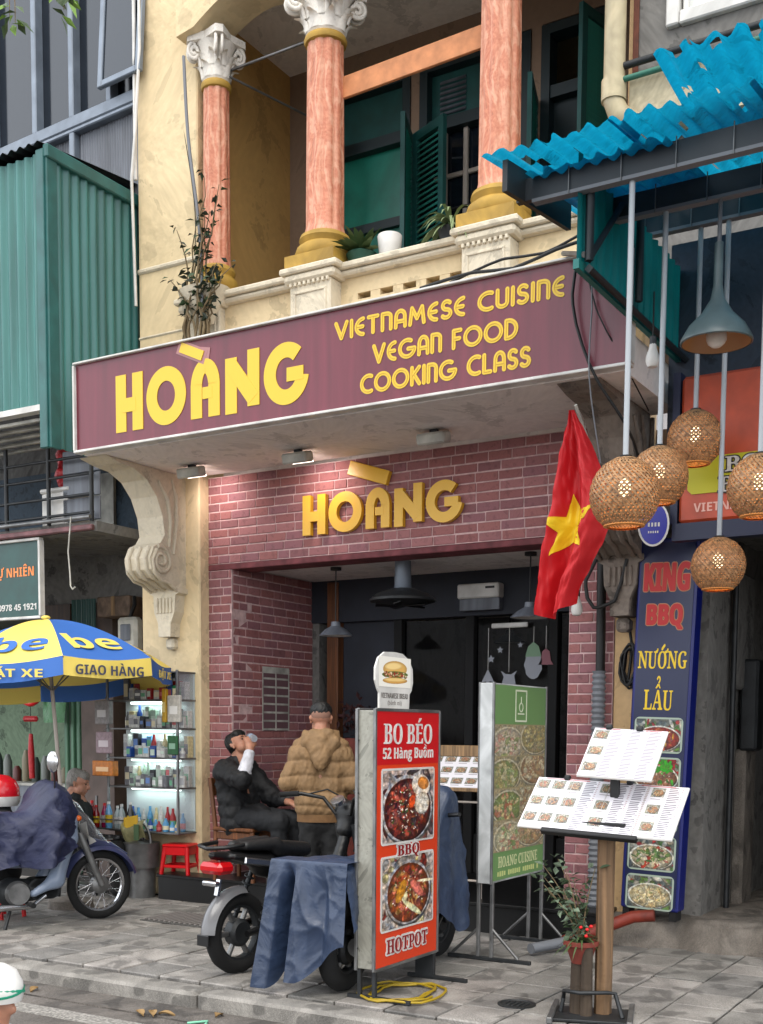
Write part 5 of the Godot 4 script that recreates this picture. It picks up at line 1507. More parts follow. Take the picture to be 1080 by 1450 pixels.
# ---------------------------------------------------------------- lamps
func lamps():
	var defs := [
		[Vector3(-2.25, 2.86, -6.33), 0.187, 4.52, "woven lamp, largest, next to the red flag", true],
		[Vector3(-2.245, 3.06, -6.90), 0.165, 4.57, "woven lamp hanging between the largest one and the orange sign", true],
		[Vector3(-2.25, 3.43, -7.62), 0.170, 4.74, "woven lamp hanging highest, against the orange sign", true],
		[Vector3(-2.07, 2.62, -7.60), 0.165, 4.74, "woven lamp hanging lowest, in front of the dark passage", true],
		[Vector3(-1.66, 2.94, -6.90), 0.175, 4.57, "woven lamp covering the end of the orange sign's lettering", true]]
	for q in defs:
		var p: Vector3 = q[0]; var r: float = q[1]
		var t := thing("woven_lamp", "round bamboo " + q[3], "lamp", p, 0.0, "woven bamboo lamps under the blue awning")
		var g := G.new(); g.cyl(Vector3(0, r * 1.08, 0), Vector3(0, q[2] - p.y, 0), 0.016); obj("rod", g, mat(Color(0.62, 0.64, 0.66), 0.4), t)
		g = G.new(); g.lathe([Vector2(0, r * 1.13), Vector2(0.035, r * 1.12), Vector2(0.03, r * 0.95)], 12); obj("holder", g, M.black, t)
		# open weave: slivers running both ways round the globe
		g = G.new()
		var g2 := G.new()
		var prof := func(v: float):
			var y := lerpf(-0.82, 0.95, v)
			var rr := sqrt(max(0.0, 1.0 - y * y)) * 1.02
			return Vector2(max(rr, 0.2) * r, y * 1.09 * r)
		for dirn in [-1.0, 1.0]:
			for s in 40:
				var pts := []
				for e in 11:
					var v := e / 10.0
					var pr: Vector2 = prof.call(v)
					var a: float = TAU * s / 40.0 + dirn * v * 2.0
					var rr: float = pr.x + 0.003 * dirn
					pts.append(Vector3(cos(a) * rr, pr.y, sin(a) * rr))
				ribbon(g if dirn < 0 else g2, pts, 0.0098)
		for e in 20:
			var pr: Vector2 = prof.call((e + 0.5) / 20.0)
			var pts := []
			for s in 25: pts.append(Vector3(cos(TAU * s / 24.0) * pr.x, pr.y, sin(TAU * s / 24.0) * pr.x))
			ribbon(g, pts, 0.0075)
		var sh := obj("lamp_shade", g, M.weave, t)
		obj("weave", g2, M.weave, sh)
		g = G.new(); g.lathe([Vector2(r * 0.50, -r * 0.95), Vector2(r * 0.61, -r * 0.92), Vector2(r * 0.59, -r * 0.86), Vector2(r * 0.50, -r * 0.89)], 24); obj("rim", g, mat(Color(0.84, 0.54, 0.26), 0.5), t)
		g = G.new(); g.ball(Vector3(0, r * 0.2, 0), Vector3(0.035, 0.05, 0.035)); obj("bulb", g, glow(Color(1.0, 0.86, 0.66), 1.5), t)
		var l := OmniLight3D.new(); l.name = "light"
		l.light_energy = 0.016; l.light_color = Color(1.0, 0.74, 0.48); l.light_size = 0.04; l.omni_range = 4; l.shadow_enabled = true; l.omni_attenuation = 2.0
		l.position = Vector3(0, r * 0.2, 0)
		t.add_child(l)
	# smoked grey cone lamp
	var t := thing("cone_lamp", "grey-green flared pendant lamp with white bulb", "lamp", Vector3(-1.93, 3.78, -6.9), 0.0)
	var g := G.new(); g.lathe([Vector2(0.024, 0.55), Vector2(0.026, 0.32), Vector2(0.04, 0.24), Vector2(0.09, 0.16), Vector2(0.16, 0.09), Vector2(0.20, 0.02), Vector2(0.203, 0.0), Vector2(0.195, -0.005)], 32); obj("lamp_shade", g, mat(Color(0.34, 0.40, 0.41), 0.35, "soft", 2.0), t)
	g = G.new(); g.lathe([Vector2(0.192, -0.003), Vector2(0.15, 0.06), Vector2(0.08, 0.12), Vector2(0.0, 0.14)], 32); obj("lining", g, mat(Color(0.62, 0.45, 0.30), 0.4), t)
	g = G.new(); g.ball(Vector3(0, 0.03, 0), Vector3(0.06, 0.06, 0.06)); obj("bulb", g, M.white, t)
	g = G.new(); g.cyl(Vector3(0, 0.54, 0), Vector3(0, 0.80, 0), 0.012); obj("rod", g, M.cable_grey, t)
	# plain white bulbs
	for q in [[Vector3(-2.42, 3.86, -7.25), "white light bulb hanging under the teal side sheet", 4.26], [Vector3(-3.28, 2.47, -8.25), "white light bulb hanging beside the brick pier and flag", 2.95]]:
		t = thing("light_bulb", q[1], "bulb", q[0])
		g = G.new(); g.lathe([Vector2(0, -0.06), Vector2(0.03, -0.05), Vector2(0.043, -0.02), Vector2(0.04, 0.015), Vector2(0.024, 0.06), Vector2(0.02, 0.09), Vector2(0, 0.09)], 18); obj("globe", g, M.white, t)
		g = G.new(); g.lathe([Vector2(0.021, 0.08), Vector2(0.021, 0.13), Vector2(0, 0.135)], 12); obj("cap", g, M.dark_steel, t)
		g = G.new(); g.cyl(Vector3(0, 0.13, 0), Vector3(0, q[2] - q[0].y, 0), 0.005, -1, 6); obj("cord", g, M.cable, t)

func ribbon(g: G, pts: Array, wd: float):
	# flat sliver lying on a globe round the origin
	g.group()
	var prev := []
	for i in pts.size():
		var p: Vector3 = pts[i]
		var d: Vector3 = (pts[min(i + 1, pts.size() - 1)] - pts[max(i - 1, 0)]).normalized()
		var s := d.cross(p.normalized()).normalized() * wd * 0.5
		if i > 0: g.quad(prev[0], prev[1], p + s, p - s)
		prev = [p - s, p + s]

# ---------------------------------------------------------------- signs standing on the pavement
func stand_boards():
	var g: G
	var face := Basis(Vector3(0, 0, -1), Vector3.UP, Vector3.RIGHT)
	# --- orange light box
	var t := thing("light_box_sign", "tall orange and red street sign box with two food pictures", "sign", Vector3(-3.51, 0, -6.05))
	g = w(t); g.bev(Vector3(-3.51, 0.925, -6.055), Vector3(0.115, 1.49, 0.75), 0.004); obj("case", g, mat(Color(0.62, 0.62, 0.59), 0.45, "stain", 1.4, "", 0, 0.2), t)
	g = w(t)
	for q in [[0.925, -5.674], [0.925, -6.436]]:
		for x in [-3.57, -3.45]: g.bev(Vector3(x, q[0], q[1]), Vector3(0.018, 1.51, 0.018), 0.002)
	for y in [0.175, 1.675]:
		for x in [-3.57, -3.45]: g.bev(Vector3(x, y, -6.055), Vector3(0.016, 0.018, 0.744), 0.002)
	obj("edging", g, M.steel, t)
	var k := 0
	for y in [0.3, 0.6, 0.9, 1.2, 1.5]:
		for x in [-3.56, -3.46]:
			g = w(t); g.ball(Vector3(x, y, -5.672), Vector3(0.006, 0.006, 0.004), 6); obj("rivet", g, M.dark_steel, t)
	for z in [-5.70, -6.41]:
		for x in [-3.56, -3.46]:
			g = w(t); g.bev(Vector3(x, 0.09, z), Vector3(0.025, 0.19, 0.025), 0.003); obj("leg", g, M.dark_steel, t)
		g = w(t); g.bev(Vector3(-3.43, 0.012, z), Vector3(0.42, 0.024, 0.028), 0.003); obj("foot", g, M.dark_steel, t)
	g = w(t); g.mm(Vector3(-3.575, 0.02, -6.395), Vector3(-3.45, 0.17, -6.385)); obj("brace_plate", g, M.dark_steel, t)
	var org := mat(Color(0.80, 0.22, 0.07), 0.4)
	var red := mat(Color(0.72, 0.03, 0.07), 0.4)
	g = w(t); g.mm(Vector3(-3.452, 0.185, -6.425), Vector3(-3.448, 1.36, -5.685)); obj("orange_panel", g, org, t)
	g = w(t); g.mm(Vector3(-3.452, 1.36, -6.425), Vector3(-3.447, 1.665, -5.685)); obj("red_panel", g, red, t)
	var X := Transform3D(face, Vector3(-3.446, 0, 0) - t.position)
	# u = metres right of the near edge
	var at := func(u: float, y: float, d := 0.0): return X * Transform3D(Basis(), Vector3(5.685 + u, y, d))
	word("BO BÉO", Vector2(0.575, 0.155), at.call(0.365, 1.555), "lettering", M.white, t, true)
	word("52 Hàng Buồm", Vector2(0.60, 0.105), at.call(0.37, 1.425), "lettering", M.white, t)
	var dk := Color(0.55, 0.42, 0.36)
	var pics := [dish(224, 224, 41, [Color(0.62, 0.55, 0.52), Color(0.40, 0.16, 0.14), Color(0.80, 0.76, 0.74), Color(0.28, 0.22, 0.24)], Color(0.72, 0.70, 0.70), Color(0.34, 0.11, 0.09), [Color(0.45, 0.13, 0.10), Color(0.58, 0.18, 0.12), Color(0.36, 0.10, 0.09), Color(0.60, 0.30, 0.18), Color(0.7, 0.2, 0.12), Color(0.22, 0.10, 0.08)], 190, Vector2(0.50, 0.48), Vector2(0.47, 0.55)),
		dish(224, 224, 42, [Color(0.66, 0.60, 0.56), Color(0.80, 0.74, 0.5), Color(0.5, 0.14, 0.1), Color(0.75, 0.72, 0.7)], Color(0.66, 0.64, 0.64), Color(0.52, 0.24, 0.10), [Color(0.70, 0.24, 0.16), Color(0.78, 0.35, 0.22), Color(0.62, 0.42, 0.14), Color(0.80, 0.55, 0.30), Color(0.50, 0.16, 0.10)], 90, Vector2(0.45, 0.46))]
	# egg, noodles and herbs of the first dish, slices of the second
	ell(pics[0], 165, 50, 42, 34, 0.3, Color(0.86, 0.80, 0.74), 0.3); ell(pics[0], 175, 44, 26, 20, 0.3, Color(0.80, 0.50, 0.22), 0.4)
	ell(pics[0], 170, 108, 34, 36, 0.0, Color(0.80, 0.74, 0.66), 0.5)
	for e in 40: ell(pics[0], 150 + (e * 37) % 42, 84 + (e * 23) % 50, 9, 2, e * 0.7, Color(0.90, 0.86, 0.80), 0.3)
	ell(pics[0], 125, 100, 14, 22, 0.3, Color(0.86, 0.30, 0.10), 0.4)
	ell(pics[1], 95, 130, 14, 16, 0.2, Color(0.90, 0.84, 0.66), 0.4); ell(pics[1], 150, 110, 40, 16, 0.8, Color(0.80, 0.42, 0.36), 0.5); ell(pics[1], 80, 110, 18, 40, 0.5, Color(0.78, 0.52, 0.14), 0.5); ell(pics[1], 130, 170, 50, 10, 0.6, Color(0.86, 0.84, 0.66), 0.4); ell(pics[1], 190, 90, 40, 5, 0.05, Color(0.90, 0.84, 0.70), 0.2)
	pics[0] = grain(pics[0], 7); pics[1] = grain(pics[1], 8)
	var yy := [1.115, 0.605]
	for i in 2:
		g = G.new(at.call(0.37, yy[i])); g.prism(round_rect(0.635, 0.445, 0.02), -0.001, 0.002); obj("picture_border", g, M.white, t)
		g = G.new(at.call(0.37, yy[i], 0.0035)); g.flat(); g.quad(Vector3(-0.303, -0.21, 0), Vector3(0.303, -0.21, 0), Vector3(0.303, 0.21, 0), Vector3(-0.303, 0.21, 0)); obj("picture", g, printed(pics[i], 0.35), t)
	for q in [["BBQ", 0.845, 0.26, 0.085], ["HOTPOT", 0.295, 0.49, 0.085]]:
		word(q[0], Vector2(q[2], q[3]), at.call(0.37, q[1] - 0.002, -0.001), "lettering_outline", M.white, t, true, 0.002, 0.012)
		word(q[0], Vector2(q[2], q[3]), at.call(0.37, q[1] - 0.002, 0.004), "lettering", mat(Color(0.52, 0.05, 0.07), 0.4), t, true, 0.002)
	# --- sandwich shaped topper standing on the box
	var s := thing("sandwich_topper", "small white topper with printed sandwich on the orange sign box", "sign", Vector3(-3.51, 1.685, -5.98))
	var im := Image.create(192, 160, false, Image.FORMAT_RGB8); im.fill(Color(0.90, 0.89, 0.85))
	ell(im, 96, 62, 72, 42, -0.06, Color(0.84, 0.66, 0.36), 0.35); ell(im, 86, 48, 50, 18, -0.12, Color(0.92, 0.80, 0.54), 0.2)
	ell(im, 96, 92, 78, 18, -0.05, Color(0.38, 0.44, 0.16), 0.4)
	var rng := RandomNumberGenerator.new(); rng.seed = 71
	for e in 70: ell(im, rng.randf_range(24, 168), rng.randf_range(82, 108), rng.randf_range(4, 11), rng.randf_range(2, 6), rng.randf() * 3, [Color(0.30, 0.42, 0.12), Color(0.52, 0.24, 0.16), Color(0.78, 0.52, 0.34), Color(0.86, 0.80, 0.66), Color(0.62, 0.18, 0.12)][e % 5], 0.5)
	ell(im, 96, 124, 74, 17, -0.04, Color(0.80, 0.60, 0.30), 0.4); ell(im, 96, 119, 66, 9, -0.04, Color(0.90, 0.76, 0.48), 0.2)
	var out := PackedVector2Array()
	for p in [[-0.15, 0.0], [0.15, 0.0], [0.155, 0.09], [0.175, 0.11], [0.19, 0.16], [0.185, 0.24], [0.15, 0.29], [0.08, 0.325], [0.0, 0.33], [-0.10, 0.325], [-0.16, 0.29], [-0.19, 0.23], [-0.19, 0.16], [-0.165, 0.11], [-0.15, 0.09]]: out.append(Vector2(p[0] * 1.15, p[1]))
	g = G.new(Transform3D(face, Vector3.ZERO)); g.prism(out, -0.006, 0.006); obj("panel", g, M.white, s)
	g = G.new(Transform3D(face, Vector3(0.008, 0.215, 0))); g.flat(); g.quad(Vector3(-0.185, -0.09, 0), Vector3(0.185, -0.09, 0), Vector3(0.185, 0.085, 0), Vector3(-0.185, 0.085, 0)); obj("picture", g, printed(im), s)
	word("VIETNAMESE BREAD", Vector2(0.31, 0.032), Transform3D(face, Vector3(0.0065, 0.075, 0)), "lettering", mat(Color(0.36, 0.34, 0.32), 0.6), s, false, 0.002)
	word("(bánh mì)", Vector2(0.16, 0.03), Transform3D(face, Vector3(0.0065, 0.032, 0)), "lettering", mat(Color(0.45, 0.43, 0.41), 0.6), s, false, 0.002, 0.0, 400)
	# --- green board on tall legs
	t = thing("green_sign_board", "faded green sign board of food photographs on thin steel legs", "sign", Vector3(-3.45, 0, -7.55))
	g = w(t); g.bev(Vector3(-3.455, 1.205, -7.55), Vector3(0.105, 1.35, 0.90), 0.004); obj("case", g, mat(Color(0.80, 0.81, 0.81), 0.45, "blotch", 1.4), t)
	for z in [-7.11, -7.99]:
		g = w(t)
		for x in [-3.50, -3.40]: g.bev(Vector3(x, 1.205, z), Vector3(0.016, 1.36, 0.02), 0.002)
		obj("edging", g, M.steel, t)
	for z in [-7.13, -7.97]:
		for x in [-3.50, -3.40]:
			g = w(t); g.bev(Vector3(x, 0.27, z), Vector3(0.024, 0.54, 0.024), 0.003); obj("leg", g, M.steel, t)
		g = w(t); g.bev(Vector3(-3.42, 0.014, z), Vector3(0.62, 0.026, 0.028), 0.003); obj("foot", g, M.dark_steel, t)
		for x in [-1, 1]:
			g = w(t); g.cyl(Vector3(-3.45 + 0.05 * x, 0.22, z), Vector3(-3.45 + 0.25 * x, 0.03, z), 0.011, -1, 6); obj("brace", g, M.steel, t)
	X = Transform3D(face, Vector3(-3.400, 0, 0) - t.position)
	var at2 := func(u: float, y: float, d := 0.0): return X * Transform3D(Basis(), Vector3(7.105 + u, y, d))
	var grn := mat(Color(0.40, 0.54, 0.33), 0.5)
	g = w(t); g.mm(Vector3(-3.404, 0.545, -7.985), Vector3(-3.399, 1.87, -7.12)); obj("green_panel", g, grn, t)
	im = Image.create(320, 320, false, Image.FORMAT_RGB8); im.fill(Color(0.50, 0.44, 0.30))
	var sets := [[Color(0.72, 0.45, 0.40), Color(0.80, 0.72, 0.62), Color(0.45, 0.50, 0.25)], [Color(0.45, 0.36, 0.22), Color(0.68, 0.60, 0.34), Color(0.35, 0.32, 0.18)], [Color(0.40, 0.48, 0.20), Color(0.60, 0.55, 0.30), Color(0.75, 0.70, 0.50)], [Color(0.70, 0.56, 0.36), Color(0.60, 0.40, 0.26), Color(0.80, 0.72, 0.56)], [Color(0.66, 0.28, 0.16), Color(0.40, 0.50, 0.20), Color(0.78, 0.66, 0.40)], [Color(0.62, 0.52, 0.36), Color(0.80, 0.74, 0.60), Color(0.55, 0.36, 0.22)], [Color(0.36, 0.50, 0.20), Color(0.80, 0.76, 0.60), Color(0.70, 0.40, 0.30)], [Color(0.55, 0.36, 0.24), Color(0.74, 0.55, 0.36), Color(0.48, 0.44, 0.26)]]
	for i in 8:
		paste(im, dish(110, 100, 80 + i, [Color(0.55, 0.48, 0.36), Color(0.44, 0.40, 0.26), Color(0.62, 0.55, 0.42)], Color(0.78, 0.73, 0.62), sets[i][1].darkened(0.2), sets[i], 70, Vector2(0.62, 0.56), Vector2(0.5 + 0.12 * sin(i * 2.3), 0.5 + 0.1 * cos(i * 3.1)), 1.7), Vector2i(2 + 160 * (i % 2), 2 + 80 * (i / 2)), Vector2i(157, 77))
	for yy2 in 320:
		for xx2 in 320: im.set_pixel(xx2, yy2, im.get_pixel(xx2, yy2).lerp(Color(0.74, 0.72, 0.62), 0.3))
	g = G.new(at2.call(0.443, 1.171, 0.003)); g.flat(); g.quad(Vector3(-0.425, -0.435, 0), Vector3(0.425, -0.435, 0), Vector3(0.425, 0.435, 0), Vector3(-0.425, 0.435, 0)); obj("picture", g, printed(im, 0.5), t)
	g = G.new(at2.call(0.445, 1.735, 0.0)); g.stroke([Vector2(-0.09, -0.11), Vector2(-0.09, 0.11), Vector2(-0.0899, 0.11)].slice(0, 2), 0.012, 0, 0.003, false, false); g.stroke([Vector2(0.09, -0.11), Vector2(0.09, 0.11)], 0.012, 0, 0.003, false, false); g.stroke([Vector2(-0.084, -0.105), Vector2(0.084, -0.105)], 0.012, 0, 0.0034, false, false); g.stroke([Vector2(-0.084, 0.105), Vector2(0.084, 0.105)], 0.012, 0, 0.0034, false, false)
	g.stroke(arc(0, -0.01, 0.03, 0.03, 0, 340, 14), 0.008, 0, 0.003, true); g.stroke([Vector2(0, 0.02), Vector2(0, 0.06)], 0.008, 0, 0.0036); g.stroke([Vector2(-0.05, -0.055), Vector2(0.05, -0.055)], 0.01, 0, 0.003)
	obj("emblem", g, mat(Color(0.80, 0.82, 0.72), 0.5), t)
	word("HOANG CUISINE", Vector2(0.66, 0.075), at2.call(0.44, 0.665), "lettering", mat(Color(0.80, 0.80, 0.62), 0.5), t, true, 0.003)
	g = G.new(at2.call(0.44, 0.585))
	for e in 20:
		if e % 7 != 4: g.box(Vector3(-0.33 + 0.035 * e, 0, 0.001), Vector3(0.022, 0.036 if e % 3 else 0.03, 0.003))
	obj("small_print", g, mat(Color(0.74, 0.76, 0.50), 0.5), t)
	# --- blue barbecue panel by the passage
	t = thing("blue_sign_panel", "tall navy sign panel with red and yellow words and dish photographs", "sign", Vector3(-2.68, 0.2, -8.30))
	var lean := Basis(Vector3(0, 0, 1), -0.030)
	X = Transform3D(lean, Vector3(0, 0.04, 0))
	g = G.new(X); g.bev(Vector3(0, 1.36, -0.04), Vector3(0.43, 2.66, 0.16), 0.01); obj("case", g, mat(Color(0.03, 0.08, 0.38), 0.4), t)
	g = G.new(X); g.mm(Vector3(-0.19, 0.06, 0.04), Vector3(0.195, 2.66, 0.045)); obj("face_panel", g, mat(Color(0.05, 0.095, 0.25), 0.35), t)
	g = G.new(X); g.mm(Vector3(-0.2, -0.04, -0.1), Vector3(-0.15, 0.03, 0.03)); g.mm(Vector3(0.15, -0.04, -0.1), Vector3(0.2, 0.03, 0.03)); obj("foot", g, M.black_matt, t)
	var at3 := func(u: float, y: float, d := 0.0): return X * Transform3D(Basis(), Vector3(u, y, 0.046 + d))
	var rd := mat(Color(0.68, 0.06, 0.07), 0.45); var gold := mat(Color(0.72, 0.50, 0.34), 0.4); var ylw := mat(Color(0.86, 0.72, 0.08), 0.45)
	for q in [["KING", 2.42, 0.32, 0.19], ["BBQ", 2.14, 0.255, 0.17]]:
		word(q[0], Vector2(q[2], q[3]), at3.call(0.0, q[1], -0.001), "lettering_outline", gold, t, false, 0.002, 0.012)
		word(q[0], Vector2(q[2], q[3]), at3.call(0.0, q[1], 0.003), "lettering", rd, t, false, 0.002, 0.006)
	word("NƯỚNG", Vector2(0.355, 0.175), at3.call(0.0, 1.86), "lettering", ylw, t, true)
	word("LẨU", Vector2(0.21, 0.245), at3.call(-0.015, 1.60), "lettering", ylw, t, true)
	var cols := [[Color(0.62, 0.16, 0.10), Color(0.72, 0.30, 0.14), Color(0.50, 0.20, 0.10), Color(0.85, 0.62, 0.16)], [Color(0.55, 0.36, 0.26), Color(0.66, 0.44, 0.32), Color(0.20, 0.55, 0.12)], [Color(0.70, 0.66, 0.58), Color(0.32, 0.30, 0.24), Color(0.66, 0.25, 0.15)], [Color(0.80, 0.74, 0.60), Color(0.66, 0.20, 0.12), Color(0.30, 0.42, 0.16)], [Color(0.86, 0.80, 0.62), Color(0.80, 0.70, 0.50), Color(0.74, 0.64, 0.44)]]
	for i in 5:
		var y := 1.30 - 0.285 * i
		g = G.new(at3.call(0.0, y)); g.prism(round_rect(0.355, 0.255, 0.035), -0.001, 0.002); obj("picture_border", g, mat(Color(0.62, 0.68, 0.62), 0.5), t)
		var di := dish(128, 92, 120 + i, [Color(0.34, 0.36, 0.34), Color(0.70, 0.68, 0.62), Color(0.62, 0.10, 0.10), Color(0.30, 0.46, 0.18)], Color(0.84, 0.84, 0.80), cols[i][0].darkened(0.1), cols[i], 60, Vector2(0.50, 0.40), Vector2(0.5, 0.6), 1.2)
		if i == 1:
			for e in 40: ell(di, 20 + (e * 41) % 90, 6 + (e * 17) % 30, 8, 4, e, Color(0.16 + 0.01 * (e % 9), 0.52 + 0.03 * (e % 5), 0.08), 0.5)
		g = G.new(at3.call(0.0, y, 0.0036)); g.flat(); g.quad(Vector3(-0.165, -0.115, 0), Vector3(0.165, -0.115, 0), Vector3(0.165, 0.115, 0), Vector3(-0.165, 0.115, 0)); obj("picture", g, printed(di, 0.4), t)

func round_rect(W: float, H: float, r: float) -> PackedVector2Array:
	var o := PackedVector2Array()
	for q in [[1, 1, 0], [-1, 1, 1], [-1, -1, 2], [1, -1, 3]]:
		for k in 6:
			var a: float = PI / 2 * (q[2] + k / 5.0)
			o.append(Vector2(q[0] * (W / 2 - r) + cos(a) * r, q[1] * (H / 2 - r) + sin(a) * r))
	return o

func menu_image(wd: int, ht: int, cols: int, rows: int, seed_: int, text_cols: Array) -> Image:
	# a menu page: dish thumbnails and grey lines of small print
	var im := Image.create(wd, ht, false, Image.FORMAT_RGB8); im.fill(Color(0.84, 0.83, 0.85))
	var r := RandomNumberGenerator.new(); r.seed = seed_
	var cw := wd / cols; var ch := ht / rows
	for c in cols:
		for y in rows:
			var o := Vector2i(c * cw, y * ch)
			if c in text_cols:
				for l in int(ch / 7):
					rr(im, Rect2i(o.x + 4, o.y + 4 + l * 7, int(cw * r.randf_range(0.45, 0.72)), 3), Color(0.36, 0.34, 0.38))
					rr(im, Rect2i(o.x + int(cw * 0.82), o.y + 4 + l * 7, int(cw * 0.12), 2), Color(0.55, 0.36, 0.38))
			else:
				var p := dish(40, 30, seed_ * 17 + c * 5 + y, [Color(0.55, 0.56, 0.50), Color(0.72, 0.70, 0.64)], Color(0.84, 0.83, 0.80), Color(0.6, 0.45, 0.34), [Color(0.66, 0.36, 0.28), Color(0.48, 0.50, 0.36), Color(0.76, 0.62, 0.46), Color(0.45, 0.42, 0.40)].slice((c + y) % 3, (c + y) % 3 + 2), 16, Vector2(0.42, 0.4), Vector2(0.5, 0.5), 1.6)
				paste(im, p, o + Vector2i(int(cw * 0.1), int(ch * 0.14)), Vector2i(int(cw * 0.8), int(ch * 0.56)))
				rr(im, Rect2i(o.x + int(cw * 0.16), o.y + int(ch * 0.8), int(cw * 0.6), 2), Color(0.40, 0.36, 0.38))
	rr(im, Rect2i(int(wd * 0.06), 2, int(wd * 0.3), 3), Color(0.70, 0.30, 0.32)); rr(im, Rect2i(int(wd * 0.7), 2, int(wd * 0.22), 3), Color(0.70, 0.30, 0.32))
	return im

func menu_board(t: Node3D, c: Vector3, wd: float, L: float, yaw: float, tilt: float, roll: float, im: Image, pages: int):
	var x := Transform3D(Basis(Vector3.UP, yaw) * Basis(Vector3(0, 0, 1), roll) * Basis(Vector3.RIGHT, -tilt), c - t.position)
	var g := G.new(x); g.bev(Vector3(0, 0, -0.012), Vector3(wd, L, 0.012), 0.003); obj("board", g, M.white, t)
	g = G.new(x); g.bev(Vector3(-0.02, -L / 2 - 0.006, -0.016), Vector3(wd * 0.62, 0.03, 0.034), 0.004); if pages > 2: obj("ledge", g, M.black, t)
	for k in pages:
		var w0 := wd / pages
		g = G.new(x); g.flat()
		var a := -wd / 2 + w0 * k + 0.002; var b := a + w0 - 0.004
		g.quad(Vector3(a, -L / 2 + 0.004, -0.004), Vector3(b, -L / 2 + 0.004, -0.003), Vector3(b, L / 2 - 0.004, -0.003), Vector3(a, L / 2 - 0.004, -0.004), Vector2(float(k) / pages, 1), Vector2(float(k + 1) / pages, 0))
		obj("page", g, _page(im, t), t)
	for s in [-0.3, 0.12]:
		g = G.new(x); g.bev(Vector3(wd * s, L / 2, 0.0), Vector3(0.035, 0.03, 0.03), 0.006); obj("clip", g, M.dark_steel, t)
var pages_made := {}
func _page(im: Image, t: Node) -> Material:
	var k := im.get_instance_id()
	if not pages_made.has(k):
		var m := printed(im, 0.28)
		m.clearcoat_enabled = true; m.clearcoat = 0.4; m.clearcoat_roughness = 0.1
		pages_made[k] = m
	return pages_made[k]

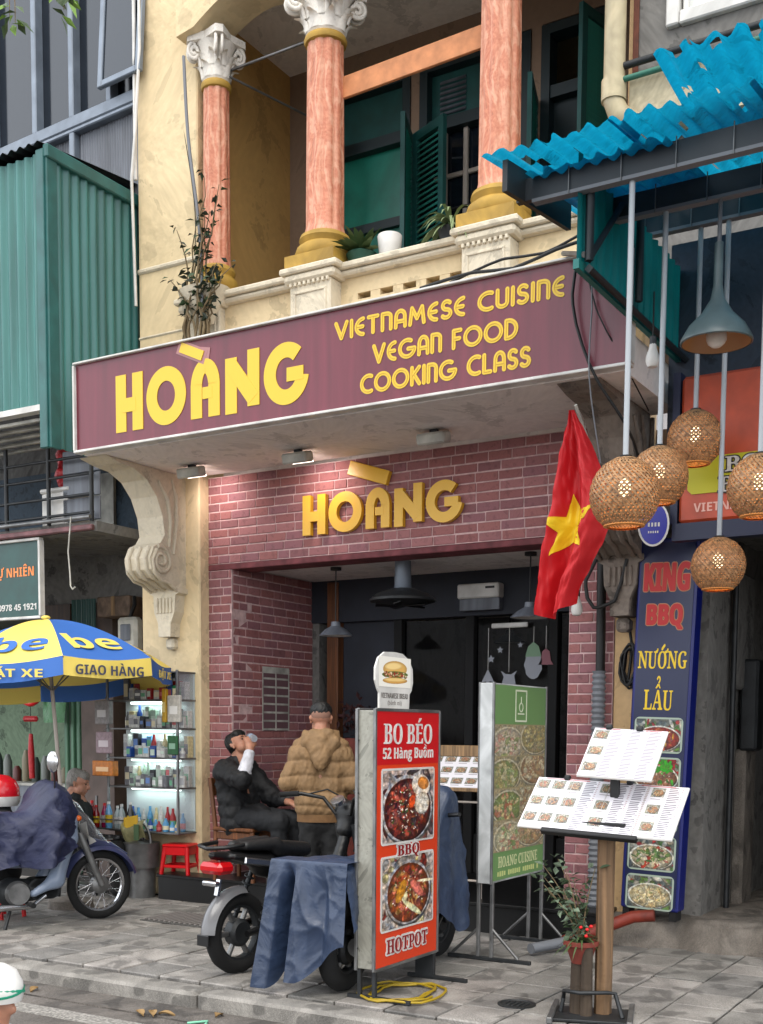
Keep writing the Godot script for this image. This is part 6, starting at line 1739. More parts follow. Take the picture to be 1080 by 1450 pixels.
func menu_stand():
	var t := thing("menu_stand", "wooden post carrying two open white menus on the pavement", "menu stand", Vector3(-2.2, 0, -6.03))
	var g: G
	g = w(t); g.bev(Vector3(-2.205, 0.52, -6.05), Vector3(0.085, 1.04, 0.085), 0.02); obj("post", g, M.post_wood, t)
	g = w(t)
	g.cyl(Vector3(-2.325, 0.0, -6.0), Vector3(-2.325, 0.295, -6.0), 0.052, 0.048, 14); g.cyl(Vector3(-2.265, 0.0, -5.955), Vector3(-2.265, 0.40, -5.955), 0.034, 0.03, 12)
	obj("log", g, mat(Color(0.34, 0.28, 0.22), 0.85, "wood", 1.0, "grit_n", 0.5), t)
	g = w(t); g.tube([Vector3(-2.40, 0.10, -5.96), Vector3(-2.385, 0.145, -5.93), Vector3(-2.28, 0.15, -5.90), Vector3(-2.16, 0.15, -5.985), Vector3(-2.13, 0.14, -6.03), Vector3(-2.07, 0.02, -5.99)], 0.012, 6); g.tube([Vector3(-2.40, 0.10, -5.96), Vector3(-2.41, 0.02, -5.95)], 0.012, 6); obj("strap", g, M.dark_steel, t)
	g = w(t); g.bev(Vector3(-2.25, 0.012, -6.0), Vector3(0.40, 0.014, 0.32), 0.003, Basis(Vector3.UP, 0.3)); obj("base_plate", g, M.dark_steel, t)
	for s in [-1, 1]:
		g = w(t); g.bev(Vector3(-2.25, 0.022, -6.0) + Basis(Vector3.UP, 0.3) * Vector3(0.21 * s, 0, 0), Vector3(0.03, 0.034, 0.46), 0.004, Basis(Vector3.UP, 0.3)); obj("base_rail", g, M.steel, t)
	g = w(t); g.bev(Vector3(-2.22, 1.06, -6.02), Vector3(0.30, 0.03, 0.14), 0.006); obj("bracket", g, M.black, t)
	g = w(t); g.bev(Vector3(-2.19, 1.20, -6.12), Vector3(0.05, 0.36, 0.03), 0.006); obj("back_bar", g, M.black, t)
	menu_board(t, Vector3(-2.235, 1.155, -6.045), 0.86, 0.39, 0.03, 0.83, -0.045, menu_image(512, 200, 9, 3, 5, [3, 5, 6, 8]), 4)
	menu_board(t, Vector3(-2.155, 1.445, -6.12), 0.415, 0.37, 0.03, 0.78, -0.05, menu_image(300, 240, 4, 3, 9, [1, 2, 3]), 2)
	# terracotta pot with a leafy plant on the log
	var rng := RandomNumberGenerator.new(); rng.seed = 17
	t = thing("potted_plant", "bushy plant in a small terracotta pot beside the menu post", "plant", Vector3(-2.315, 0.297, -5.99))
	g = G.new(); g.lathe([Vector2(0, 0), Vector2(0.05, 0), Vector2(0.085, 0.095), Vector2(0.098, 0.10), Vector2(0.10, 0.125), Vector2(0.088, 0.125), Vector2(0, 0.105)], 22); obj("pot", g, M.terracotta, t)
	g = G.new(); g.lathe([Vector2(0.084, 0.112), Vector2(0, 0.115)], 14); obj("soil", g, M.joint, t)
	var st := G.new(); var a := G.new(); var b := G.new()
	for k in 11:
		var d := Vector3(rng.randf_range(-0.30, 0.07), rng.randf_range(0.22, 0.46), rng.randf_range(-0.10, 0.12))
		var pts := []
		for q in 6:
			var u := q / 5.0
			pts.append(Vector3(0, 0.11, 0) + Vector3(d.x * u * (0.4 + 0.6 * u), d.y * u, d.z * u))
		st.tube(pts, [0.005, 0.0045, 0.004, 0.0035, 0.003, 0.002], 5)
		for q in range(1, 6):
			for z in 4: leaf_quad(a if rng.randf() < 0.6 else b, pts[q] + Vector3(rng.randf_range(-0.03, 0.03), rng.randf_range(-0.03, 0.03), rng.randf_range(-0.03, 0.03)), Vector3(rng.randfn(), rng.randf_range(-0.7, 0.5), rng.randfn()).normalized(), rng.randf_range(0.04, 0.075), rng.randf_range(0.025, 0.04), rng)
	obj("stems", st, M.twig, t); obj("leaves", a, leafy(Color(0.20, 0.27, 0.17)), t); obj("pale_leaves", b, leafy(Color(0.40, 0.46, 0.38)), t)
	g = G.new(); strap_plant(g, Vector3(0, 0.11, 0), 46, 0.20, 0.008, rng, 1.0); obj("grassy_leaves", g, M.leaf2, t)
	for k in 4:
		g = G.new(); g.ball(Vector3(rng.randf_range(0.0, 0.08), rng.randf_range(0.16, 0.22), rng.randf_range(-0.02, 0.07)), Vector3(0.010, 0.009, 0.010), 8); obj("flower", g, M.red_plastic, t)
	# second menu on a metal stand, further in
	t = thing("menu_easel", "lit white menu on a thin metal easel with wooden top, behind the sign boards", "menu stand", Vector3(-4.32, STEP, -8.35))
	g = w(t); g.bev(Vector3(-4.32, 1.40, -8.42), Vector3(0.80, 0.09, 0.03), 0.005); obj("top_rail", g, M.wood_pale, t)
	var im := menu_image(320, 150, 6, 3, 15, [])
	var x := Transform3D(Basis(Vector3.RIGHT, -0.7), Vector3(-4.32, 1.245, -8.32) - t.position)
	g = G.new(x); g.bev(Vector3(0, 0, -0.008), Vector3(0.78, 0.34, 0.012), 0.003); obj("board", g, M.white, t)
	g = G.new(x); g.flat(); g.quad(Vector3(-0.38, -0.165, 0), Vector3(0.38, -0.165, 0), Vector3(0.38, 0.165, 0), Vector3(-0.38, 0.165, 0)); obj("page", g, printed(im, 0.3), t)
	g = w(t); g.bev(Vector3(-4.32, 1.10, -8.22), Vector3(0.80, 0.03, 0.03), 0.004); obj("ledge", g, M.wood_pale, t)
	for px in [-4.58, -4.42, -4.06]:
		g = w(t); g.cyl(Vector3(px, STEP, -8.3), Vector3(px, 1.12, -8.28), 0.013, -1, 8); obj("leg", g, M.bars, t)
	g = w(t); g.cyl(Vector3(-4.62, STEP + 0.14, -8.29), Vector3(-4.02, STEP + 0.14, -8.29), 0.01, -1, 8); g.cyl(Vector3(-4.42, 1.0, -8.28), Vector3(-4.06, 1.0, -8.28), 0.01, -1, 8); obj("crossbar", g, M.bars, t)

# ---------------------------------------------------------------- the shop on the left
func left_shop():
	var g: G
	var rng := RandomNumberGenerator.new(); rng.seed = 77
	# red stool on the granite step
	var t := thing("plastic_stool", "low red plastic stool on the black granite step", "stool", Vector3(-7.10, STEP, -8.24), 0.25)
	g = G.new(); g.bev(Vector3(0, 0.262, 0), Vector3(0.26, 0.03, 0.24), 0.012); obj("seat", g, M.red_plastic, t)
	for sx in [-1, 1]:
		for sz in [-1, 1]:
			g = G.new()
			g.tube([Vector3(0.135 * sx, 0.0, 0.12 * sz), Vector3(0.108 * sx, 0.25, 0.098 * sz)], [0.022, 0.026], 4); obj("leg", g, M.red_plastic, t)
	for q in [[Vector3(0, 0.215, 0.105), Vector3(0.2, 0.075, 0.012)], [Vector3(0, 0.215, -0.105), Vector3(0.2, 0.075, 0.012)], [Vector3(0.115, 0.215, 0), Vector3(0.012, 0.075, 0.18)], [Vector3(-0.115, 0.215, 0), Vector3(0.012, 0.075, 0.18)]]:
		g = G.new(); g.bev(q[0], q[1], 0.004); obj("apron", g, M.red_plastic, t)
	for sz in [-1, 1]:
		g = G.new(); g.bev(Vector3(0, 0.075, 0.112 * sz), Vector3(0.24, 0.028, 0.014), 0.004); obj("stretcher", g, M.red_plastic, t)
	for sx in [-1, 1]:
		g = G.new(); g.bev(Vector3(0.127 * sx, 0.075, 0), Vector3(0.014, 0.028, 0.21), 0.004); obj("stretcher", g, M.red_plastic, t)
	# lit glass display case on the pilaster
	t = thing("display_case", "lit glass display shelves of small goods fixed to the yellow pilaster", "display case", Vector3(-7.46, 0.62, -8.25))
	g = w(t); g.mm(Vector3(-7.86, 0.62, -8.366), Vector3(-7.02, 2.08, -8.354)); obj("back_panel", g, mat(Color(0.70, 0.74, 0.74), 0.4), t)
	for x in [-7.87, -7.02]:
		for z in [-8.39, -8.12]:
			g = w(t); g.bev(Vector3(x, 1.35, z), Vector3(0.022, 1.48, 0.022), 0.003); obj("frame_post", g, M.steel, t)
	var ys := [0.62, 1.03, 1.30, 1.57, 1.83]
	for i in 6:
		var y: float = ys[i] if i < 5 else 2.08
		g = w(t); g.bev(Vector3(-7.445, y - 0.01, -8.255), Vector3(0.86, 0.016, 0.27), 0.003); obj("shelf", g, M.steel, t)
		if i > 0 and i < 5:
			g = w(t); g.cyl(Vector3(-7.74, y - 0.03, -8.30), Vector3(-7.14, y - 0.03, -8.30), 0.012, -1, 8); obj("tube_light", g, glow(Color(0.92, 1.0, 0.98), 0.9), t)
			var l := AreaLight3D.new()
			l.name = "light"; l.area_size = Vector2(0.6, 0.02); l.light_energy = 0.028; l.light_color = Color(0.92, 1.0, 0.98); l.shadow_enabled = true
			l.position = Vector3(-7.44, y - 0.045, -8.30) - t.position; l.rotation_degrees = Vector3(-90, 0, 0)
			t.add_child(l)
	g = w(t); g.mm(Vector3(-7.03, 0.64, -8.37), Vector3(-7.026, 2.06, -8.13)); obj("side_glass", g, M.clear, t)
	var pal := [["white", Color(0.82, 0.82, 0.80)], ["pale green", Color(0.66, 0.76, 0.68)], ["blue", Color(0.12, 0.30, 0.62)], ["red", Color(0.66, 0.12, 0.14)], ["grey", Color(0.46, 0.46, 0.48)], ["dark", Color(0.12, 0.13, 0.16)], ["green", Color(0.14, 0.50, 0.30)], ["light blue", Color(0.35, 0.62, 0.80)], ["cream", Color(0.82, 0.76, 0.58)]]
	var want := [[0, 2, 7, 0, 7, 8, 0, 3, 3, 0, 7], [4, 0, 8, 1, 1, 5, 0, 1, 0, 4, 1, 0], [0, 0, 5, 2, 7, 3, 0, 8, 4, 0, 1, 8], [4, 8, 2, 0, 1, 1, 0, 1, 0, 5, 1, 0], [4, 2, 3, 0, 6, 0, 4, 0, 3, 0]]
	for s in 5:
		for row in 2:
			var x := -7.82 if row == 0 else -7.66
			for ci in want[s].size() - 2 * row:
				var c: int = want[s][(ci * (1 + 2 * row) + 3 * row) % want[s].size()]
				var wd := rng.randf_range(0.058, 0.070) if s < 4 else rng.randf_range(0.064, 0.08)
				var h := (rng.randf_range(0.15, 0.22) if s > 0 else rng.randf_range(0.16, 0.24)) * (1.0 if row == 0 else 0.55)
				var dp := rng.randf_range(0.04, 0.07)
				var z := (-8.30 if row == 0 else -8.19) + rng.randf_range(-0.015, 0.02)
				var round_one: bool = s == 0 or rng.randf() < 0.25
				var p := thing("small_bottle" if round_one else "small_packet", "%s %s in the %s row, %s shelf of the lit display case" % [pal[c][0], "bottle" if round_one else "boxed packet", ["back", "front"][row], ["bottom", "second", "middle", "fourth", "top"][s]], "bottle" if round_one else "packet", Vector3(x + wd / 2, ys[s] - 0.001, z), rng.randf_range(-0.25, 0.25), "goods on the lit display shelves")
				g = G.new()
				if round_one: g.lathe([Vector2(0, 0), Vector2(wd * 0.4, 0.0), Vector2(wd * 0.42, h * 0.6), Vector2(wd * 0.2, h * 0.8), Vector2(wd * 0.18, h), Vector2(0, h)], 10)
				else: g.bev(Vector3(0, h / 2, 0), Vector3(wd * 0.9, h, dp), 0.004)
				obj("pack", g, mat(pal[c][1], 0.4, "soft", 9.0), p)
				g = G.new()
				if round_one: g.lathe([Vector2(wd * 0.43, h * 0.15), Vector2(wd * 0.435, h * 0.45)], 10)
				else: g.mm(Vector3(-wd * 0.34, h * rng.randf_range(0.15, 0.4), dp / 2), Vector3(wd * 0.34, h * rng.randf_range(0.6, 0.85), dp / 2 + 0.002))
				obj("label", g, mat(pal[(c + 4 + ci) % 9][1].lightened(0.3), 0.5), p)
				x += wd + 0.004
	# bigger goods hung outside the case
	for q in [["hanging_packet", "yellow packet hung at the corner of the lit display case", Vector3(-7.11, 1.62, -8.06), Vector3(0.05, 0.30, 0.04), Color(0.80, 0.62, 0.06)], ["hanging_packet", "white card packet hung at the corner of the lit display case", Vector3(-7.0, 1.62, -8.06), Vector3(0.15, 0.24, 0.03), Color(0.80, 0.78, 0.74)], ["hanging_packet", "green card packet hung under the white card packet", Vector3(-7.04, 1.33, -8.08), Vector3(0.12, 0.17, 0.02), Color(0.05, 0.36, 0.16)], ["hanging_packet", "pink striped packet hung outside the display case", Vector3(-7.86, 1.33, -8.06), Vector3(0.2, 0.2, 0.02), Color(0.62, 0.52, 0.55)], ["carton", "orange carton sticking out beside the display case", Vector3(-7.85, 1.12, -8.06), Vector3(0.26, 0.14, 0.08), Color(0.80, 0.46, 0.08)], ["carton", "grey carton sticking out beside the display case", Vector3(-7.86, 1.60, -8.06), Vector3(0.18, 0.22, 0.06), Color(0.56, 0.54, 0.54)]]:
		t = thing(q[0], q[1], "packet", q[2])
		g = G.new(); g.bev(Vector3(0, q[3].y / 2, 0), q[3], 0.006); obj("pack", g, mat(q[4], 0.45, "soft", 6.0), t)
		g = G.new(); g.mm(Vector3(-q[3].x * 0.3, q[3].y * 0.3, q[3].z / 2), Vector3(q[3].x * 0.3, q[3].y * 0.6, q[3].z / 2 + 0.003)); obj("label", g, mat(q[4].lightened(0.5), 0.5), t)
		g = G.new(); g.cyl(Vector3(0, q[3].y, 0), Vector3(0, q[3].y + 0.05, -0.05), 0.003, -1, 5); obj("hook", g, M.steel, t)
	# steel rack with bottles below
	t = thing("steel_rack", "two-tier steel rack on the pavement stacked with bottles and jars", "rack", Vector3(-7.95, 0, -8.25))
	for x in [-8.36, -7.56]:
		for z in [-8.46, -8.08]:
			g = w(t); g.cyl(Vector3(x, 0, z), Vector3(x, 0.86 if z > -8.3 else 0.9, z), 0.014, -1, 8); obj("leg", g, M.steel, t)
	for y in [0.06, 0.36, 0.62]:
		g = w(t); g.bev(Vector3(-7.96, y, -8.27), Vector3(0.80, 0.014, 0.38), 0.003); obj("shelf", g, M.steel, t)
		g = w(t); g.tube([Vector3(-8.36, y + 0.09, -8.46), Vector3(-8.36, y + 0.09, -8.08), Vector3(-7.56, y + 0.09, -8.08), Vector3(-7.56, y + 0.09, -8.46)], 0.006, 6); obj("guard_rail", g, M.steel, t)
	var bot := [["bottle with red cap", Color(0.52, 0.04, 0.06)], ["pink bottle", Color(0.62, 0.10, 0.30)], ["pale blue bottle", Color(0.40, 0.62, 0.78)], ["amber bottle", Color(0.55, 0.30, 0.08)], ["dark bottle with black cap", Color(0.06, 0.05, 0.05)], ["clear bottle", Color(0.62, 0.66, 0.66)]]
	var order := [2, 3, 0, 0, 1, 2, 5, 5, 4]
	for i in 9:
		var q: Array = bot[order[i]]
		t = thing("drink_bottle", "%s on the top tier of the steel rack" % q[0], "bottle", Vector3(-8.28 + 0.082 * i, 0.627, -8.15 + 0.03 * (i % 2)), 0.0, "drinks on the steel rack")
		var h := 0.21 + 0.02 * (i % 3)
		g = G.new(); g.lathe([Vector2(0, 0), Vector2(0.03, 0.0), Vector2(0.033, 0.02), Vector2(0.033, h * 0.6), Vector2(0.013, h * 0.86), Vector2(0.013, h * 0.93), Vector2(0, h * 0.93)], 14); obj("glass", g, mat(q[1], 0.15), t)
		g = G.new(); g.lathe([Vector2(0.015, h * 0.9), Vector2(0.015, h), Vector2(0, h)], 12); obj("cap", g, M.red_plastic if order[i] < 2 else M.white, t)
		g = G.new(); g.lathe([Vector2(0.0338, h * 0.2), Vector2(0.0338, h * 0.5)], 14); obj("label", g, M.white if order[i] % 2 else M.letter_yellow, t)
	for i in 7:
		var c: Color = [Color(0.30, 0.56, 0.72), Color(0.74, 0.76, 0.76), Color(0.10, 0.10, 0.12), Color(0.72, 0.72, 0.70), Color(0.75, 0.28, 0.08), Color(0.5, 0.62, 0.66), Color(0.66, 0.66, 0.68)][i]
		var nm: String = ["blue", "silver", "black", "white", "orange", "glass", "grey"][i]
		t = thing("storage_jar", "%s jar on the lower tier of the steel rack" % nm, "jar", Vector3(-8.26 + 0.105 * i, 0.368, -8.2), 0.0)
		g = G.new(); g.lathe([Vector2(0, 0), Vector2(0.045, 0.0), Vector2(0.048, 0.02), Vector2(0.048, 0.14), Vector2(0.04, 0.16), Vector2(0, 0.16)], 14); obj("body", g, mat(c, 0.3), t)
		g = G.new(); g.lathe([Vector2(0.044, 0.15), Vector2(0.044, 0.185), Vector2(0, 0.187)], 14); obj("lid", g, M.steel, t)
	t = thing("steel_pot", "round steel pot with looped handle at the end of the rack", "pot", Vector3(-7.48, 0.0, -8.14))
	g = G.new(); g.lathe([Vector2(0, 0.28), Vector2(0.16, 0.28), Vector2(0.165, 0.3), Vector2(0.165, 0.5), Vector2(0.17, 0.51), Vector2(0.0, 0.54)], 24); obj("body", g, M.steel, t)
	g = G.new(); g.tube(arc3(Vector3(0, 0.5, 0.03), 0.14, 0.2), 0.013, 8); obj("handle", g, M.steel, t)
	g = G.new(); g.lathe([Vector2(0, 0.0), Vector2(0.12, 0.0), Vector2(0.13, 0.28), Vector2(0, 0.281)], 20); obj("base_drum", g, M.steel, t)
	t = thing("newspaper", "yellow and green printed papers draped over the rack end", "paper", Vector3(-7.42, 0.62, -8.06))
	g = w(t); g.sheet(8, 8, func(u: float, v: float): return Vector3(-7.62 + 0.28 * u, 0.70 - 0.16 * v * v - 0.03 * sin(u * 5), -8.06 + 0.05 * sin(v * 3) + 0.02 * sin(u * 9))); obj("sheet", g, mat(Color(0.62, 0.60, 0.42), 0.7, "blotch", 6.0), t)
	g = w(t); g.sheet(6, 6, func(u: float, v: float): return Vector3(-7.60 + 0.17 * u, 0.735 - 0.10 * v + 0.04 * u, -8.03 + 0.03 * sin(u * 6))); obj("yellow_sheet", g, mat(Color(0.78, 0.62, 0.12), 0.6), t)
	g = w(t); g.mm(Vector3(-7.43, 0.545, -7.985), Vector3(-7.37, 0.69, -7.98)); obj("green_print", g, mat(Color(0.22, 0.32, 0.18), 0.6), t)
	# folded green gate, brown wall strip and shop wares further in
	t = thing("folding_gate", "pale green folding steel gate at the side of the neighbour's shop", "gate", Vector3(-9.25, 0, -9.1))
	for i in 7:
		g = w(t); g.bev(Vector3(-9.42 + 0.045 * i, 1.42, -9.1 + 0.03 * (i % 2)), Vector3(0.036, 2.84, 0.05), 0.008); obj("slat", g, mat(Color(0.38, 0.55, 0.44), 0.5, "streak", 0.8), t)
	t = thing("brown_wall_strip", "plain brown-grey wall strip between the folding gate and the display case", "wall", Vector3(-8.8, 0, -9.1))
	g = w(t); g.mm(Vector3(-9.12, 0, -9.25), Vector3(-8.66, 2.86, -9.02)); obj("plaster", g, mat(Color(0.38, 0.33, 0.31), 0.85, "soft", 1.0), t)
	g = w(t); g.mm(Vector3(-8.66, 0, -9.6), Vector3(-7.66, 2.86, -9.3)); obj("dark_door", g, mat(Color(0.17, 0.16, 0.17), 0.7, "streak", 1.0), t)
	for i in 5:
		g = w(t); g.bev(Vector3(-8.62 + 0.06 * i, 1.42, -9.27), Vector3(0.045, 2.8, 0.06), 0.006); obj("door_rib", g, mat(Color(0.23, 0.20, 0.21), 0.6), t)
	t = thing("upper_gate_panel", "dark green gate panel hanging under the neighbour's beam", "panel", Vector3(-9.1, 2.4, -9.0))
	g = w(t); corrugated(g, Vector3(-9.2, 2.35, -8.98), Vector3(0.34, 0, 0), Vector3(0, 0.55, 0), Vector3(0, 0, 1), 0.07, 0.02); obj("sheet", g, mat(Color(0.10, 0.26, 0.24), 0.5), t)
	g = w(t); g.mm(Vector3(-9.6, 2.3, -9.0), Vector3(-9.2, 2.86, -8.96)); obj("board", g, M.wood_dark, t)
	t = thing("meter_box", "white electricity meter box hanging in the neighbour's dark doorway", "meter", Vector3(-8.12, 2.3, -8.7))
	g = w(t); g.bev(Vector3(-8.12, 2.48, -8.7), Vector3(0.26, 0.34, 0.12), 0.03); obj("case", g, M.off_white, t)
	g = w(t); g.bev(Vector3(-8.12, 2.5, -8.635), Vector3(0.13, 0.16, 0.02), 0.008); obj("dial", g, M.grey_sheet, t)
	g = w(t); g.tube([Vector3(-8.12, 2.65, -8.7), Vector3(-8.1, 2.78, -8.75), Vector3(-8.15, 2.86, -8.8)], 0.02, 6); obj("cable", g, M.cable, t)
	t = thing("cardboard_box", "brown carton on a ledge over the white meter box", "box", Vector3(-8.5, 2.72, -8.85))
	g = w(t); g.bev(Vector3(-8.42, 2.78, -8.88), Vector3(0.44, 0.2, 0.2), 0.008); obj("carton", g, mat(Color(0.46, 0.38, 0.32), 0.8, "blotch", 3.0), t)
	g = w(t); g.bev(Vector3(-8.42, 2.785, -8.778), Vector3(0.05, 0.19, 0.004), 0.001); obj("tape", g, M.wood_pale, t)
	# red charm, green bag and wares hanging in the shop
	t = thing("red_charm", "round red festive charm with tassel hanging in the neighbour's shop", "ornament", Vector3(-9.75, 1.2, -8.9))
	g = w(t); g.tube(arc3(Vector3(-9.75, 1.98, -8.9), 0.16, 0.16, true), 0.03, 8); obj("ring", g, M.red_plastic, t)
	g = w(t); g.ball(Vector3(-9.75, 1.93, -8.9), Vector3(0.12, 0.14, 0.03)); obj("medallion", g, M.bag_red, t)
	g = w(t); g.bev(Vector3(-9.75, 1.66, -8.9), Vector3(0.22, 0.06, 0.05), 0.02); obj("bar", g, M.bag_red, t)
	g = w(t); g.tube([Vector3(-9.75, 1.5, -8.9), Vector3(-9.75, 1.3, -8.9), Vector3(-9.74, 1.02, -8.9)], [0.02, 0.035, 0.03], 8); obj("tassel", g, M.bag_red, t)
	g = w(t); g.cyl(Vector3(-9.75, 2.12, -8.9), Vector3(-9.75, 2.86, -9.0), 0.004, -1, 5); g.cyl(Vector3(-9.75, 1.8, -8.9), Vector3(-9.75, 1.0, -8.9), 0.004, -1, 5); obj("cord", g, M.cable, t)
	t = thing("hanging_bag", "green and white plastic bag hanging in the neighbour's shop", "bag", Vector3(-9.42, 1.6, -8.95))
	g = w(t); g.sheet(10, 10, func(u: float, v: float): return Vector3(-9.60 + 0.32 * u, 1.62 + 0.46 * v, -8.95 + 0.05 * sin(u * PI) * (1.2 - v) + 0.015 * sin(u * 14 + v * 6))); obj("film", g, mat(Color(0.24, 0.48, 0.28), 0.4, "soft", 4.0, "crumple_n", 0.6), t)
	g = w(t); g.bev(Vector3(-9.44, 2.13, -8.93), Vector3(0.36, 0.10, 0.02), 0.006); obj("blue_header", g, mat(Color(0.18, 0.44, 0.62), 0.5), t)
	g = w(t); g.cyl(Vector3(-9.44, 2.18, -8.93), Vector3(-9.44, 2.86, -9.0), 0.004, -1, 5); obj("string", g, M.cable, t)
	t = thing("shop_counter", "glass shop counter with dark wares in the neighbour's shop", "counter", Vector3(-10.3, 0, -9.9))
	g = w(t); g.mm(Vector3(-11.5, 0, -10.2), Vector3(-9.78, 0.9, -9.5)); obj("cabinet", g, M.grey_sheet, t)
	g = w(t); g.mm(Vector3(-11.5, 0.9, -10.2), Vector3(-9.78, 0.93, -9.48)); obj("counter_top", g, M.off_white, t)
	for i in 10:
		var hh := rng.randf_range(0.12, 0.4)
		var p := thing("shop_ware", ["dark", "grey", "maroon", "straw-coloured"][i % 4] + " upright ware on the neighbour's glass counter", "ware", Vector3(-11.3 + 0.16 * i, 0.931, -9.8), 0.0, "wares on the neighbour's counter")
		g = G.new(); g.lathe([Vector2(0, 0), Vector2(0.05, 0), Vector2(0.055, hh * 0.7), Vector2(0.025, hh), Vector2(0, hh)], 10); obj("body", g, mat([Color(0.2, 0.24, 0.22), Color(0.42, 0.44, 0.42), Color(0.34, 0.14, 0.12), Color(0.46, 0.42, 0.32)][i % 4], 0.4), p)

func arc3(c: Vector3, rx: float, ry: float, full := false) -> Array:
	var o := []
	var n := 25 if full else 14
	for i in n:
		var a := TAU * i / 24.0 if full else PI * i / 13.0
		o.append(c + Vector3(cos(a) * rx, sin(a) * ry, 0))
	return o

func umbrella():
	var ap := Vector3(-7.785, 2.493, -7.3)
	var t := thing("street_umbrella", "blue and yellow street umbrella with lettered valance", "umbrella", Vector3(-7.54, 0, -7.3))
	var up := Vector3(-0.1, 1, 0).normalized()
	var e1 := Vector3(up.y, -up.x, 0); var e2 := Vector3(0, 0, 1)
	var R := 1.05; var D := 0.45
	var yl := leafy(Color(0.92, 0.82, 0.40), 0.5); var bl := leafy(Color(0.20, 0.40, 0.70), 0.5)
	yl.roughness = 0.6; bl.roughness = 0.6
	var rim := func(k: int, u: float):
		var a := deg_to_rad(38.0 + 45.0 * k)
		return ap - up * D * pow(u, 1.7) + (e1 * cos(a) + e2 * sin(a)) * R * u
	var g: G
	for k in 8:
		# panel k lies between seam k and seam k + 1; even panels yellow
		var even := k % 2 == 0
		g = w(t)
		g.sheet(6, 12, func(s: float, q: float):
			var a: Vector3 = rim.call(k, q); var b: Vector3 = rim.call((k + 1) % 8, q)
			return a.lerp(b, s) - up * 0.03 * sin(s * PI) * q)
		var p := obj("canopy_panel", g, yl if even else bl, t)
		g = w(t)
		g.sheet(10, 4, func(s: float, q: float):
			var a: Vector3 = rim.call(k, 1.0); var b: Vector3 = rim.call((k + 1) % 8, 1.0)
			var c: Vector3 = a.lerp(b, s) - up * 0.03 * sin(s * PI)
			var outw := (c - ap); outw -= up * outw.dot(up); outw = outw.normalized()
			return c - Vector3(0, 0.15 * q, 0) + outw * (0.012 * q + 0.012 * q * sin(s * 11.0)))
		obj("valance", g, bl if even else yl, t)
		g = w(t)
		var ln := []
		for q in 11: ln.append(rim.call(k, q / 10.0) - up * 0.012)
		g.tube(ln, 0.007, 5); obj("rib", g, M.steel, t)
		var mid: Vector3 = (rim.call(k, 0.76) + rim.call((k + 1) % 8, 0.76)) * 0.5 - up * 0.02
		var edge_mid: Vector3 = (rim.call(k, 1.0) + rim.call((k + 1) % 8, 1.0)) * 0.5
		var Y: Vector3 = (rim.call(k, 0.62) + rim.call((k + 1) % 8, 0.62)) * 0.5 - (rim.call(k, 0.9) + rim.call((k + 1) % 8, 0.9)) * 0.5
		Y = Y.normalized()
		var out := edge_mid - ap; out -= up * out.dot(up); out = out.normalized()
		var Xd := Y.cross(out).normalized()
		if Xd.dot(rim.call(k, 1.0) - rim.call((k + 1) % 8, 1.0)) < 0: Xd = -Xd
		var Zd := Xd.cross(Y).normalized()
		if Zd.y < 0: Zd = -Zd
		var B := Basis(Xd, Y, Xd.cross(Y))
		if k in [0, 7, 1, 6]:
			word("be", Vector2(0.46, 0.28), Transform3D(B, mid + Zd * 0.010 - t.position), "logo", bl if even else yl, t, false, 0.002)
			var Bv := Basis(Vector3.UP.cross(out).normalized(), Vector3.UP, out)
			word("ĐẶT XE" if even else "GIAO HÀNG", Vector2(0.5 if even else 0.62, 0.10), Transform3D(Bv, edge_mid - Vector3(0, 0.105, 0) + out * 0.034 - t.position), "lettering", yl if even else mat(Color(0.25, 0.26, 0.34), 0.6), t, false, 0.003)
	g = w(t); g.cyl(ap - up * 2.50, ap + up * 0.02, 0.017, -1, 10); obj("pole", g, M.bars, t)
	g = w(t); g.ball(ap + up * 0.02, Vector3(0.04, 0.02, 0.04)); obj("finial", g, yl, t)
	for k in 8:
		g = w(t); g.cyl(ap - up * 0.62, rim.call(k, 0.5) - up * 0.02, 0.006, -1, 5); obj("stretcher", g, M.steel, t)
	g = w(t); g.lathe([Vector2(0, 0), Vector2(0.2, 0.0), Vector2(0.19, 0.07), Vector2(0.04, 0.1), Vector2(0.03, 0.25), Vector2(0, 0.25)], 20, Transform3D(Basis(), Vector3(-7.54, 0, -7.3))); obj("weighted_base", g, M.concrete, t)

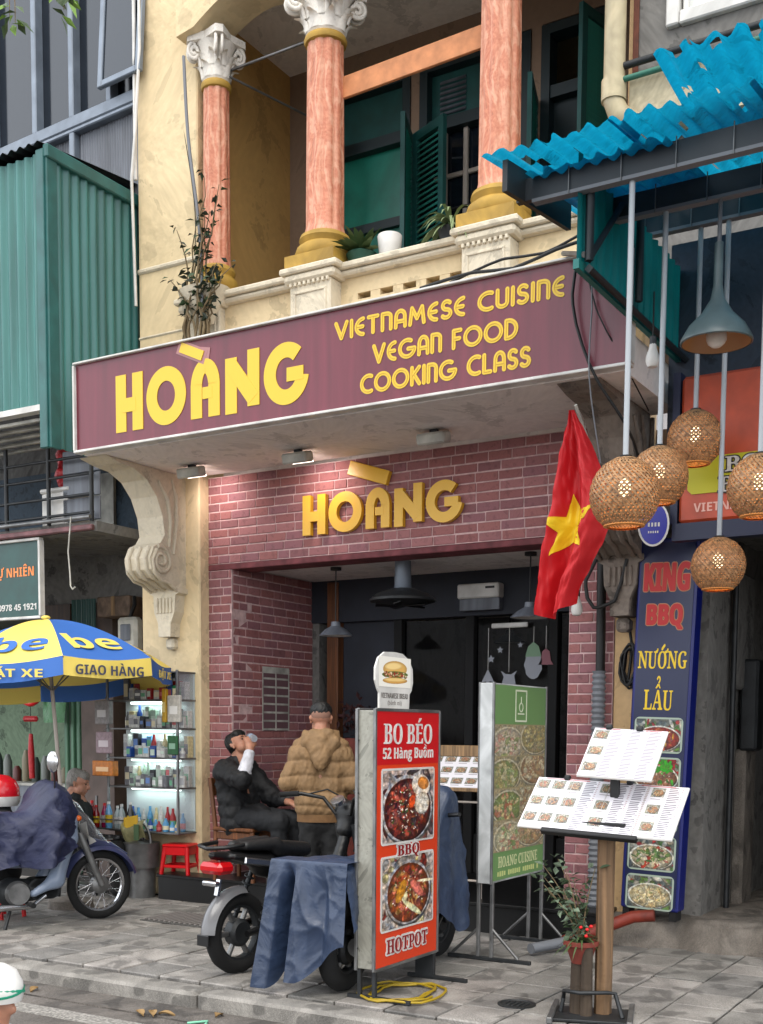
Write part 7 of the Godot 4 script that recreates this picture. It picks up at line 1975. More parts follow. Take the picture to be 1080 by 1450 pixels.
# ---------------------------------------------------------------- motorbikes
func wheel(parent: Node3D, c: Vector3, R: float, r: float, alloy: bool, turn := 0.0):
	var x := Transform3D(Basis(Vector3.UP, turn) * Basis(Vector3.RIGHT, PI / 2), c)
	var pr := []
	for k in 17:
		var a := TAU * k / 16 + PI
		pr.append(Vector2(R - r + cos(a) * r, sin(a) * r * 0.95))
	var g := G.new(x)
	g.lathe(pr, 48, Transform3D(), func(a: float, y: float): return 1.0 + (0.006 * signf(sin(a * 60.0)) if absf(y) < r * 0.6 else 0.0))
	var wl := obj("wheel", g, M.rubber, parent)
	g = G.new(x)
	var ri := R - 1.75 * r
	g.lathe([Vector2(ri - 0.016, -r * 0.5), Vector2(ri + 0.006, -r * 0.62), Vector2(ri + 0.006, r * 0.62), Vector2(ri - 0.016, r * 0.5), Vector2(ri - 0.02, 0), Vector2(ri - 0.016, -r * 0.5)], 40)
	obj("rim", g, M.dark_steel if alloy else M.chrome, wl)
	g = G.new(x)
	g.lathe([Vector2(0, -0.05), Vector2(0.05, -0.05), Vector2(0.075, -0.03), Vector2(0.075, 0.03), Vector2(0.05, 0.05), Vector2(0, 0.05)] if not alloy else [Vector2(0, -0.05), Vector2(0.07, -0.05), Vector2(0.09, -0.03), Vector2(0.09, 0.03), Vector2(0.07, 0.05), Vector2(0, 0.05)], 20)
	obj("hub", g, M.steel if not alloy else M.dark_steel, wl)
	if alloy:
		for k in 6:
			g = G.new(x * Transform3D(Basis(Vector3.UP, TAU * k / 6), Vector3.ZERO))
			g.bev(Vector3(ri * 0.56, 0, 0), Vector3(ri * 0.86, 0.03, 0.034), 0.008); obj("spoke", g, M.steel, wl)
	else:
		for k in 28:
			g = G.new(x)
			var a := TAU * k / 28; var b := a + (0.55 if k % 2 else -0.55); var s := 0.025 if k % 4 < 2 else -0.025
			g.cyl(Vector3(cos(b) * 0.065, s, sin(b) * 0.065), Vector3(cos(a) * ri, 0, sin(a) * ri), 0.003, -1, 4); obj("spoke", g, M.chrome, wl)
func fender(g: G, c: Vector3, R: float, wd: float, a0: float, a1: float):
	g.sheet(18, 6, func(u: float, v: float):
		var a := deg_to_rad(lerpf(a0, a1, u)); var e := v * 2 - 1
		var rr := R - 0.35 * wd * e * e
		return c + Vector3(cos(a) * rr, sin(a) * rr, e * wd * 0.5))
func blob(bones: Array, cell: float, k: float, g: G, disp = null):
	Field.new(bones, cell, k).into(g, disp)

func bikes():
	var g: G
	# ---- underbone scooter on the left, under a navy rain cape
	var t := thing("parked_scooter", "pale blue-grey scooter with spoked front wheel, under a navy cape", "scooter", Vector3(-7.15, 0, -6.45), deg_to_rad(65))
	wheel(t, Vector3(0.60, 0.285, 0), 0.285, 0.038, false, 0.12)
	wheel(t, Vector3(-0.62, 0.285, 0), 0.285, 0.042, false)
	for s in [-1, 1]:
		g = G.new(); g.tube([Vector3(0.60, 0.285, 0.075 * s), Vector3(0.53, 0.44, 0.075 * s), Vector3(0.42, 0.72, 0.06 * s)], [0.024, 0.03, 0.028], 10); obj("fork", g, M.steel, t)
	g = G.new(); fender(g, Vector3(0.60, 0.285, 0), 0.335, 0.13, 15, 165); g.tube([Vector3(0.84, 0.52, 0), Vector3(0.70, 0.60, 0), Vector3(0.5, 0.63, 0)], [0.012, 0.03, 0.05], 8); obj("front_fender", g, mat(Color(0.20, 0.22, 0.34), 0.3), t)
	var shell := mat(Color(0.50, 0.55, 0.63), 0.3)
	g = G.new(); blob([[Vector3(0.30, 0.68, 0.10), Vector3(0.20, 0.36, 0.13), 0.07, 0.06], [Vector3(0.30, 0.68, -0.10), Vector3(0.20, 0.36, -0.13), 0.07, 0.06], [Vector3(0.34, 0.86, 0.05), Vector3(0.30, 0.68, 0.10), 0.07, 0.08], [Vector3(0.34, 0.86, -0.05), Vector3(0.30, 0.68, -0.10), 0.07, 0.08], [Vector3(0.20, 0.36, 0.13), Vector3(0.02, 0.26, 0.11), 0.05, 0.03], [Vector3(0.20, 0.36, -0.13), Vector3(0.02, 0.26, -0.11), 0.05, 0.03]], 0.02, 0.06, g); obj("leg_shield", g, shell, t)
	g = G.new(); blob([[Vector3(0.26, 0.5, 0), Vector3(-0.2, 0.52, 0), 0.06, 0.06], [Vector3(-0.2, 0.6, 0), Vector3(-0.8, 0.68, 0), 0.11, 0.07]], 0.025, 0.05, g); obj("body", g, shell, t)
	g = G.new(); blob([[Vector3(-0.12, 0.27, 0), Vector3(0.06, 0.28, 0), 0.12, 0.08], [Vector3(0.06, 0.28, 0), Vector3(0.16, 0.31, 0), 0.085, 0.07]], 0.02, 0.03, g)
	for k in 6: g.cyl(Vector3(0.07 + 0.02 * k, 0.29, -0.085), Vector3(0.07 + 0.02 * k, 0.29, 0.085), 0.085, -1, 14)
	obj("engine", g, M.dark_steel, t)
	g = G.new(); g.cyl(Vector3(-0.10, 0.27, 0.1), Vector3(-0.10, 0.27, 0.15), 0.10, 0.085, 20); obj("clutch_cover", g, M.steel, t)
	g = G.new(); g.tube([Vector3(0.12, 0.24, 0.1), Vector3(0.0, 0.16, 0.13), Vector3(-0.3, 0.17, 0.15), Vector3(-0.8, 0.24, 0.16)], [0.018, 0.018, 0.03, 0.045], 10); obj("exhaust", g, M.chrome, t)
	g = G.new(); g.cyl(Vector3(-0.03, 0.19, -0.26), Vector3(-0.03, 0.19, 0.26), 0.013, -1, 8); obj("footrest", g, M.dark_steel, t)
	for s in [-1, 1]:
		g = G.new(); g.cyl(Vector3(-0.03, 0.19, 0.20 * s), Vector3(-0.03, 0.19, 0.28 * s), 0.022, -1, 8); obj("foot_peg", g, M.rubber, t)
		g = G.new(); g.cyl(Vector3(-0.14, 0.2, 0.09 * s), Vector3(-0.22, 0.0, 0.16 * s), 0.014, -1, 8); obj("stand_leg", g, M.dark_steel, t)
	g = G.new(); blob([[Vector3(-0.15, 0.74, 0), Vector3(-0.7, 0.79, 0), 0.09, 0.10]], 0.025, 0.03, g); obj("seat", g, M.black_matt, t)
	g = G.new(); g.tube([Vector3(0.12, 1.0, 0.30), Vector3(0.22, 0.98, 0.12), Vector3(0.22, 0.98, -0.12), Vector3(0.12, 1.0, -0.30)], 0.013, 8); obj("handlebar", g, M.black, t)
	g = G.new(); g.ball(Vector3(0.34, 0.92, 0), Vector3(0.07, 0.08, 0.09)); obj("headlight", g, M.chrome, t)
	g = G.new(); g.ball(Vector3(0.40, 0.84, 0.085), Vector3(0.03, 0.025, 0.035), 10); obj("indicator", g, mat(Color(0.85, 0.38, 0.10), 0.3), t)
	g = G.new(); g.tube([Vector3(0.15, 1.0, 0.26), Vector3(0.15, 1.14, 0.28), Vector3(0.14, 1.22, 0.29)], 0.006, 6); obj("mirror_stem", g, M.black, t)
	g = G.new(); g.ball(Vector3(0.13, 1.30, 0.30), Vector3(0.02, 0.085, 0.055), 14, Basis(Vector3.UP, 0.6)); obj("mirror", g, M.chrome, t)
	# the cape over it
	var cn := FastNoiseLite.new(); cn.seed = 41; cn.frequency = 3.2; cn.fractal_octaves = 3
	var c := thing("rain_cape", "navy rain cape draped over the scooter's handlebars and seat", "cape", Vector3(-7.15, 0, -6.45), deg_to_rad(65))
	g = G.new()
	g.sheet(44, 40, func(u: float, v: float):
		# u from the tail to the headlamp, v across from left hem over the top to the right hem
		var X := lerpf(-0.95, 0.34, u)
		var top := 0.88 + 0.30 * exp(-pow((X - 0.18) / 0.15, 2.0)) - 0.03 * sin(u * 9.0)
		var half := 0.17 + 0.17 * exp(-pow((X - 0.16) / 0.18, 2.0))
		var hem := lerpf(0.44, 0.60, smoothstep(-0.15, 0.30, X)) + 0.05 * sin(u * 13.0)
		var e := v * 2 - 1
		var s := absf(e)
		var y: float; var z: float
		if s < 0.32:
			z = half * sin(s / 0.32 * PI / 2) ; y = top - 0.10 * (1 - cos(s / 0.32 * PI / 2))
		else:
			var q := (s - 0.32) / 0.68
			z = half + 0.02 * q - 0.05 * q * smoothstep(0.0, 0.3, X); y = lerpf(top - 0.10, hem, q)
			z += 0.045 * q * sin(u * 30.0 + 3.0 * q) + 0.03 * q * sin(u * 17.0)
		var p := Vector3(X, y, z * signf(e))
		p += Vector3(1, 0.6, 1) * (cn.get_noise_3dv(p * 2.0) * 0.03 + (absf(cn.get_noise_3dv(p * 2.6 + Vector3(5, 0, 0))) - 0.2) * 0.06)
		return p)
	obj("cloth", g, M.raincoat, c)
	# clear window of the cape over the lamp
	g = G.new()
	g.sheet(14, 14, func(u: float, v: float):
		var z := (u * 2 - 1) * (0.14 + 0.12 * v)
		var p := Vector3(0.24 + 0.40 * v - 0.9 * z * z, 1.14 - 0.50 * v, z)
		return p + Vector3(1, 0.3, 0.3) * cn.get_noise_3dv(p * 3.0) * 0.03)
	var wm := glass(Color(0.72, 0.74, 0.82, 0.30), 0.12)
	wm.normal_enabled = true; wm.normal_texture = T.crumple_n; wm.normal_scale = 0.5; wm.uv1_triplanar = true; wm.uv1_scale = Vector3.ONE * 3
	obj("clear_window", g, wm, c)
	g = G.new()
	g.sheet(10, 10, func(u: float, v: float): return Vector3(0.44 + 0.06 * v, 0.80 - 0.16 * v, lerpf(-0.09, 0.15, u) + 0.03 * v) + Vector3(1, 1, 0) * 0.015 * sin(u * 9 + v * 5)); obj("white_lining", g, M.white, c)

	# ---- electric motorbike with black seat
	t = thing("electric_motorbike", "black electric motorbike with red tail light and alloy rear wheel", "motorbike", Vector3(-4.525, 0, -6.5), deg_to_rad(83))
	wheel(t, Vector3(-0.62, 0.265, 0), 0.265, 0.049, true)
	wheel(t, Vector3(0.64, 0.265, 0), 0.265, 0.055, true)
	g = G.new(); fender(g, Vector3(-0.62, 0.265, 0), 0.302, 0.125, 82, 176); obj("rear_fender", g, mat(Color(0.40, 0.40, 0.41), 0.22), t)
	g = G.new(); g.bev(Vector3(-0.92, 0.25, 0), Vector3(0.012, 0.07, 0.10), 0.004); obj("mud_flap", g, M.black, t)
	g = G.new(); g.tube([Vector3(-0.63, 0.265, 0.095), Vector3(-0.45, 0.29, 0.10), Vector3(-0.15, 0.34, 0.10)], [0.022, 0.026, 0.03], 8); g.tube([Vector3(-0.63, 0.265, -0.095), Vector3(-0.45, 0.29, -0.10), Vector3(-0.15, 0.34, -0.10)], [0.022, 0.026, 0.03], 8); g.cyl(Vector3(-0.15, 0.34, -0.1), Vector3(-0.15, 0.34, 0.1), 0.02); obj("swing_arm", g, M.black, t)
	for s in [-1, 1]:
		g = G.new()
		g.cyl(Vector3(-0.52, 0.32, 0.13 * s), Vector3(-0.36, 0.66, 0.11 * s), 0.016, -1, 8)
		var co := []
		for k in 60: co.append(Vector3(-0.52, 0.32, 0.13 * s).lerp(Vector3(-0.38, 0.62, 0.112 * s), k / 59.0) + Vector3(cos(k * 0.75), 0, sin(k * 0.75)) * 0.034)
		g.tube(co, 0.006, 5)
		obj("shock_absorber", g, M.dark_steel, t)
	g = G.new(); blob([[Vector3(-0.66, 0.82, 0), Vector3(-0.36, 0.825, 0), 0.035, 0.045], [Vector3(-0.60, 0.82, 0.06), Vector3(-0.36, 0.82, 0.09), 0.03, 0.045], [Vector3(-0.60, 0.82, -0.06), Vector3(-0.36, 0.82, -0.09), 0.03, 0.045], [Vector3(-0.34, 0.79, 0.08), Vector3(-0.04, 0.76, 0.05), 0.055, 0.05], [Vector3(-0.34, 0.79, -0.08), Vector3(-0.04, 0.76, -0.05), 0.055, 0.05], [Vector3(-0.34, 0.79, 0), Vector3(-0.04, 0.76, 0), 0.055, 0.05]], 0.014, 0.025, g); obj("seat", g, mat(Color(0.075, 0.075, 0.08), 0.5, "", 1.0, "grit_n", 0.2), t)
	g = G.new(); blob([[Vector3(-0.84, 0.775, 0), Vector3(-0.4, 0.72, 0), 0.025, 0.06], [Vector3(-0.70, 0.76, 0.06), Vector3(-0.4, 0.71, 0.07), 0.02, 0.05], [Vector3(-0.70, 0.76, -0.06), Vector3(-0.4, 0.71, -0.07), 0.02, 0.05], [Vector3(-0.4, 0.68, 0), Vector3(0.0, 0.60, 0), 0.08, 0.09]], 0.015, 0.03, g); obj("tail_cowl", g, M.black, t)
	g = G.new(); g.bev(Vector3(-0.80, 0.695, 0), Vector3(0.14, 0.075, 0.20), 0.025); obj("tail_light", g, mat(Color(0.68, 0.03, 0.06), 0.2), t)
	g = G.new(); g.bev(Vector3(-0.52, 0.715, 0.115), Vector3(0.3, 0.045, 0.02), 0.008, Basis(Vector3(0, 0, 1), -0.15)); obj("side_trim", g, M.chrome, t)
	g = G.new(); g.bev(Vector3(-0.52, 0.715, -0.115), Vector3(0.3, 0.045, 0.02), 0.008, Basis(Vector3(0, 0, 1), -0.15)); obj("side_trim", g, M.chrome, t)
	g = G.new(); g.tube([Vector3(-0.78, 0.62, 0), Vector3(-0.80, 0.52, 0)], 0.02, 8); g.bev(Vector3(-0.85, 0.60, 0), Vector3(0.05, 0.03, 0.12), 0.008); obj("plate_bracket", g, M.chrome, t)
	g = G.new(); g.tube([Vector3(-0.68, 0.84, 0.12), Vector3(-0.84, 0.83, 0.11), Vector3(-0.88, 0.82, 0.0), Vector3(-0.84, 0.83, -0.11), Vector3(-0.68, 0.84, -0.12)], 0.014, 8); obj("grab_rail", g, M.black, t)
	g = G.new(); blob([[Vector3(-0.2, 0.38, 0), Vector3(0.25, 0.36, 0), 0.13, 0.10], [Vector3(-0.2, 0.55, 0), Vector3(0.0, 0.5, 0), 0.11, 0.08], [Vector3(0.28, 0.42, 0), Vector3(0.47, 0.86, 0), 0.06, 0.04]], 0.025, 0.05, g); obj("body", g, M.black, t)
	for s in [-1, 1]:
		g = G.new(); g.cyl(Vector3(0.64, 0.265, 0.075 * s), Vector3(0.46, 0.9, 0.07 * s), 0.026, -1, 10); obj("fork", g, M.dark_steel, t)
	g = G.new(); fender(g, Vector3(0.64, 0.265, 0), 0.31, 0.12, 20, 150); obj("front_fender", g, M.black, t)
	g = G.new(); g.tube([Vector3(0.20, 1.10, -0.38), Vector3(0.28, 1.11, -0.26), Vector3(0.38, 1.08, -0.14), Vector3(0.43, 0.97, -0.07), Vector3(0.43, 0.97, 0.07), Vector3(0.38, 1.08, 0.14), Vector3(0.28, 1.11, 0.26), Vector3(0.20, 1.10, 0.38)], 0.014, 8); obj("handlebar", g, M.black, t)
	for s in [-1, 1]:
		g = G.new(); g.cyl(Vector3(0.20, 1.10, 0.39 * s), Vector3(0.265, 1.11, 0.27 * s), 0.02, -1, 10); obj("grip", g, M.rubber, t)
		g = G.new(); g.cyl(Vector3(0.30, 1.10, 0.25 * s), Vector3(0.28, 1.08, 0.40 * s), 0.006, -1, 6); obj("brake_lever", g, M.chrome, t)
	g = G.new(); blob([[Vector3(0.50, 0.98, 0.03), Vector3(0.50, 0.98, -0.03), 0.085, 0.085], [Vector3(0.46, 0.86, 0), Vector3(0.50, 0.94, 0), 0.07, 0.08]], 0.02, 0.03, g); obj("headlamp_cowl", g, M.black, t)
	g = G.new(); g.lathe([Vector2(0, 0), Vector2(0.05, 0), Vector2(0.052, 0.03), Vector2(0, 0.035)], 18, Transform3D(Basis(Vector3(0, 0, 1), 0.6), Vector3(0.38, 1.05, 0.0))); obj("gauge", g, M.chrome, t)
	g = G.new(); g.cyl(Vector3(-0.12, 0.22, -0.1), Vector3(-0.3, 0.01, -0.22), 0.013, -1, 8); obj("side_stand", g, M.dark_steel, t)
	for s in [-1, 1]:
		g = G.new(); g.tube([Vector3(0.29, 1.10, 0.24 * s), Vector3(0.40, 1.14, 0.12 * s), Vector3(0.54, 1.06, 0.05 * s), Vector3(0.56, 0.86, 0.05 * s), Vector3(0.5, 0.7, 0.04 * s)], 0.006, 5); obj("brake_cable", g, M.cable, t)

	# ---- the tarpaulin-covered motorbike beside the light box
	t = thing("covered_motorbike", "dark motorbike mostly hidden under a blue-grey tarpaulin", "motorbike", Vector3(-3.77, 0, -6.42), deg_to_rad(92))
	wheel(t, Vector3(-0.60, 0.25, 0), 0.25, 0.06, true)
	wheel(t, Vector3(0.66, 0.25, 0), 0.25, 0.055, true)
	g = G.new(); g.cyl(Vector3(-0.7, 0.29, 0.14), Vector3(-0.28, 0.25, 0.14), 0.055, 0.05, 14); obj("muffler", g, M.steel, t)
	g = G.new(); blob([[Vector3(-0.6, 0.52, 0), Vector3(-0.1, 0.5, 0), 0.12, 0.14], [Vector3(-0.1, 0.32, 0), Vector3(0.3, 0.30, 0), 0.12, 0.12], [Vector3(0.3, 0.32, 0), Vector3(0.44, 0.82, 0), 0.13, 0.12]], 0.025, 0.05, g); obj("body", g, M.black, t)
	g = G.new(); blob([[Vector3(-0.7, 0.66, 0), Vector3(-0.1, 0.66, 0), 0.08, 0.1]], 0.025, 0.03, g); obj("seat", g, M.black_matt, t)
	g = G.new(); blob([[Vector3(0.50, 0.58, 0.1), Vector3(0.62, 0.36, 0.13), 0.1, 0.05], [Vector3(0.50, 0.58, -0.1), Vector3(0.62, 0.36, -0.13), 0.1, 0.05], [Vector3(0.42, 0.40, 0.1), Vector3(0.2, 0.2, 0.12), 0.09, 0.06], [Vector3(0.42, 0.40, -0.1), Vector3(0.2, 0.2, -0.12), 0.09, 0.06]], 0.025, 0.05, g); obj("fairing", g, mat(Color(0.04, 0.06, 0.055), 0.2), t)
	g = G.new(); fender(g, Vector3(0.66, 0.25, 0), 0.3, 0.13, 10, 170); obj("front_fender", g, mat(Color(0.42, 0.43, 0.44), 0.25), t)
	for s in [-1, 1]:
		g = G.new(); g.cyl(Vector3(0.66, 0.25, 0.075 * s), Vector3(0.5, 0.75, 0.07 * s), 0.024, -1, 8); obj("fork", g, M.dark_steel, t)
	g = G.new(); g.tube([Vector3(0.30, 1.02, -0.33), Vector3(0.38, 1.0, -0.15), Vector3(0.38, 1.0, 0.15), Vector3(0.30, 1.02, 0.33)], 0.014, 8); obj("handlebar", g, M.black, t)
	g = G.new(); g.cyl(Vector3(-0.05, 0.22, -0.1), Vector3(-0.12, 0.0, -0.2), 0.013, -1, 8); obj("stand_leg", g, M.dark_steel, t)
	c = thing("tarpaulin", "crumpled blue-grey tarpaulin hanging over the covered motorbike", "tarpaulin", Vector3(-3.77, 0, -6.42), deg_to_rad(92))
	var tn := FastNoiseLite.new(); tn.seed = 9; tn.frequency = 2.4; tn.fractal_octaves = 4
	g = G.new()
	g.sheet(64, 72, func(u: float, v: float):
		# local x is the bike's length (front +), z its right side, towards the light box
		var X := lerpf(-0.86, 0.60, u)
		var ht := 0.79 + 0.02 * sin(X * 7.0) + 0.41 * smoothstep(0.10, 0.40, X) - 0.34 * smoothstep(0.42, 0.60, X)
		var e := v * 2 - 1
		var s := absf(e)
		var right := e > 0
		var half := (0.17 if right else 0.30) + 0.10 * smoothstep(0.1, 0.4, X) * (0.6 if right else 1.0)
		var hem := (0.40 - 0.12 * u) if right else 0.12 + 0.26 * u
		hem += 0.07 * sin(u * 19.0) * (1.0 if right else 0.7)
		var y: float; var z: float
		if s < 0.4:
			z = half * (s / 0.4); y = ht - 0.05 * pow(s / 0.4, 4.0)
		else:
			var q := (s - 0.4) / 0.6
			y = lerpf(ht - 0.05, hem, q)
			z = half + 0.03 * q + (0.05 * sin(u * 26.0 + q * 2.0) + 0.03 * sin(u * 47.0)) * q * (0.35 if right else 1.0)
		var p := Vector3(X, y, z * signf(e))
		p += Vector3(0.6, 0.5, 0.6) * (tn.get_noise_3dv(p * 1.3) * 0.02 + (absf(tn.get_noise_3dv(p * 2.0 + Vector3(9, 0, 0))) - 0.15) * 0.03)
		return p)
	var cr := FastNoiseLite.new(); cr.seed = 19; cr.frequency = 2.0; cr.fractal_octaves = 1
	# the part that hangs down behind, towards the kerb: a few deep pleats, sharp creases
	g.sheet(72, 60, func(u: float, v: float):
		var z := lerpf(-0.33, 0.19, u)
		var bottom := 0.04 + 0.05 * smoothstep(0.15, 0.3, u) + 0.24 * smoothstep(0.45, 1.0, u) + 0.10 * exp(-pow((u - 0.26) / 0.04, 2.0))
		var q := clampf((v - 0.12) / 0.88, 0.0, 1.0)
		var y := lerpf(0.803, bottom, q)
		var pl := absf(u - 0.26) / 0.10
		var fold := (0.20 * clampf(1.0 - pl, 0.0, 1.0) + 0.05 * clampf(1.0 - absf(u - 0.72) / 0.14, 0.0, 1.0)) * smoothstep(0.0, 0.35, q)
		var X := lerpf(-0.70, -0.885, minf(v / 0.12, 1.0)) + fold - 0.07 * q * (1.0 - 0.5 * u)
		var p := Vector3(X, y, z - 0.10 * q * (1.0 - u))
		var n1 := 1.0 - absf(cr.get_noise_3d(p.x * 1.0, p.y * 0.8 + p.z * 0.5, p.z * 1.4)) * 1.6
		var n2 := 1.0 - absf(cr.get_noise_3dv(p * 1.9 + Vector3(3, 0, 0))) * 1.6
		p += Vector3(-0.8, 0.2, 0.4) * (0.035 * pow(maxf(n1, 0.0), 3.0) + 0.010 * pow(maxf(n2, 0.0), 4.0)) * smoothstep(0.0, 0.25, q)
		return p)
	obj("cloth", g, M.tarp, c)
	# cable coiled at the foot of the light box
	t = thing("yellow_cable", "loose yellow cable coiled at the foot of the orange sign box", "cable", Vector3(-3.45, 0, -5.75))
	var pts := []
	for k in 60:
		var a := k * 0.33
		pts.append(Vector3(-3.40 + (0.20 + 0.02 * sin(k * 1.3)) * cos(a) + 0.06 * sin(a * 0.31), 0.012 + 0.004 * (k % 3), -5.92 + (0.26 + 0.025 * cos(k * 0.9)) * sin(a)))
	g = w(t); g.tube(pts, 0.008, 6); obj("sheath", g, mat(Color(0.62, 0.52, 0.10), 0.5), t)

# ---------------------------------------------------------------- people
func hand_bones(wrist: Vector3, d: Vector3, palm_n: Vector3, side: float, curl: float, sc := 1.0) -> Array:
	# palm and five fingers; d points from the wrist to the knuckles, side +1 puts the thumb on d x palm_n
	d = d.normalized()
	var s := d.cross(palm_n).normalized() * side
	var n := palm_n.normalized()
	var b := [[wrist, wrist + d * 0.03 * sc, 0.026 * sc, 0.03 * sc]]
	for k in 4:
		var o := s * (0.03 - 0.02 * k) * sc
		var kn := wrist + d * (0.085 - 0.004 * absf(k - 1.3)) * sc + o
		b.append([wrist + d * 0.02 * sc + o * 0.6, kn, 0.017 * sc, 0.012 * sc])
		var L: float = [0.04, 0.045, 0.042, 0.033][k] * sc
		var d1 := (d * cos(curl) + n * sin(curl)).normalized()
		var d2 := (d * cos(curl * 2.1) + n * sin(curl * 2.1)).normalized()
		var m := kn + d1 * L
		b.append([kn, m, 0.0105 * sc, 0.0095 * sc]); b.append([m, m + d2 * L * 0.8, 0.0095 * sc, 0.008 * sc])
	var th := wrist + d * 0.03 * sc + s * 0.03 * sc
	var m2 := th + (s * 0.7 + d * 0.7 + n * 0.35).normalized() * 0.042 * sc
	b.append([th, m2, 0.014 * sc, 0.012 * sc]); b.append([m2, m2 + (d * 0.9 + n * 0.6).normalized() * 0.03 * sc, 0.0115 * sc, 0.009 * sc])
	return b
func head_parts(t: Node3D, X: Transform3D, hair: Material, style: int, gaze := true):
	# head about 0.23 m tall; X at the middle of the head, -z is the face, y the crown
	var g := G.new(X)
	var b := [[Vector3(0, 0.035, 0.02), Vector3(0, 0.03, -0.015), 0.082, 0.078], [Vector3(0, -0.03, -0.03), Vector3(0, -0.075, -0.05), 0.062, 0.038], [Vector3(-0.03, -0.05, -0.035), Vector3(0.03, -0.05, -0.035), 0.045, 0.045], [Vector3(0, 0.012, -0.092), Vector3(0, -0.022, -0.108), 0.010, 0.014], [Vector3(-0.012, -0.026, -0.098), Vector3(0.012, -0.026, -0.098), 0.008, 0.008], [Vector3(0, -0.06, 0.03), Vector3(0, -0.15, 0.045), 0.055, 0.057], [Vector3(-0.045, 0.035, -0.075), Vector3(0.045, 0.035, -0.075), 0.012, 0.012], [Vector3(-0.018, -0.055, -0.088), Vector3(0.018, -0.055, -0.088), 0.009, 0.009]]
	for s in [-1.0, 1.0]: b.append_array([[Vector3(0.080 * s, 0.012, 0.012), Vector3(0.083 * s, -0.022, 0.006), 0.013, 0.009], [Vector3(0.09 * s, 0.022, 0.02), Vector3(0.088 * s, 0.005, 0.024), 0.009, 0.008]])
	Field.new(b, 0.0065, 0.016).into(g)
	obj("head", g, M.skin, t)
	for s in [-1.0, 1.0]:
		g = G.new(X); g.ball(Vector3(0.032 * s, 0.012, -0.082), Vector3(0.011, 0.007, 0.008), 8); obj("eye", g, M.black, t)
		g = G.new(X); g.tube([Vector3(0.015 * s, 0.032, -0.094), Vector3(0.035 * s, 0.036, -0.090), Vector3(0.052 * s, 0.03, -0.078)], 0.004, 5); obj("eyebrow", g, hair, t)
	g = G.new(X); g.tube([Vector3(-0.022, -0.056, -0.092), Vector3(0, -0.058, -0.098), Vector3(0.022, -0.056, -0.092)], 0.005, 6); obj("lips", g, mat(Color(0.52, 0.27, 0.24), 0.5), t)
	var hn := FastNoiseLite.new(); hn.seed = 3; hn.frequency = 40.0
	g = G.new(X)
	var hb: Array
	if style == 0:   # close-cropped sides, dark top
		hb = [[Vector3(0, 0.066, 0.030), Vector3(0, 0.072, -0.035), 0.0765, 0.062], [Vector3(0.03, 0.07, 0.01), Vector3(-0.03, 0.07, 0.01), 0.062, 0.062]]
	else:            # fuller hair to the nape
		hb = [[Vector3(0, 0.058, 0.03), Vector3(0, 0.068, -0.03), 0.083, 0.066], [Vector3(0.05, 0.02, 0.035), Vector3(-0.05, 0.02, 0.035), 0.05, 0.05], [Vector3(0, 0.0, 0.06), Vector3(0, -0.05, 0.065), 0.055, 0.04], [Vector3(-0.045, 0.085, -0.06), Vector3(0.045, 0.085, -0.06), 0.024, 0.024]]
	Field.new(hb, 0.0075, 0.02).into(g, func(p: Vector3, q: Vector3): return p + q * hn.get_noise_3dv(p) * 0.007)
	obj("hair", g, hair, t)
	if style == 0:
		# short stubble fade round the sides
		g = G.new(X); Field.new([[Vector3(0, 0.042, 0.022), Vector3(0, 0.036, -0.012), 0.0832, 0.079]], 0.0075, 0.02).into(g)
		obj("stubble", g, mat(Color(0.52, 0.38, 0.32), 0.8), t)

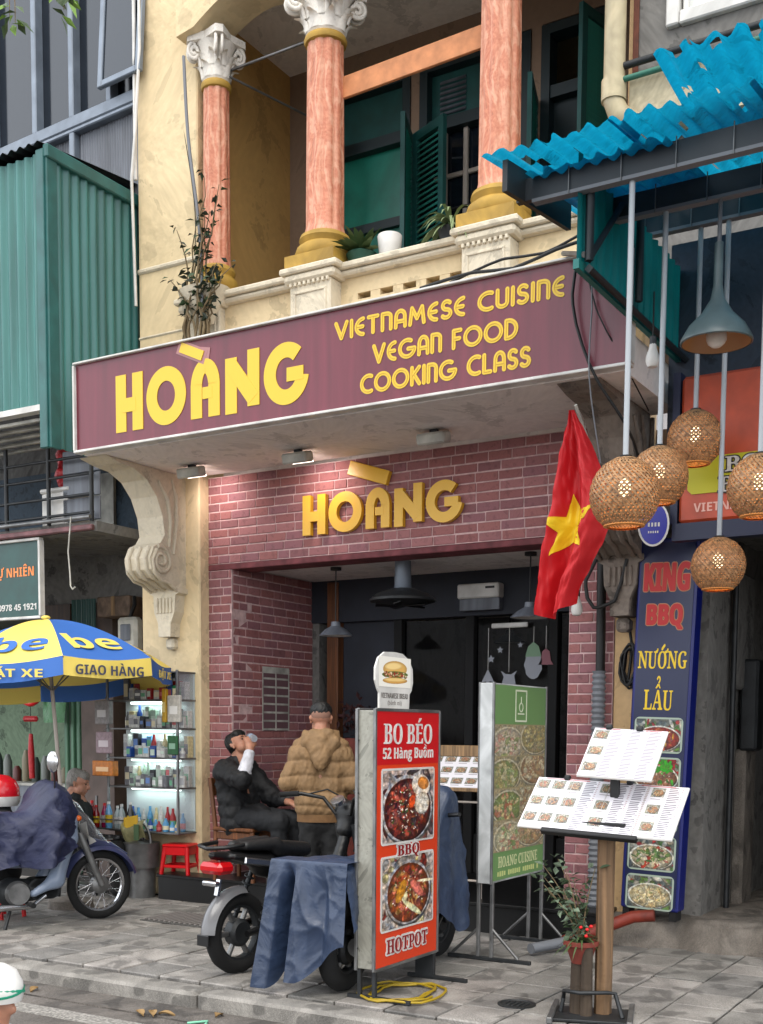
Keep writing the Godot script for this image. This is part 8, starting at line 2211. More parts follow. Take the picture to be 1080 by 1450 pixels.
func people():
	var g: G
	var wn := FastNoiseLite.new(); wn.seed = 5; wn.frequency = 7.0; wn.fractal_octaves = 3
	# ---- man standing with his back to the street, tan padded jacket
	var t := thing("person", "person standing with back turned, tan padded hooded jacket and black trousers", "person", Vector3(-5.17, 0, -7.68), deg_to_rad(34))
	g = G.new()
	var body := [[Vector3(0, 1.30, 0.0), Vector3(0, 1.52, 0.01), 0.09, 0.055], [Vector3(0, 0.95, 0), Vector3(0, 1.3, 0), 0.1, 0.1]]
	for s in [-1.0, 1.0]:
		body.append_array([[Vector3(0.09 * s, 0.92, 0), Vector3(0.10 * s, 0.48, -0.01), 0.07, 0.05], [Vector3(0.10 * s, 0.48, -0.01), Vector3(0.11 * s, 0.08, 0.02), 0.045, 0.035], [Vector3(0.18 * s, 1.40, 0), Vector3(0.28 * s, 1.14, 0.03), 0.04, 0.036], [Vector3(0.28 * s, 1.14, 0.03), Vector3(0.13 * s, 1.06, -0.24), 0.036, 0.028], [Vector3(0, 1.36, 0), Vector3(0.18 * s, 1.40, 0), 0.05, 0.04]])
		body.append_array(hand_bones(Vector3(0.13 * s, 1.06, -0.24), Vector3(-0.5 * s, 0.1, -1), Vector3(0, 0.6, 0.3), s, 0.6))
	Field.new(body, 0.016, 0.025).into(g)
	obj("body", g, M.skin, t)
	g = G.new()
	var jk := [[Vector3(-0.085, 0.985, 0.0), Vector3(-0.095, 1.32, 0.0), 0.125, 0.125], [Vector3(0.085, 0.985, 0.0), Vector3(0.095, 1.32, 0.0), 0.125, 0.125], [Vector3(-0.085, 0.96, 0.0), Vector3(0.085, 0.96, 0.0), 0.12, 0.12], [Vector3(-0.12, 1.375, 0.0), Vector3(0.12, 1.375, 0.0), 0.105, 0.105], [Vector3(0, 1.40, 0.02), Vector3(0, 1.47, 0.01), 0.10, 0.085]]
	for s in [-1.0, 1.0]: jk.append_array([[Vector3(0.17 * s, 1.37, 0), Vector3(0.27 * s, 1.13, 0.03), 0.085, 0.072], [Vector3(0.27 * s, 1.13, 0.03), Vector3(0.155 * s, 1.065, -0.20), 0.072, 0.05]])
	Field.new(jk, 0.0105, 0.045).into(g, func(p: Vector3, q: Vector3):
		var e := fposmod((p.y + 0.010 * sin(p.x * 12.0)) / 0.118, 1.0)
		var puff := 0.016 * (1.0 - exp(-minf(e, 1.0 - e) * 9.0)) - 0.010
		return p + q * (puff + 0.010 * wn.get_noise_3d(p.x * 3.2, p.y * 0.9, p.z * 3.2) + 0.004 * wn.get_noise_3dv(p * 4.0)))
	var jacket := obj("jacket", g, M.tan, t)
	g = G.new()   # ribbed hem
	g.sheet(40, 4, func(u: float, v: float): var a := u * TAU; return Vector3(cos(a) * (0.198 + 0.006 * sin(u * 160.0)), 0.825 + 0.06 * v, sin(a) * 0.126), true); obj("hem", g, mat(Color(0.46, 0.33, 0.19), 0.8, "soft", 4.0), jacket)
	g = G.new()   # hood lying on the shoulders
	Field.new([[Vector3(-0.12, 1.48, 0.0), Vector3(-0.10, 1.44, 0.08), 0.045, 0.055], [Vector3(0.12, 1.48, 0.0), Vector3(0.10, 1.44, 0.08), 0.045, 0.055], [Vector3(-0.10, 1.44, 0.08), Vector3(0.0, 1.28, 0.145), 0.06, 0.045], [Vector3(0.10, 1.44, 0.08), Vector3(0.0, 1.28, 0.145), 0.06, 0.045], [Vector3(0, 1.45, 0.09), Vector3(0, 1.32, 0.135), 0.075, 0.06], [Vector3(-0.13, 1.505, 0.02), Vector3(-0.06, 1.515, 0.085), 0.022, 0.026], [Vector3(0.13, 1.505, 0.02), Vector3(0.06, 1.515, 0.085), 0.022, 0.026], [Vector3(-0.06, 1.515, 0.085), Vector3(0.06, 1.515, 0.085), 0.026, 0.026]], 0.012, 0.035).into(g, func(p: Vector3, q: Vector3): return p + q * (0.012 * wn.get_noise_3dv(p * 2.0))); obj("hood", g, M.tan, jacket)
	g = G.new()
	var tr := [[Vector3(0, 0.82, 0), Vector3(0, 0.87, 0), 0.105, 0.10]]
	for s in [-1.0, 1.0]: tr.append_array([[Vector3(0.08 * s, 0.83, 0), Vector3(0.10 * s, 0.48, -0.005), 0.104, 0.078], [Vector3(0.10 * s, 0.48, -0.005), Vector3(0.11 * s, 0.07, 0.02), 0.078, 0.062]])
	Field.new(tr, 0.016, 0.035).into(g, func(p: Vector3, q: Vector3): return p + q * 0.012 * wn.get_noise_3dv(p * 1.5)); obj("trousers", g, M.black_cloth, t)
	for s in [-1.0, 1.0]:
		g = G.new(); Field.new([[Vector3(0.11 * s, 0.045, 0.05), Vector3(0.12 * s, 0.04, -0.14), 0.045, 0.04]], 0.014, 0.02).into(g); obj("shoe", g, M.black, t)
	head_parts(t, Transform3D(Basis(Vector3.RIGHT, -0.05), Vector3(0, 1.615, -0.005)), M.hair, 0)
	t.scale = Vector3(0.94, 1.015, 0.94)

	# ---- chair and man drinking, leaning against the pier
	var c := thing("wooden_chair", "brown wooden chair on the step under the drinking man", "chair", Vector3(-6.33, STEP, -8.22), 0.0)
	for sx in [-0.2, 0.2]:
		for sz in [-0.17, 0.17]:
			g = G.new(); g.tube([Vector3(sx * 1.05, 0, sz), Vector3(sx, 0.44, sz)] + ([Vector3(sx - 0.06, 0.9, sz)] if sx < 0 else []), 0.021, 6); obj("leg", g, M.wood, c)
	g = G.new(); g.bev(Vector3(0, 0.455, 0), Vector3(0.44, 0.035, 0.40), 0.012); obj("seat", g, M.wood, c)
	for sz in [-0.17, 0.17]:
		g = G.new(); g.bev(Vector3(0, 0.40, sz), Vector3(0.38, 0.06, 0.02), 0.004); obj("apron", g, M.wood, c)
	g = G.new(); g.bev(Vector3(-0.255, 0.82, 0), Vector3(0.025, 0.16, 0.34), 0.008, Basis(Vector3(0, 0, 1), 0.13)); obj("back_rail", g, M.wood, c)
	g = G.new(); g.bev(Vector3(0.2, 0.2, 0), Vector3(0.02, 0.03, 0.32), 0.004); obj("stretcher", g, M.wood, c)
	# local +x is where he faces; z towards the street is his right
	t = thing("person", "person seated drinking from a bottle, black padded jacket and dark trousers", "person", Vector3(-6.35, STEP, -8.22), 0.0)
	var hip := Vector3(-0.02, 0.56, 0); var chest := Vector3(-0.07, 0.86, 0); var neck := Vector3(-0.08, 1.03, 0)
	var elbow := Vector3(0.22, 0.90, 0.30); var hand := Vector3(0.20, 1.15, 0.17)
	var elbow_l := Vector3(0.16, 0.72, -0.22); var hand_l := Vector3(0.42, 0.70, -0.08)
	g = G.new()
	body = [[hip, chest, 0.1, 0.1], [chest, neck, 0.1, 0.055], [neck, neck + Vector3(0.02, 0.09, 0), 0.055, 0.055]]
	body.append_array([[neck + Vector3(-0.02, -0.06, 0.16), elbow, 0.042, 0.038], [elbow, hand, 0.04, 0.028], [neck + Vector3(-0.02, -0.06, -0.16), elbow_l, 0.042, 0.038], [elbow_l, hand_l, 0.04, 0.028]])
	for s in [-1.0, 1.0]: body.append_array([[Vector3(0, 0.55, 0.09 * s), Vector3(0.46, 0.53, 0.11 * s), 0.06, 0.05], [Vector3(0.46, 0.53, 0.11 * s), Vector3(0.46, 0.06, 0.11 * s), 0.045, 0.035]])
	body.append_array(hand_bones(hand, Vector3(-0.25, 1, -0.2), Vector3(-0.8, -0.2, -0.5), -1.0, 0.75))
	body.append_array(hand_bones(hand_l, Vector3(1, -0.1, 0.3), Vector3(0, -1, 0), 1.0, 0.3))
	Field.new(body, 0.012, 0.02).into(g)
	obj("body", g, M.skin, t)
	g = G.new()
	jk = [[Vector3(-0.02, 0.50, 0.07), Vector3(-0.085, 0.84, 0.08), 0.135, 0.125], [Vector3(-0.02, 0.50, -0.07), Vector3(-0.085, 0.84, -0.08), 0.135, 0.125], [Vector3(-0.095, 0.95, 0.12), Vector3(-0.095, 0.95, -0.12), 0.10, 0.10], [Vector3(-0.095, 0.95, 0), Vector3(-0.08, 1.03, 0), 0.10, 0.08], [Vector3(0.02, 0.50, 0), Vector3(0.16, 0.56, 0), 0.13, 0.12]]
	jk.append_array([[Vector3(-0.08, 0.96, 0.17), elbow, 0.095, 0.075], [Vector3(-0.08, 0.96, -0.17), elbow_l, 0.09, 0.075], [elbow_l, elbow_l.lerp(hand_l, 0.75), 0.075, 0.05]])
	Field.new(jk, 0.014, 0.045).into(g, func(p: Vector3, q: Vector3): return p + q * (0.011 * absf(sin(p.y * PI / 0.11)) + 0.014 * wn.get_noise_3dv(p * 1.7)))
	obj("jacket", g, M.navy_cloth, t)
	g = G.new(); Field.new([[elbow, elbow.lerp(hand, 0.86), 0.066, 0.045]], 0.012, 0.02).into(g, func(p: Vector3, q: Vector3): return p + q * 0.008 * wn.get_noise_3dv(p * 3.0)); obj("sleeve", g, M.white_cloth, t)
	g = G.new()
	tr = [[Vector3(0.0, 0.52, 0), Vector3(0.02, 0.54, 0), 0.14, 0.14]]
	for s in [-1.0, 1.0]: tr.append_array([[Vector3(0, 0.55, 0.085 * s), Vector3(0.47, 0.54, 0.115 * s), 0.105, 0.085], [Vector3(0.47, 0.54, 0.115 * s), Vector3(0.47, 0.08, 0.115 * s), 0.08, 0.06]])
	Field.new(tr, 0.016, 0.03).into(g, func(p: Vector3, q: Vector3): return p + q * 0.012 * wn.get_noise_3dv(p * 1.6)); obj("trousers", g, mat(Color(0.07, 0.08, 0.10), 0.8, "soft", 3.0, "crumple_n", 0.3), t)
	for s in [-1.0, 1.0]:
		g = G.new(); Field.new([[Vector3(0.44, 0.04, 0.115 * s), Vector3(0.62, 0.035, 0.12 * s), 0.042, 0.038]], 0.014, 0.02).into(g); obj("shoe", g, M.black, t)
	head_parts(t, Transform3D(Basis(Vector3.UP, -PI / 2) * Basis(Vector3.RIGHT, 0.62), Vector3(-0.05, 1.185, 0.0)), M.hair, 1)
	var bt := thing("water_bottle", "clear plastic bottle raised to the seated person's mouth", "bottle", Vector3(-6.35 + 0.115, STEP + 1.265, -8.22 + 0.06))
	var bx := Transform3D(Basis(Quaternion(Vector3.UP, Vector3(-0.72, 0.12, -0.55).normalized())), Vector3.ZERO)
	g = G.new(bx); g.lathe([Vector2(0, -0.14), Vector2(0.03, -0.14), Vector2(0.032, -0.12), Vector2(0.032, 0.0), Vector2(0.014, 0.045), Vector2(0.013, 0.07), Vector2(0, 0.07)], 16); obj("plastic", g, glass(Color(0.70, 0.74, 0.78, 0.45), 0.1), bt)
	g = G.new(bx); g.lathe([Vector2(0.0325, -0.1), Vector2(0.0325, -0.04)], 16); obj("label", g, mat(Color(0.55, 0.60, 0.68), 0.5), bt)

	# ---- grey-haired person sitting behind the scooter
	t = thing("person", "grey-haired person in dark jacket sitting behind the scooter", "person", Vector3(-8.02, 0, -7.85), deg_to_rad(-60))
	g = G.new()
	Field.new([[Vector3(0, 0.45, 0), Vector3(0, 0.86, 0), 0.12, 0.1], [Vector3(0, 0.86, 0), Vector3(0, 0.96, -0.01), 0.07, 0.055], [Vector3(0.17, 0.80, 0), Vector3(0.22, 0.55, -0.05), 0.045, 0.04], [Vector3(-0.17, 0.80, 0), Vector3(-0.22, 0.55, -0.05), 0.045, 0.04], [Vector3(0.08, 0.42, 0), Vector3(0.1, 0.44, -0.4), 0.07, 0.05], [Vector3(-0.08, 0.42, 0), Vector3(-0.1, 0.44, -0.4), 0.07, 0.05], [Vector3(0.1, 0.44, -0.4), Vector3(0.1, 0.06, -0.4), 0.05, 0.04], [Vector3(-0.1, 0.44, -0.4), Vector3(-0.1, 0.06, -0.4), 0.05, 0.04]] + hand_bones(Vector3(0.1, 0.5, -0.3), Vector3(0, 0, -1), Vector3(0, -1, 0), 1, 0.4) + [[Vector3(0.22, 0.55, -0.05), Vector3(0.1, 0.5, -0.3), 0.04, 0.028]], 0.018, 0.025).into(g)
	obj("body", g, M.skin, t)
	g = G.new()
	Field.new([[Vector3(-0.09, 0.40, 0.0), Vector3(-0.08, 0.78, 0.0), 0.14, 0.13], [Vector3(0.09, 0.40, 0.0), Vector3(0.08, 0.78, 0.0), 0.14, 0.13], [Vector3(0, 0.86, 0), Vector3(0, 0.91, 0), 0.1, 0.08], [Vector3(0.16, 0.80, 0), Vector3(0.23, 0.56, -0.04), 0.09, 0.075], [Vector3(-0.16, 0.80, 0), Vector3(-0.23, 0.56, -0.04), 0.09, 0.075], [Vector3(0.23, 0.56, -0.04), Vector3(0.12, 0.51, -0.26), 0.075, 0.055]], 0.018, 0.04).into(g, func(p: Vector3, q: Vector3): return p + q * 0.014 * wn.get_noise_3dv(p * 1.6))
	obj("jacket", g, mat(Color(0.05, 0.075, 0.085), 0.8, "soft", 3.0, "crumple_n", 0.3), t)
	g = G.new()
	Field.new([[Vector3(0.08, 0.40, 0), Vector3(0.1, 0.45, -0.4), 0.1, 0.08], [Vector3(-0.08, 0.40, 0), Vector3(-0.1, 0.45, -0.4), 0.1, 0.08], [Vector3(0.1, 0.45, -0.4), Vector3(0.1, 0.07, -0.4), 0.075, 0.06], [Vector3(-0.1, 0.45, -0.4), Vector3(-0.1, 0.07, -0.4), 0.075, 0.06]], 0.02, 0.03).into(g); obj("trousers", g, M.black_cloth, t)
	head_parts(t, Transform3D(Basis(Vector3.RIGHT, -0.2), Vector3(0, 1.05, -0.02)), M.hair_grey, 1)
	var stl := thing("low_stool", "low dark plastic stool under the grey-haired person", "stool", Vector3(-8.02, 0, -7.85))
	g = G.new(); g.bev(Vector3(0, 0.27, 0), Vector3(0.28, 0.04, 0.28), 0.012); obj("seat", g, M.dark_steel, stl)
	for sx in [-1, 1]:
		for sz in [-1, 1]:
			g = G.new(); g.cyl(Vector3(0.12 * sx, 0, 0.12 * sz), Vector3(0.1 * sx, 0.26, 0.1 * sz), 0.018, -1, 6); obj("leg", g, M.dark_steel, stl)

	# ---- person in a red helmet at the edge of the pavement, mostly out of view
	t = thing("person", "person in dark clothes wearing a red and white helmet beside the scooter", "person", Vector3(-7.62, 0, -6.62), deg_to_rad(150))
	g = G.new()
	Field.new([[Vector3(0, 0.45, 0), Vector3(0, 0.80, 0), 0.12, 0.1], [Vector3(0, 0.8, 0), Vector3(0, 0.95, -0.01), 0.07, 0.055], [Vector3(0, 0.98, -0.02), Vector3(0, 1.05, -0.01), 0.08, 0.085], [Vector3(0.17, 0.78, 0), Vector3(0.22, 0.5, -0.05), 0.045, 0.04], [Vector3(-0.17, 0.78, 0), Vector3(-0.22, 0.5, -0.05), 0.045, 0.04], [Vector3(0.08, 0.42, 0), Vector3(0.1, 0.46, -0.36), 0.07, 0.05], [Vector3(-0.08, 0.42, 0), Vector3(-0.1, 0.46, -0.36), 0.07, 0.05], [Vector3(0.1, 0.46, -0.36), Vector3(0.1, 0.06, -0.36), 0.05, 0.04], [Vector3(-0.1, 0.46, -0.36), Vector3(-0.1, 0.06, -0.36), 0.05, 0.04]], 0.02, 0.025).into(g)
	obj("body", g, M.skin, t)
	g = G.new()
	Field.new([[Vector3(-0.09, 0.40, 0.0), Vector3(-0.08, 0.76, 0.0), 0.14, 0.13], [Vector3(0.09, 0.40, 0.0), Vector3(0.08, 0.76, 0.0), 0.14, 0.13], [Vector3(0, 0.84, 0), Vector3(0, 0.90, 0), 0.1, 0.08], [Vector3(0.16, 0.78, 0), Vector3(0.23, 0.5, -0.04), 0.09, 0.07], [Vector3(-0.16, 0.78, 0), Vector3(-0.23, 0.5, -0.04), 0.09, 0.07], [Vector3(0.08, 0.40, 0), Vector3(0.1, 0.47, -0.36), 0.1, 0.08], [Vector3(-0.08, 0.40, 0), Vector3(-0.1, 0.47, -0.36), 0.1, 0.08], [Vector3(0.1, 0.46, -0.36), Vector3(0.1, 0.07, -0.36), 0.075, 0.06], [Vector3(-0.1, 0.46, -0.36), Vector3(-0.1, 0.07, -0.36), 0.075, 0.06]], 0.02, 0.04).into(g); obj("clothing", g, M.black_cloth, t)
	var hm := thing("helmet", "red and white motorcycle helmet on the head by the scooter", "helmet", Vector3(-7.62, 0.98, -6.62), deg_to_rad(150))
	g = G.new(); g.lathe([Vector2(0.125, -0.03), Vector2(0.138, 0.03), Vector2(0.135, 0.09), Vector2(0.11, 0.15), Vector2(0.06, 0.19), Vector2(0, 0.20)], 26, Transform3D(Basis.from_scale(Vector3(0.95, 1, 1.12)), Vector3.ZERO)); obj("shell", g, mat(Color(0.72, 0.08, 0.13), 0.2), hm)
	g = G.new(); g.lathe([Vector2(0.118, -0.06), Vector2(0.135, -0.03), Vector2(0.142, 0.02), Vector2(0.128, 0.0)], 26, Transform3D(Basis.from_scale(Vector3(0.96, 1, 1.13)), Vector3.ZERO)); obj("white_band", g, M.white, hm)
	var seat := thing("low_stool", "low stool under the person in the red helmet", "stool", Vector3(-7.62, 0, -6.62))
	g = G.new(); g.bev(Vector3(0, 0.29, 0), Vector3(0.28, 0.04, 0.28), 0.012); obj("seat", g, M.red_plastic, seat)
	for sx in [-1, 1]:
		for sz in [-1, 1]:
			g = G.new(); g.cyl(Vector3(0.12 * sx, 0, 0.12 * sz), Vector3(0.1 * sx, 0.28, 0.1 * sz), 0.018, -1, 6); obj("leg", g, M.red_plastic, seat)

# ---------------------------------------------------------------- flag, cables, litter
func cables_and_bits():
	var g: G
	var fn := FastNoiseLite.new(); fn.seed = 6; fn.frequency = 2.2
	# flag: hangs limp from a pole under the canopy, folded lengthwise
	var t := thing("flag", "limp red flag with yellow star hanging in front of the brick pier", "flag", Vector3(-2.98, 2.25, -7.3))
	g = w(t); g.cyl(Vector3(-2.965, 3.68, -7.36), Vector3(-2.93, 2.9, -8.3), 0.011, -1, 8); obj("pole", g, M.off_white, t)
	# shape: u across the folds, v from the top down
	var shape := func(u: float, v: float):
		var y := lerpf(3.645, 2.30 - 0.09 * smoothstep(0.3, 0.0, absf(u - 0.42)) * 0 + 0.12 * u * u, v)
		if u < 0.35: y += 0.10 * v * v * (0.35 - u)
		var ctr := -2.985 + 0.045 * sin(v * 3.3) - 0.10 * smoothstep(0.45, 1.0, v)
		var wd := 0.035 + 0.37 * pow(sin(minf(v * 1.35, 1.0) * PI / 2), 1.0) * (1.0 - 0.42 * smoothstep(0.55, 1.0, v))
		var x := ctr + (u - 0.42) * wd
		var z := -7.34 + 0.075 * sin(u * 9.5 + 0.8 + v * 0.9) * smoothstep(0.0, 0.3, v) + 0.02 * sin(u * 21.0 + v * 4.0) * v + 0.03 * fn.get_noise_2d(u * 3.0, v * 4.0)
		return Vector3(x, y, z)
	g = w(t); g.sheet(40, 48, shape); obj("cloth", g, M.flag_red, t)
	# the star follows the cloth a little in front of it, one of its arms lost in a fold
	var star := PackedVector2Array()
	for k in 10:
		var a := PI / 2 + TAU * k / 10 + 0.10
		star.append(Vector2(0.36, 0.56) + Vector2(cos(a) * 0.50, -sin(a) * 0.165) * (1.0 if k % 2 == 0 else 0.42))
	g = w(t)
	var cen := Vector2(0.36, 0.56)
	for k in 10:
		var a := star[k]; var b := star[(k + 1) % 10]
		var n := 8
		for i in n:
			for j in n - i:
				var p := func(ii: int, jj: int):
					var q: Vector2 = cen + (a - cen) * (float(ii) / n) + (b - cen) * (float(jj) / n)
					q.x = clampf(q.x, 0.0, 1.0)
					return shape.call(q.x, q.y) + Vector3(0.002, 0, 0.005)
				g.group() if i + j == 0 and k == 0 else null
				g.tri(p.call(i, j), p.call(i, j + 1), p.call(i + 1, j))
				if i + j < n - 1: g.tri(p.call(i + 1, j), p.call(i, j + 1), p.call(i + 1, j + 1))
	obj("star", g, M.flag_yellow, t)
	# cable pipe and corrugated sleeve down the pier
	t = thing("cable_conduit", "black cable pipe ending in a ribbed grey sleeve on the brick pier", "pipe", Vector3(-3.16, 0, -8.42))
	g = w(t); g.cyl(Vector3(-3.15, 2.0, -8.42), Vector3(-3.16, 3.1, -8.42), 0.035, -1, 10); obj("black_pipe", g, M.cable, t)
	var pr := []
	for k in 90: pr.append(Vector2(0.055 if k % 2 else 0.043, 0.1 + k * 0.0215))
	g = w(t); g.lathe(pr, 14, Transform3D(Basis(), Vector3(-3.155, 0, -8.41))); obj("ribbed_sleeve", g, M.cable_grey, t)
	t = thing("red_pipe", "short orange-red pipe with ribbed grey hose lying by the threshold", "pipe", Vector3(-3.1, 0.0, -8.0))
	g = w(t); g.tube([Vector3(-3.12, 0.07, -7.75), Vector3(-3.0, 0.12, -7.95), Vector3(-2.75, 0.23, -8.12), Vector3(-2.6, 0.25, -8.15)], 0.045, 12); obj("pipe", g, mat(Color(0.55, 0.18, 0.10), 0.6, "blotch", 3.0), t)
	var hp := []; var hr := []
	for k in 40:
		hp.append(Vector3(-3.12, 0.065, -7.75).lerp(Vector3(-3.25, 0.05, -7.45), k / 39.0)); hr.append(0.038 if k % 2 else 0.030)
	g = w(t); g.tube(hp, hr, 12); obj("ribbed_hose", g, M.cable_grey, t)
	# tangle of cables on the right end of the canopy and down the pilaster
	var rng := RandomNumberGenerator.new(); rng.seed = 90
	var runs := [
		["black cable looping in front of the maroon sign's end", [Vector3(-2.90, 4.58, -7.22), Vector3(-2.94, 4.3, -7.2), Vector3(-2.87, 4.0, -7.22), Vector3(-2.76, 3.75, -7.25), Vector3(-2.62, 3.45, -7.5), Vector3(-2.72, 3.1, -8.2)], 0.010],
		["thin pale wire hanging down the maroon sign", [Vector3(-2.82, 4.56, -7.22), Vector3(-2.81, 4.2, -7.215), Vector3(-2.82, 3.8, -7.22), Vector3(-2.80, 3.3, -7.4)], 0.005],
		["thin dark wire crossing the maroon sign's end", [Vector3(-2.86, 4.5, -7.22), Vector3(-2.78, 4.2, -7.22), Vector3(-2.66, 3.95, -7.3), Vector3(-2.62, 3.7, -7.8)], 0.005],
		["bundle cable along the top of the maroon sign", [Vector3(-4.1, 4.60, -7.30), Vector3(-3.7, 4.63, -7.3), Vector3(-3.4, 4.60, -7.3), Vector3(-3.1, 4.66, -7.3), Vector3(-2.7, 4.7, -7.3)], 0.011],
		["second bundle cable lying on the maroon sign", [Vector3(-3.9, 4.62, -7.36), Vector3(-3.5, 4.70, -7.36), Vector3(-3.2, 4.68, -7.36), Vector3(-2.8, 4.8, -7.36)], 0.009],
		["thick black cable looping beside the brick pier", [Vector3(-2.95, 3.3, -8.28), Vector3(-3.05, 2.95, -8.24), Vector3(-3.2, 2.65, -8.2), Vector3(-3.12, 2.45, -8.2), Vector3(-2.98, 2.5, -8.22), Vector3(-2.9, 2.8, -8.24)], 0.014],
		["black cable hanging down the right yellow pilaster", [Vector3(-2.95, 3.4, -8.46), Vector3(-2.93, 2.9, -8.45), Vector3(-2.97, 2.5, -8.45), Vector3(-2.92, 2.2, -8.45), Vector3(-2.95, 1.9, -8.45)], 0.011],
		["grey cable crossing down the first balcony column", [Vector3(-6.92, 7.3, -8.15), Vector3(-6.85, 6.6, -8.12), Vector3(-6.70, 5.8, -8.08), Vector3(-6.66, 5.2, -8.06), Vector3(-6.72, 4.7, -8.08)], 0.014],
		["thin black wire slanting across the yellow pilaster", [Vector3(-7.30, 8.3, -8.39), Vector3(-7.18, 7.2, -8.38), Vector3(-6.98, 6.1, -8.36), Vector3(-7.05, 5.4, -8.36), Vector3(-7.25, 4.6, -8.36)], 0.004]]
	for r in runs:
		var mid: Vector3 = r[1][r[1].size() - 1]
		t = thing("cable", r[0], "cable", mid)
		var cv := Curve3D.new()
		for i in r[1].size():
			var p: Vector3 = r[1][i]
			var tan: Vector3 = (r[1][min(i + 1, r[1].size() - 1)] - r[1][max(i - 1, 0)]) / 6.0
			cv.add_point(p, -tan, tan)
		var pts := []
		for i in 33: pts.append(cv.sample_baked(cv.get_baked_length() * i / 32.0))
		g = w(t); g.tube(pts, r[2], 6); obj("sheath", g, M.cable_grey if "grey" in r[0] or "pale" in r[0] else M.cable, t)
	# knot of cables hung on the right pilaster
	t = thing("cable_coil", "coil of black cables hung on the right yellow pilaster", "cable", Vector3(-2.93, 2.05, -8.42))
	g = w(t)
	var cp := []
	for k in 120: cp.append(Vector3(-2.93 + (0.06 + 0.02 * sin(k * 0.7)) * cos(k * 0.42), 2.05 + (0.14 + 0.03 * cos(k * 0.53)) * sin(k * 0.42), -8.44 + 0.02 * sin(k * 0.31)))
	g.tube(cp, 0.009, 5); obj("loops", g, M.cable, t)
	# meter box at the top of the pier
	t = thing("junction_box", "grey junction box at the top of the pier beside the flag", "box", Vector3(-3.1, 3.45, -8.4))
	g = w(t); g.bev(Vector3(-3.12, 3.62, -8.36), Vector3(0.22, 0.34, 0.14), 0.012); obj("case", g, mat(Color(0.40, 0.38, 0.37), 0.6, "blotch", 3.0), t)
	g = w(t); g.bev(Vector3(-3.12, 3.66, -8.285), Vector3(0.13, 0.18, 0.012), 0.004); obj("window", g, M.black, t)
	g = w(t); g.tube([Vector3(-3.25, 3.83, -8.4), Vector3(-3.1, 3.85, -8.33), Vector3(-2.98, 3.8, -8.36), Vector3(-2.95, 3.5, -8.4)], 0.035, 8); obj("conduit", g, M.cable, t)
	# litter and leaves in the gutter
	var spots := [Vector3(-4.55, -0.094, -5.03), Vector3(-4.47, -0.094, -5.06), Vector3(-4.62, -0.094, -5.0), Vector3(-3.45, -0.094, -5.16), Vector3(-3.3, -0.094, -5.2), Vector3(-5.6, -0.094, -5.1), Vector3(-3.62, -0.094, -5.1), Vector3(-4.2, -0.094, -5.2)]
	for i in spots.size():
		t = thing("fallen_leaf", "dry brown fallen leaf lying in the gutter", "leaf", spots[i], rng.randf() * 6, "dry leaves in the gutter")
		g = G.new(); g.sheet(4, 6, func(u: float, v: float): return Vector3((u - 0.5) * 0.05 * sin(v * PI), 0.006 + 0.014 * pow(absf(u - 0.5) * 2, 2) + 0.01 * sin(v * 4), (v - 0.5) * 0.1)); obj("blade", g, mat(Color(0.55, 0.44, 0.28), 0.8), t)
	t = thing("plastic_strip", "pale green plastic strip lying in the gutter", "litter", Vector3(-4.1, -0.09, -5.0))
	g = w(t); g.tube([Vector3(-4.25, -0.088, -4.98), Vector3(-4.16, -0.08, -5.05), Vector3(-4.12, -0.078, -4.98), Vector3(-4.0, -0.088, -4.95)], 0.008, 5); obj("strip", g, mat(Color(0.45, 0.72, 0.60), 0.5), t)
	# a small child in a helmet passing on the road, only the head in view
	t = thing("person", "small child in a white helmet with green stripes passing on the road", "person", Vector3(-3.41, -0.10, -2.92), deg_to_rad(-70))
	t.scale = Vector3.ONE * 0.88
	g = G.new()
	var cb := [[Vector3(0, 0.36, 0), Vector3(0, 0.56, 0), 0.085, 0.075], [Vector3(0, 0.58, 0), Vector3(0, 0.66, -0.01), 0.045, 0.045], [Vector3(0, 0.72, -0.005), Vector3(0, 0.78, 0.005), 0.07, 0.075], [Vector3(0, 0.715, -0.075), Vector3(0, 0.70, -0.08), 0.012, 0.014]]
	for s in [-1.0, 1.0]: cb.append_array([[Vector3(0.05 * s, 0.36, 0), Vector3(0.06 * s, 0.2, -0.02), 0.055, 0.045], [Vector3(0.06 * s, 0.2, -0.02), Vector3(0.06 * s, 0.04, 0.02), 0.042, 0.034], [Vector3(0.10 * s, 0.55, 0), Vector3(0.14 * s, 0.42, -0.02), 0.034, 0.03], [Vector3(0.14 * s, 0.42, -0.02), Vector3(0.12 * s, 0.36, -0.12), 0.028, 0.022], [Vector3(0.06 * s, 0.025, 0.02), Vector3(0.06 * s, 0.02, -0.07), 0.025, 0.022]])
	Field.new(cb, 0.012, 0.025).into(g); obj("body", g, M.skin, t)
	g = G.new()
	Field.new([[Vector3(0, 0.36, 0), Vector3(0, 0.55, 0), 0.10, 0.09], [Vector3(-0.09, 0.56, 0), Vector3(0.09, 0.56, 0), 0.055, 0.055], [Vector3(0.10, 0.55, 0), Vector3(0.145, 0.42, -0.02), 0.045, 0.042], [Vector3(-0.10, 0.55, 0), Vector3(-0.145, 0.42, -0.02), 0.045, 0.042]], 0.012, 0.03).into(g); obj("shirt", g, M.white_cloth, t)
	for s in [-1.0, 1.0]:
		g = G.new(); g.ball(Vector3(0.026 * s, 0.745, -0.07), Vector3(0.009, 0.007, 0.008), 8); obj("eye", g, M.black, t)
	t = thing("helmet", "white helmet with green stripes on the child's head", "helmet", Vector3(-3.41, 0.568, -2.92), deg_to_rad(-70))
	t.scale = Vector3.ONE * 0.88
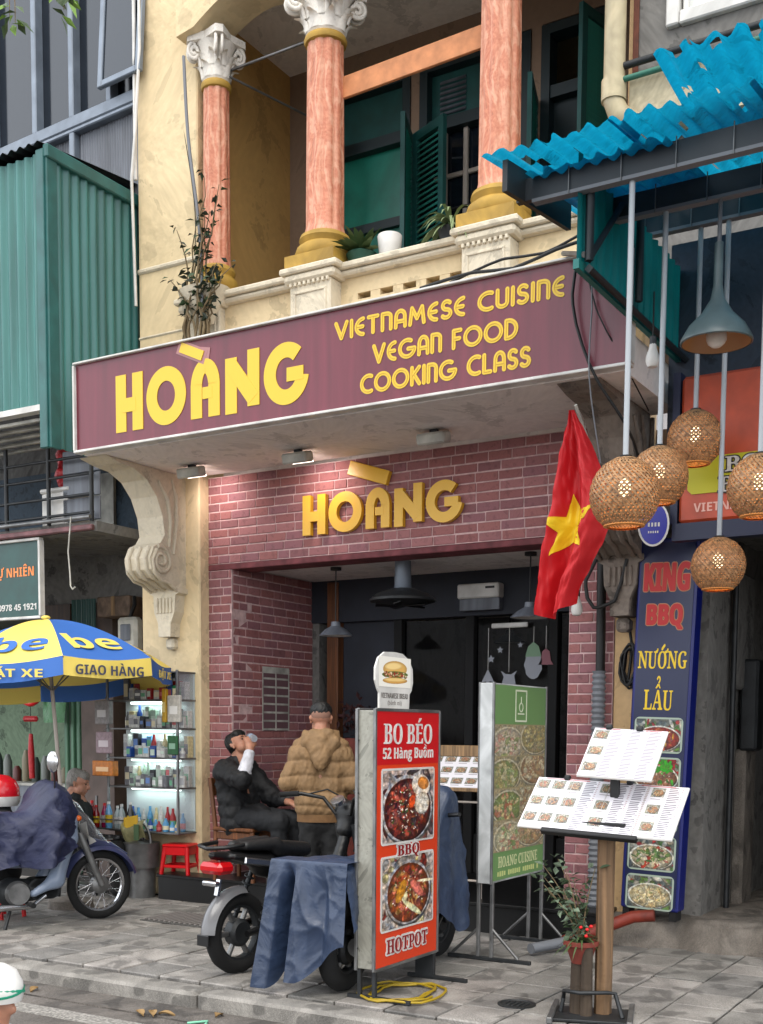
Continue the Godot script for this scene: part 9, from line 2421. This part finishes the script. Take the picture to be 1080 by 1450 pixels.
	g = G.new(); g.lathe([Vector2(0.098, -0.02), Vector2(0.108, 0.02), Vector2(0.104, 0.06), Vector2(0.08, 0.11), Vector2(0.04, 0.135), Vector2(0, 0.14)], 26, Transform3D(Basis.from_scale(Vector3(0.95, 1, 1.12)), Vector3.ZERO)); obj("shell", g, M.white, t)
	for q in [[0.2, 0.012, 0.1075], [-0.25, 0.03, 0.108]]:
		g = G.new(); g.lathe([Vector2(q[2], q[1]), Vector2(q[2] + 0.0022, q[1] + 0.006), Vector2(q[2], q[1] + 0.012)], 30, Transform3D(Basis(Vector3(0.3, 0, 1).normalized(), q[0]) * Basis.from_scale(Vector3(0.97, 1, 1.14)), Vector3.ZERO)); obj("stripe", g, mat(Color(0.10, 0.52, 0.40), 0.4), t)

func tree_branch():
	# a street tree's twig reaches into the top of the view
	var rng := RandomNumberGenerator.new(); rng.seed = 63
	var t := thing("street_tree", "thin tree branch with pale green leaves reaching over the street", "tree", Vector3(-6.6, -0.10, -3.4))
	var g := w(t); g.tube([Vector3(-6.6, -0.10, -3.4), Vector3(-6.55, 2.5, -3.42), Vector3(-6.4, 4.6, -3.5), Vector3(-6.3, 6.2, -3.5)], [0.13, 0.1, 0.07, 0.04], 12); obj("trunk", g, M.twig, t)
	var tips := [Vector3(-4.99, 5.24, -4.5), Vector3(-4.95, 5.2, -4.5), Vector3(-4.60, 5.16, -4.5), Vector3(-4.55, 5.2, -4.5), Vector3(-4.64, 5.24, -4.46)]
	g = w(t)
	g.tube([Vector3(-6.35, 5.3, -3.5), Vector3(-5.7, 5.55, -4.1), Vector3(-4.95, 5.42, -4.48), Vector3(-4.4, 5.42, -4.6)], [0.035, 0.022, 0.012, 0.005], 7)
	for p in tips: g.tube([Vector3(p.x - 0.02, 5.43, -4.5), p + Vector3(0, 0.1, 0), p], [0.004, 0.003, 0.002], 5)
	obj("limb", g, M.twig, t)
	var a := w(t); var b := w(t)
	for p in tips:
		for k in 7: leaf_quad(a if k % 3 else b, p + Vector3(rng.randf_range(-0.03, 0.03), rng.randf_range(-0.03, 0.12), rng.randf_range(-0.03, 0.03)), Vector3(rng.randfn() * 0.6, rng.randf_range(-1.2, 0.1), rng.randfn() * 0.6).normalized(), rng.randf_range(0.06, 0.10), rng.randf_range(0.03, 0.045), rng)
	for k in 260:
		var c := Vector3(-6.3, 6.6, -3.5) + Vector3(rng.randfn() * 0.7, rng.randfn() * 0.4, rng.randfn() * 0.6)
		leaf_quad(a if k % 2 else b, c, Vector3(rng.randfn(), rng.randfn() - 0.4, rng.randfn()).normalized(), 0.1, 0.045, rng)
	obj("crown", a, M.leaf2, t); obj("pale_leaves", b, M.leaf_light, t)
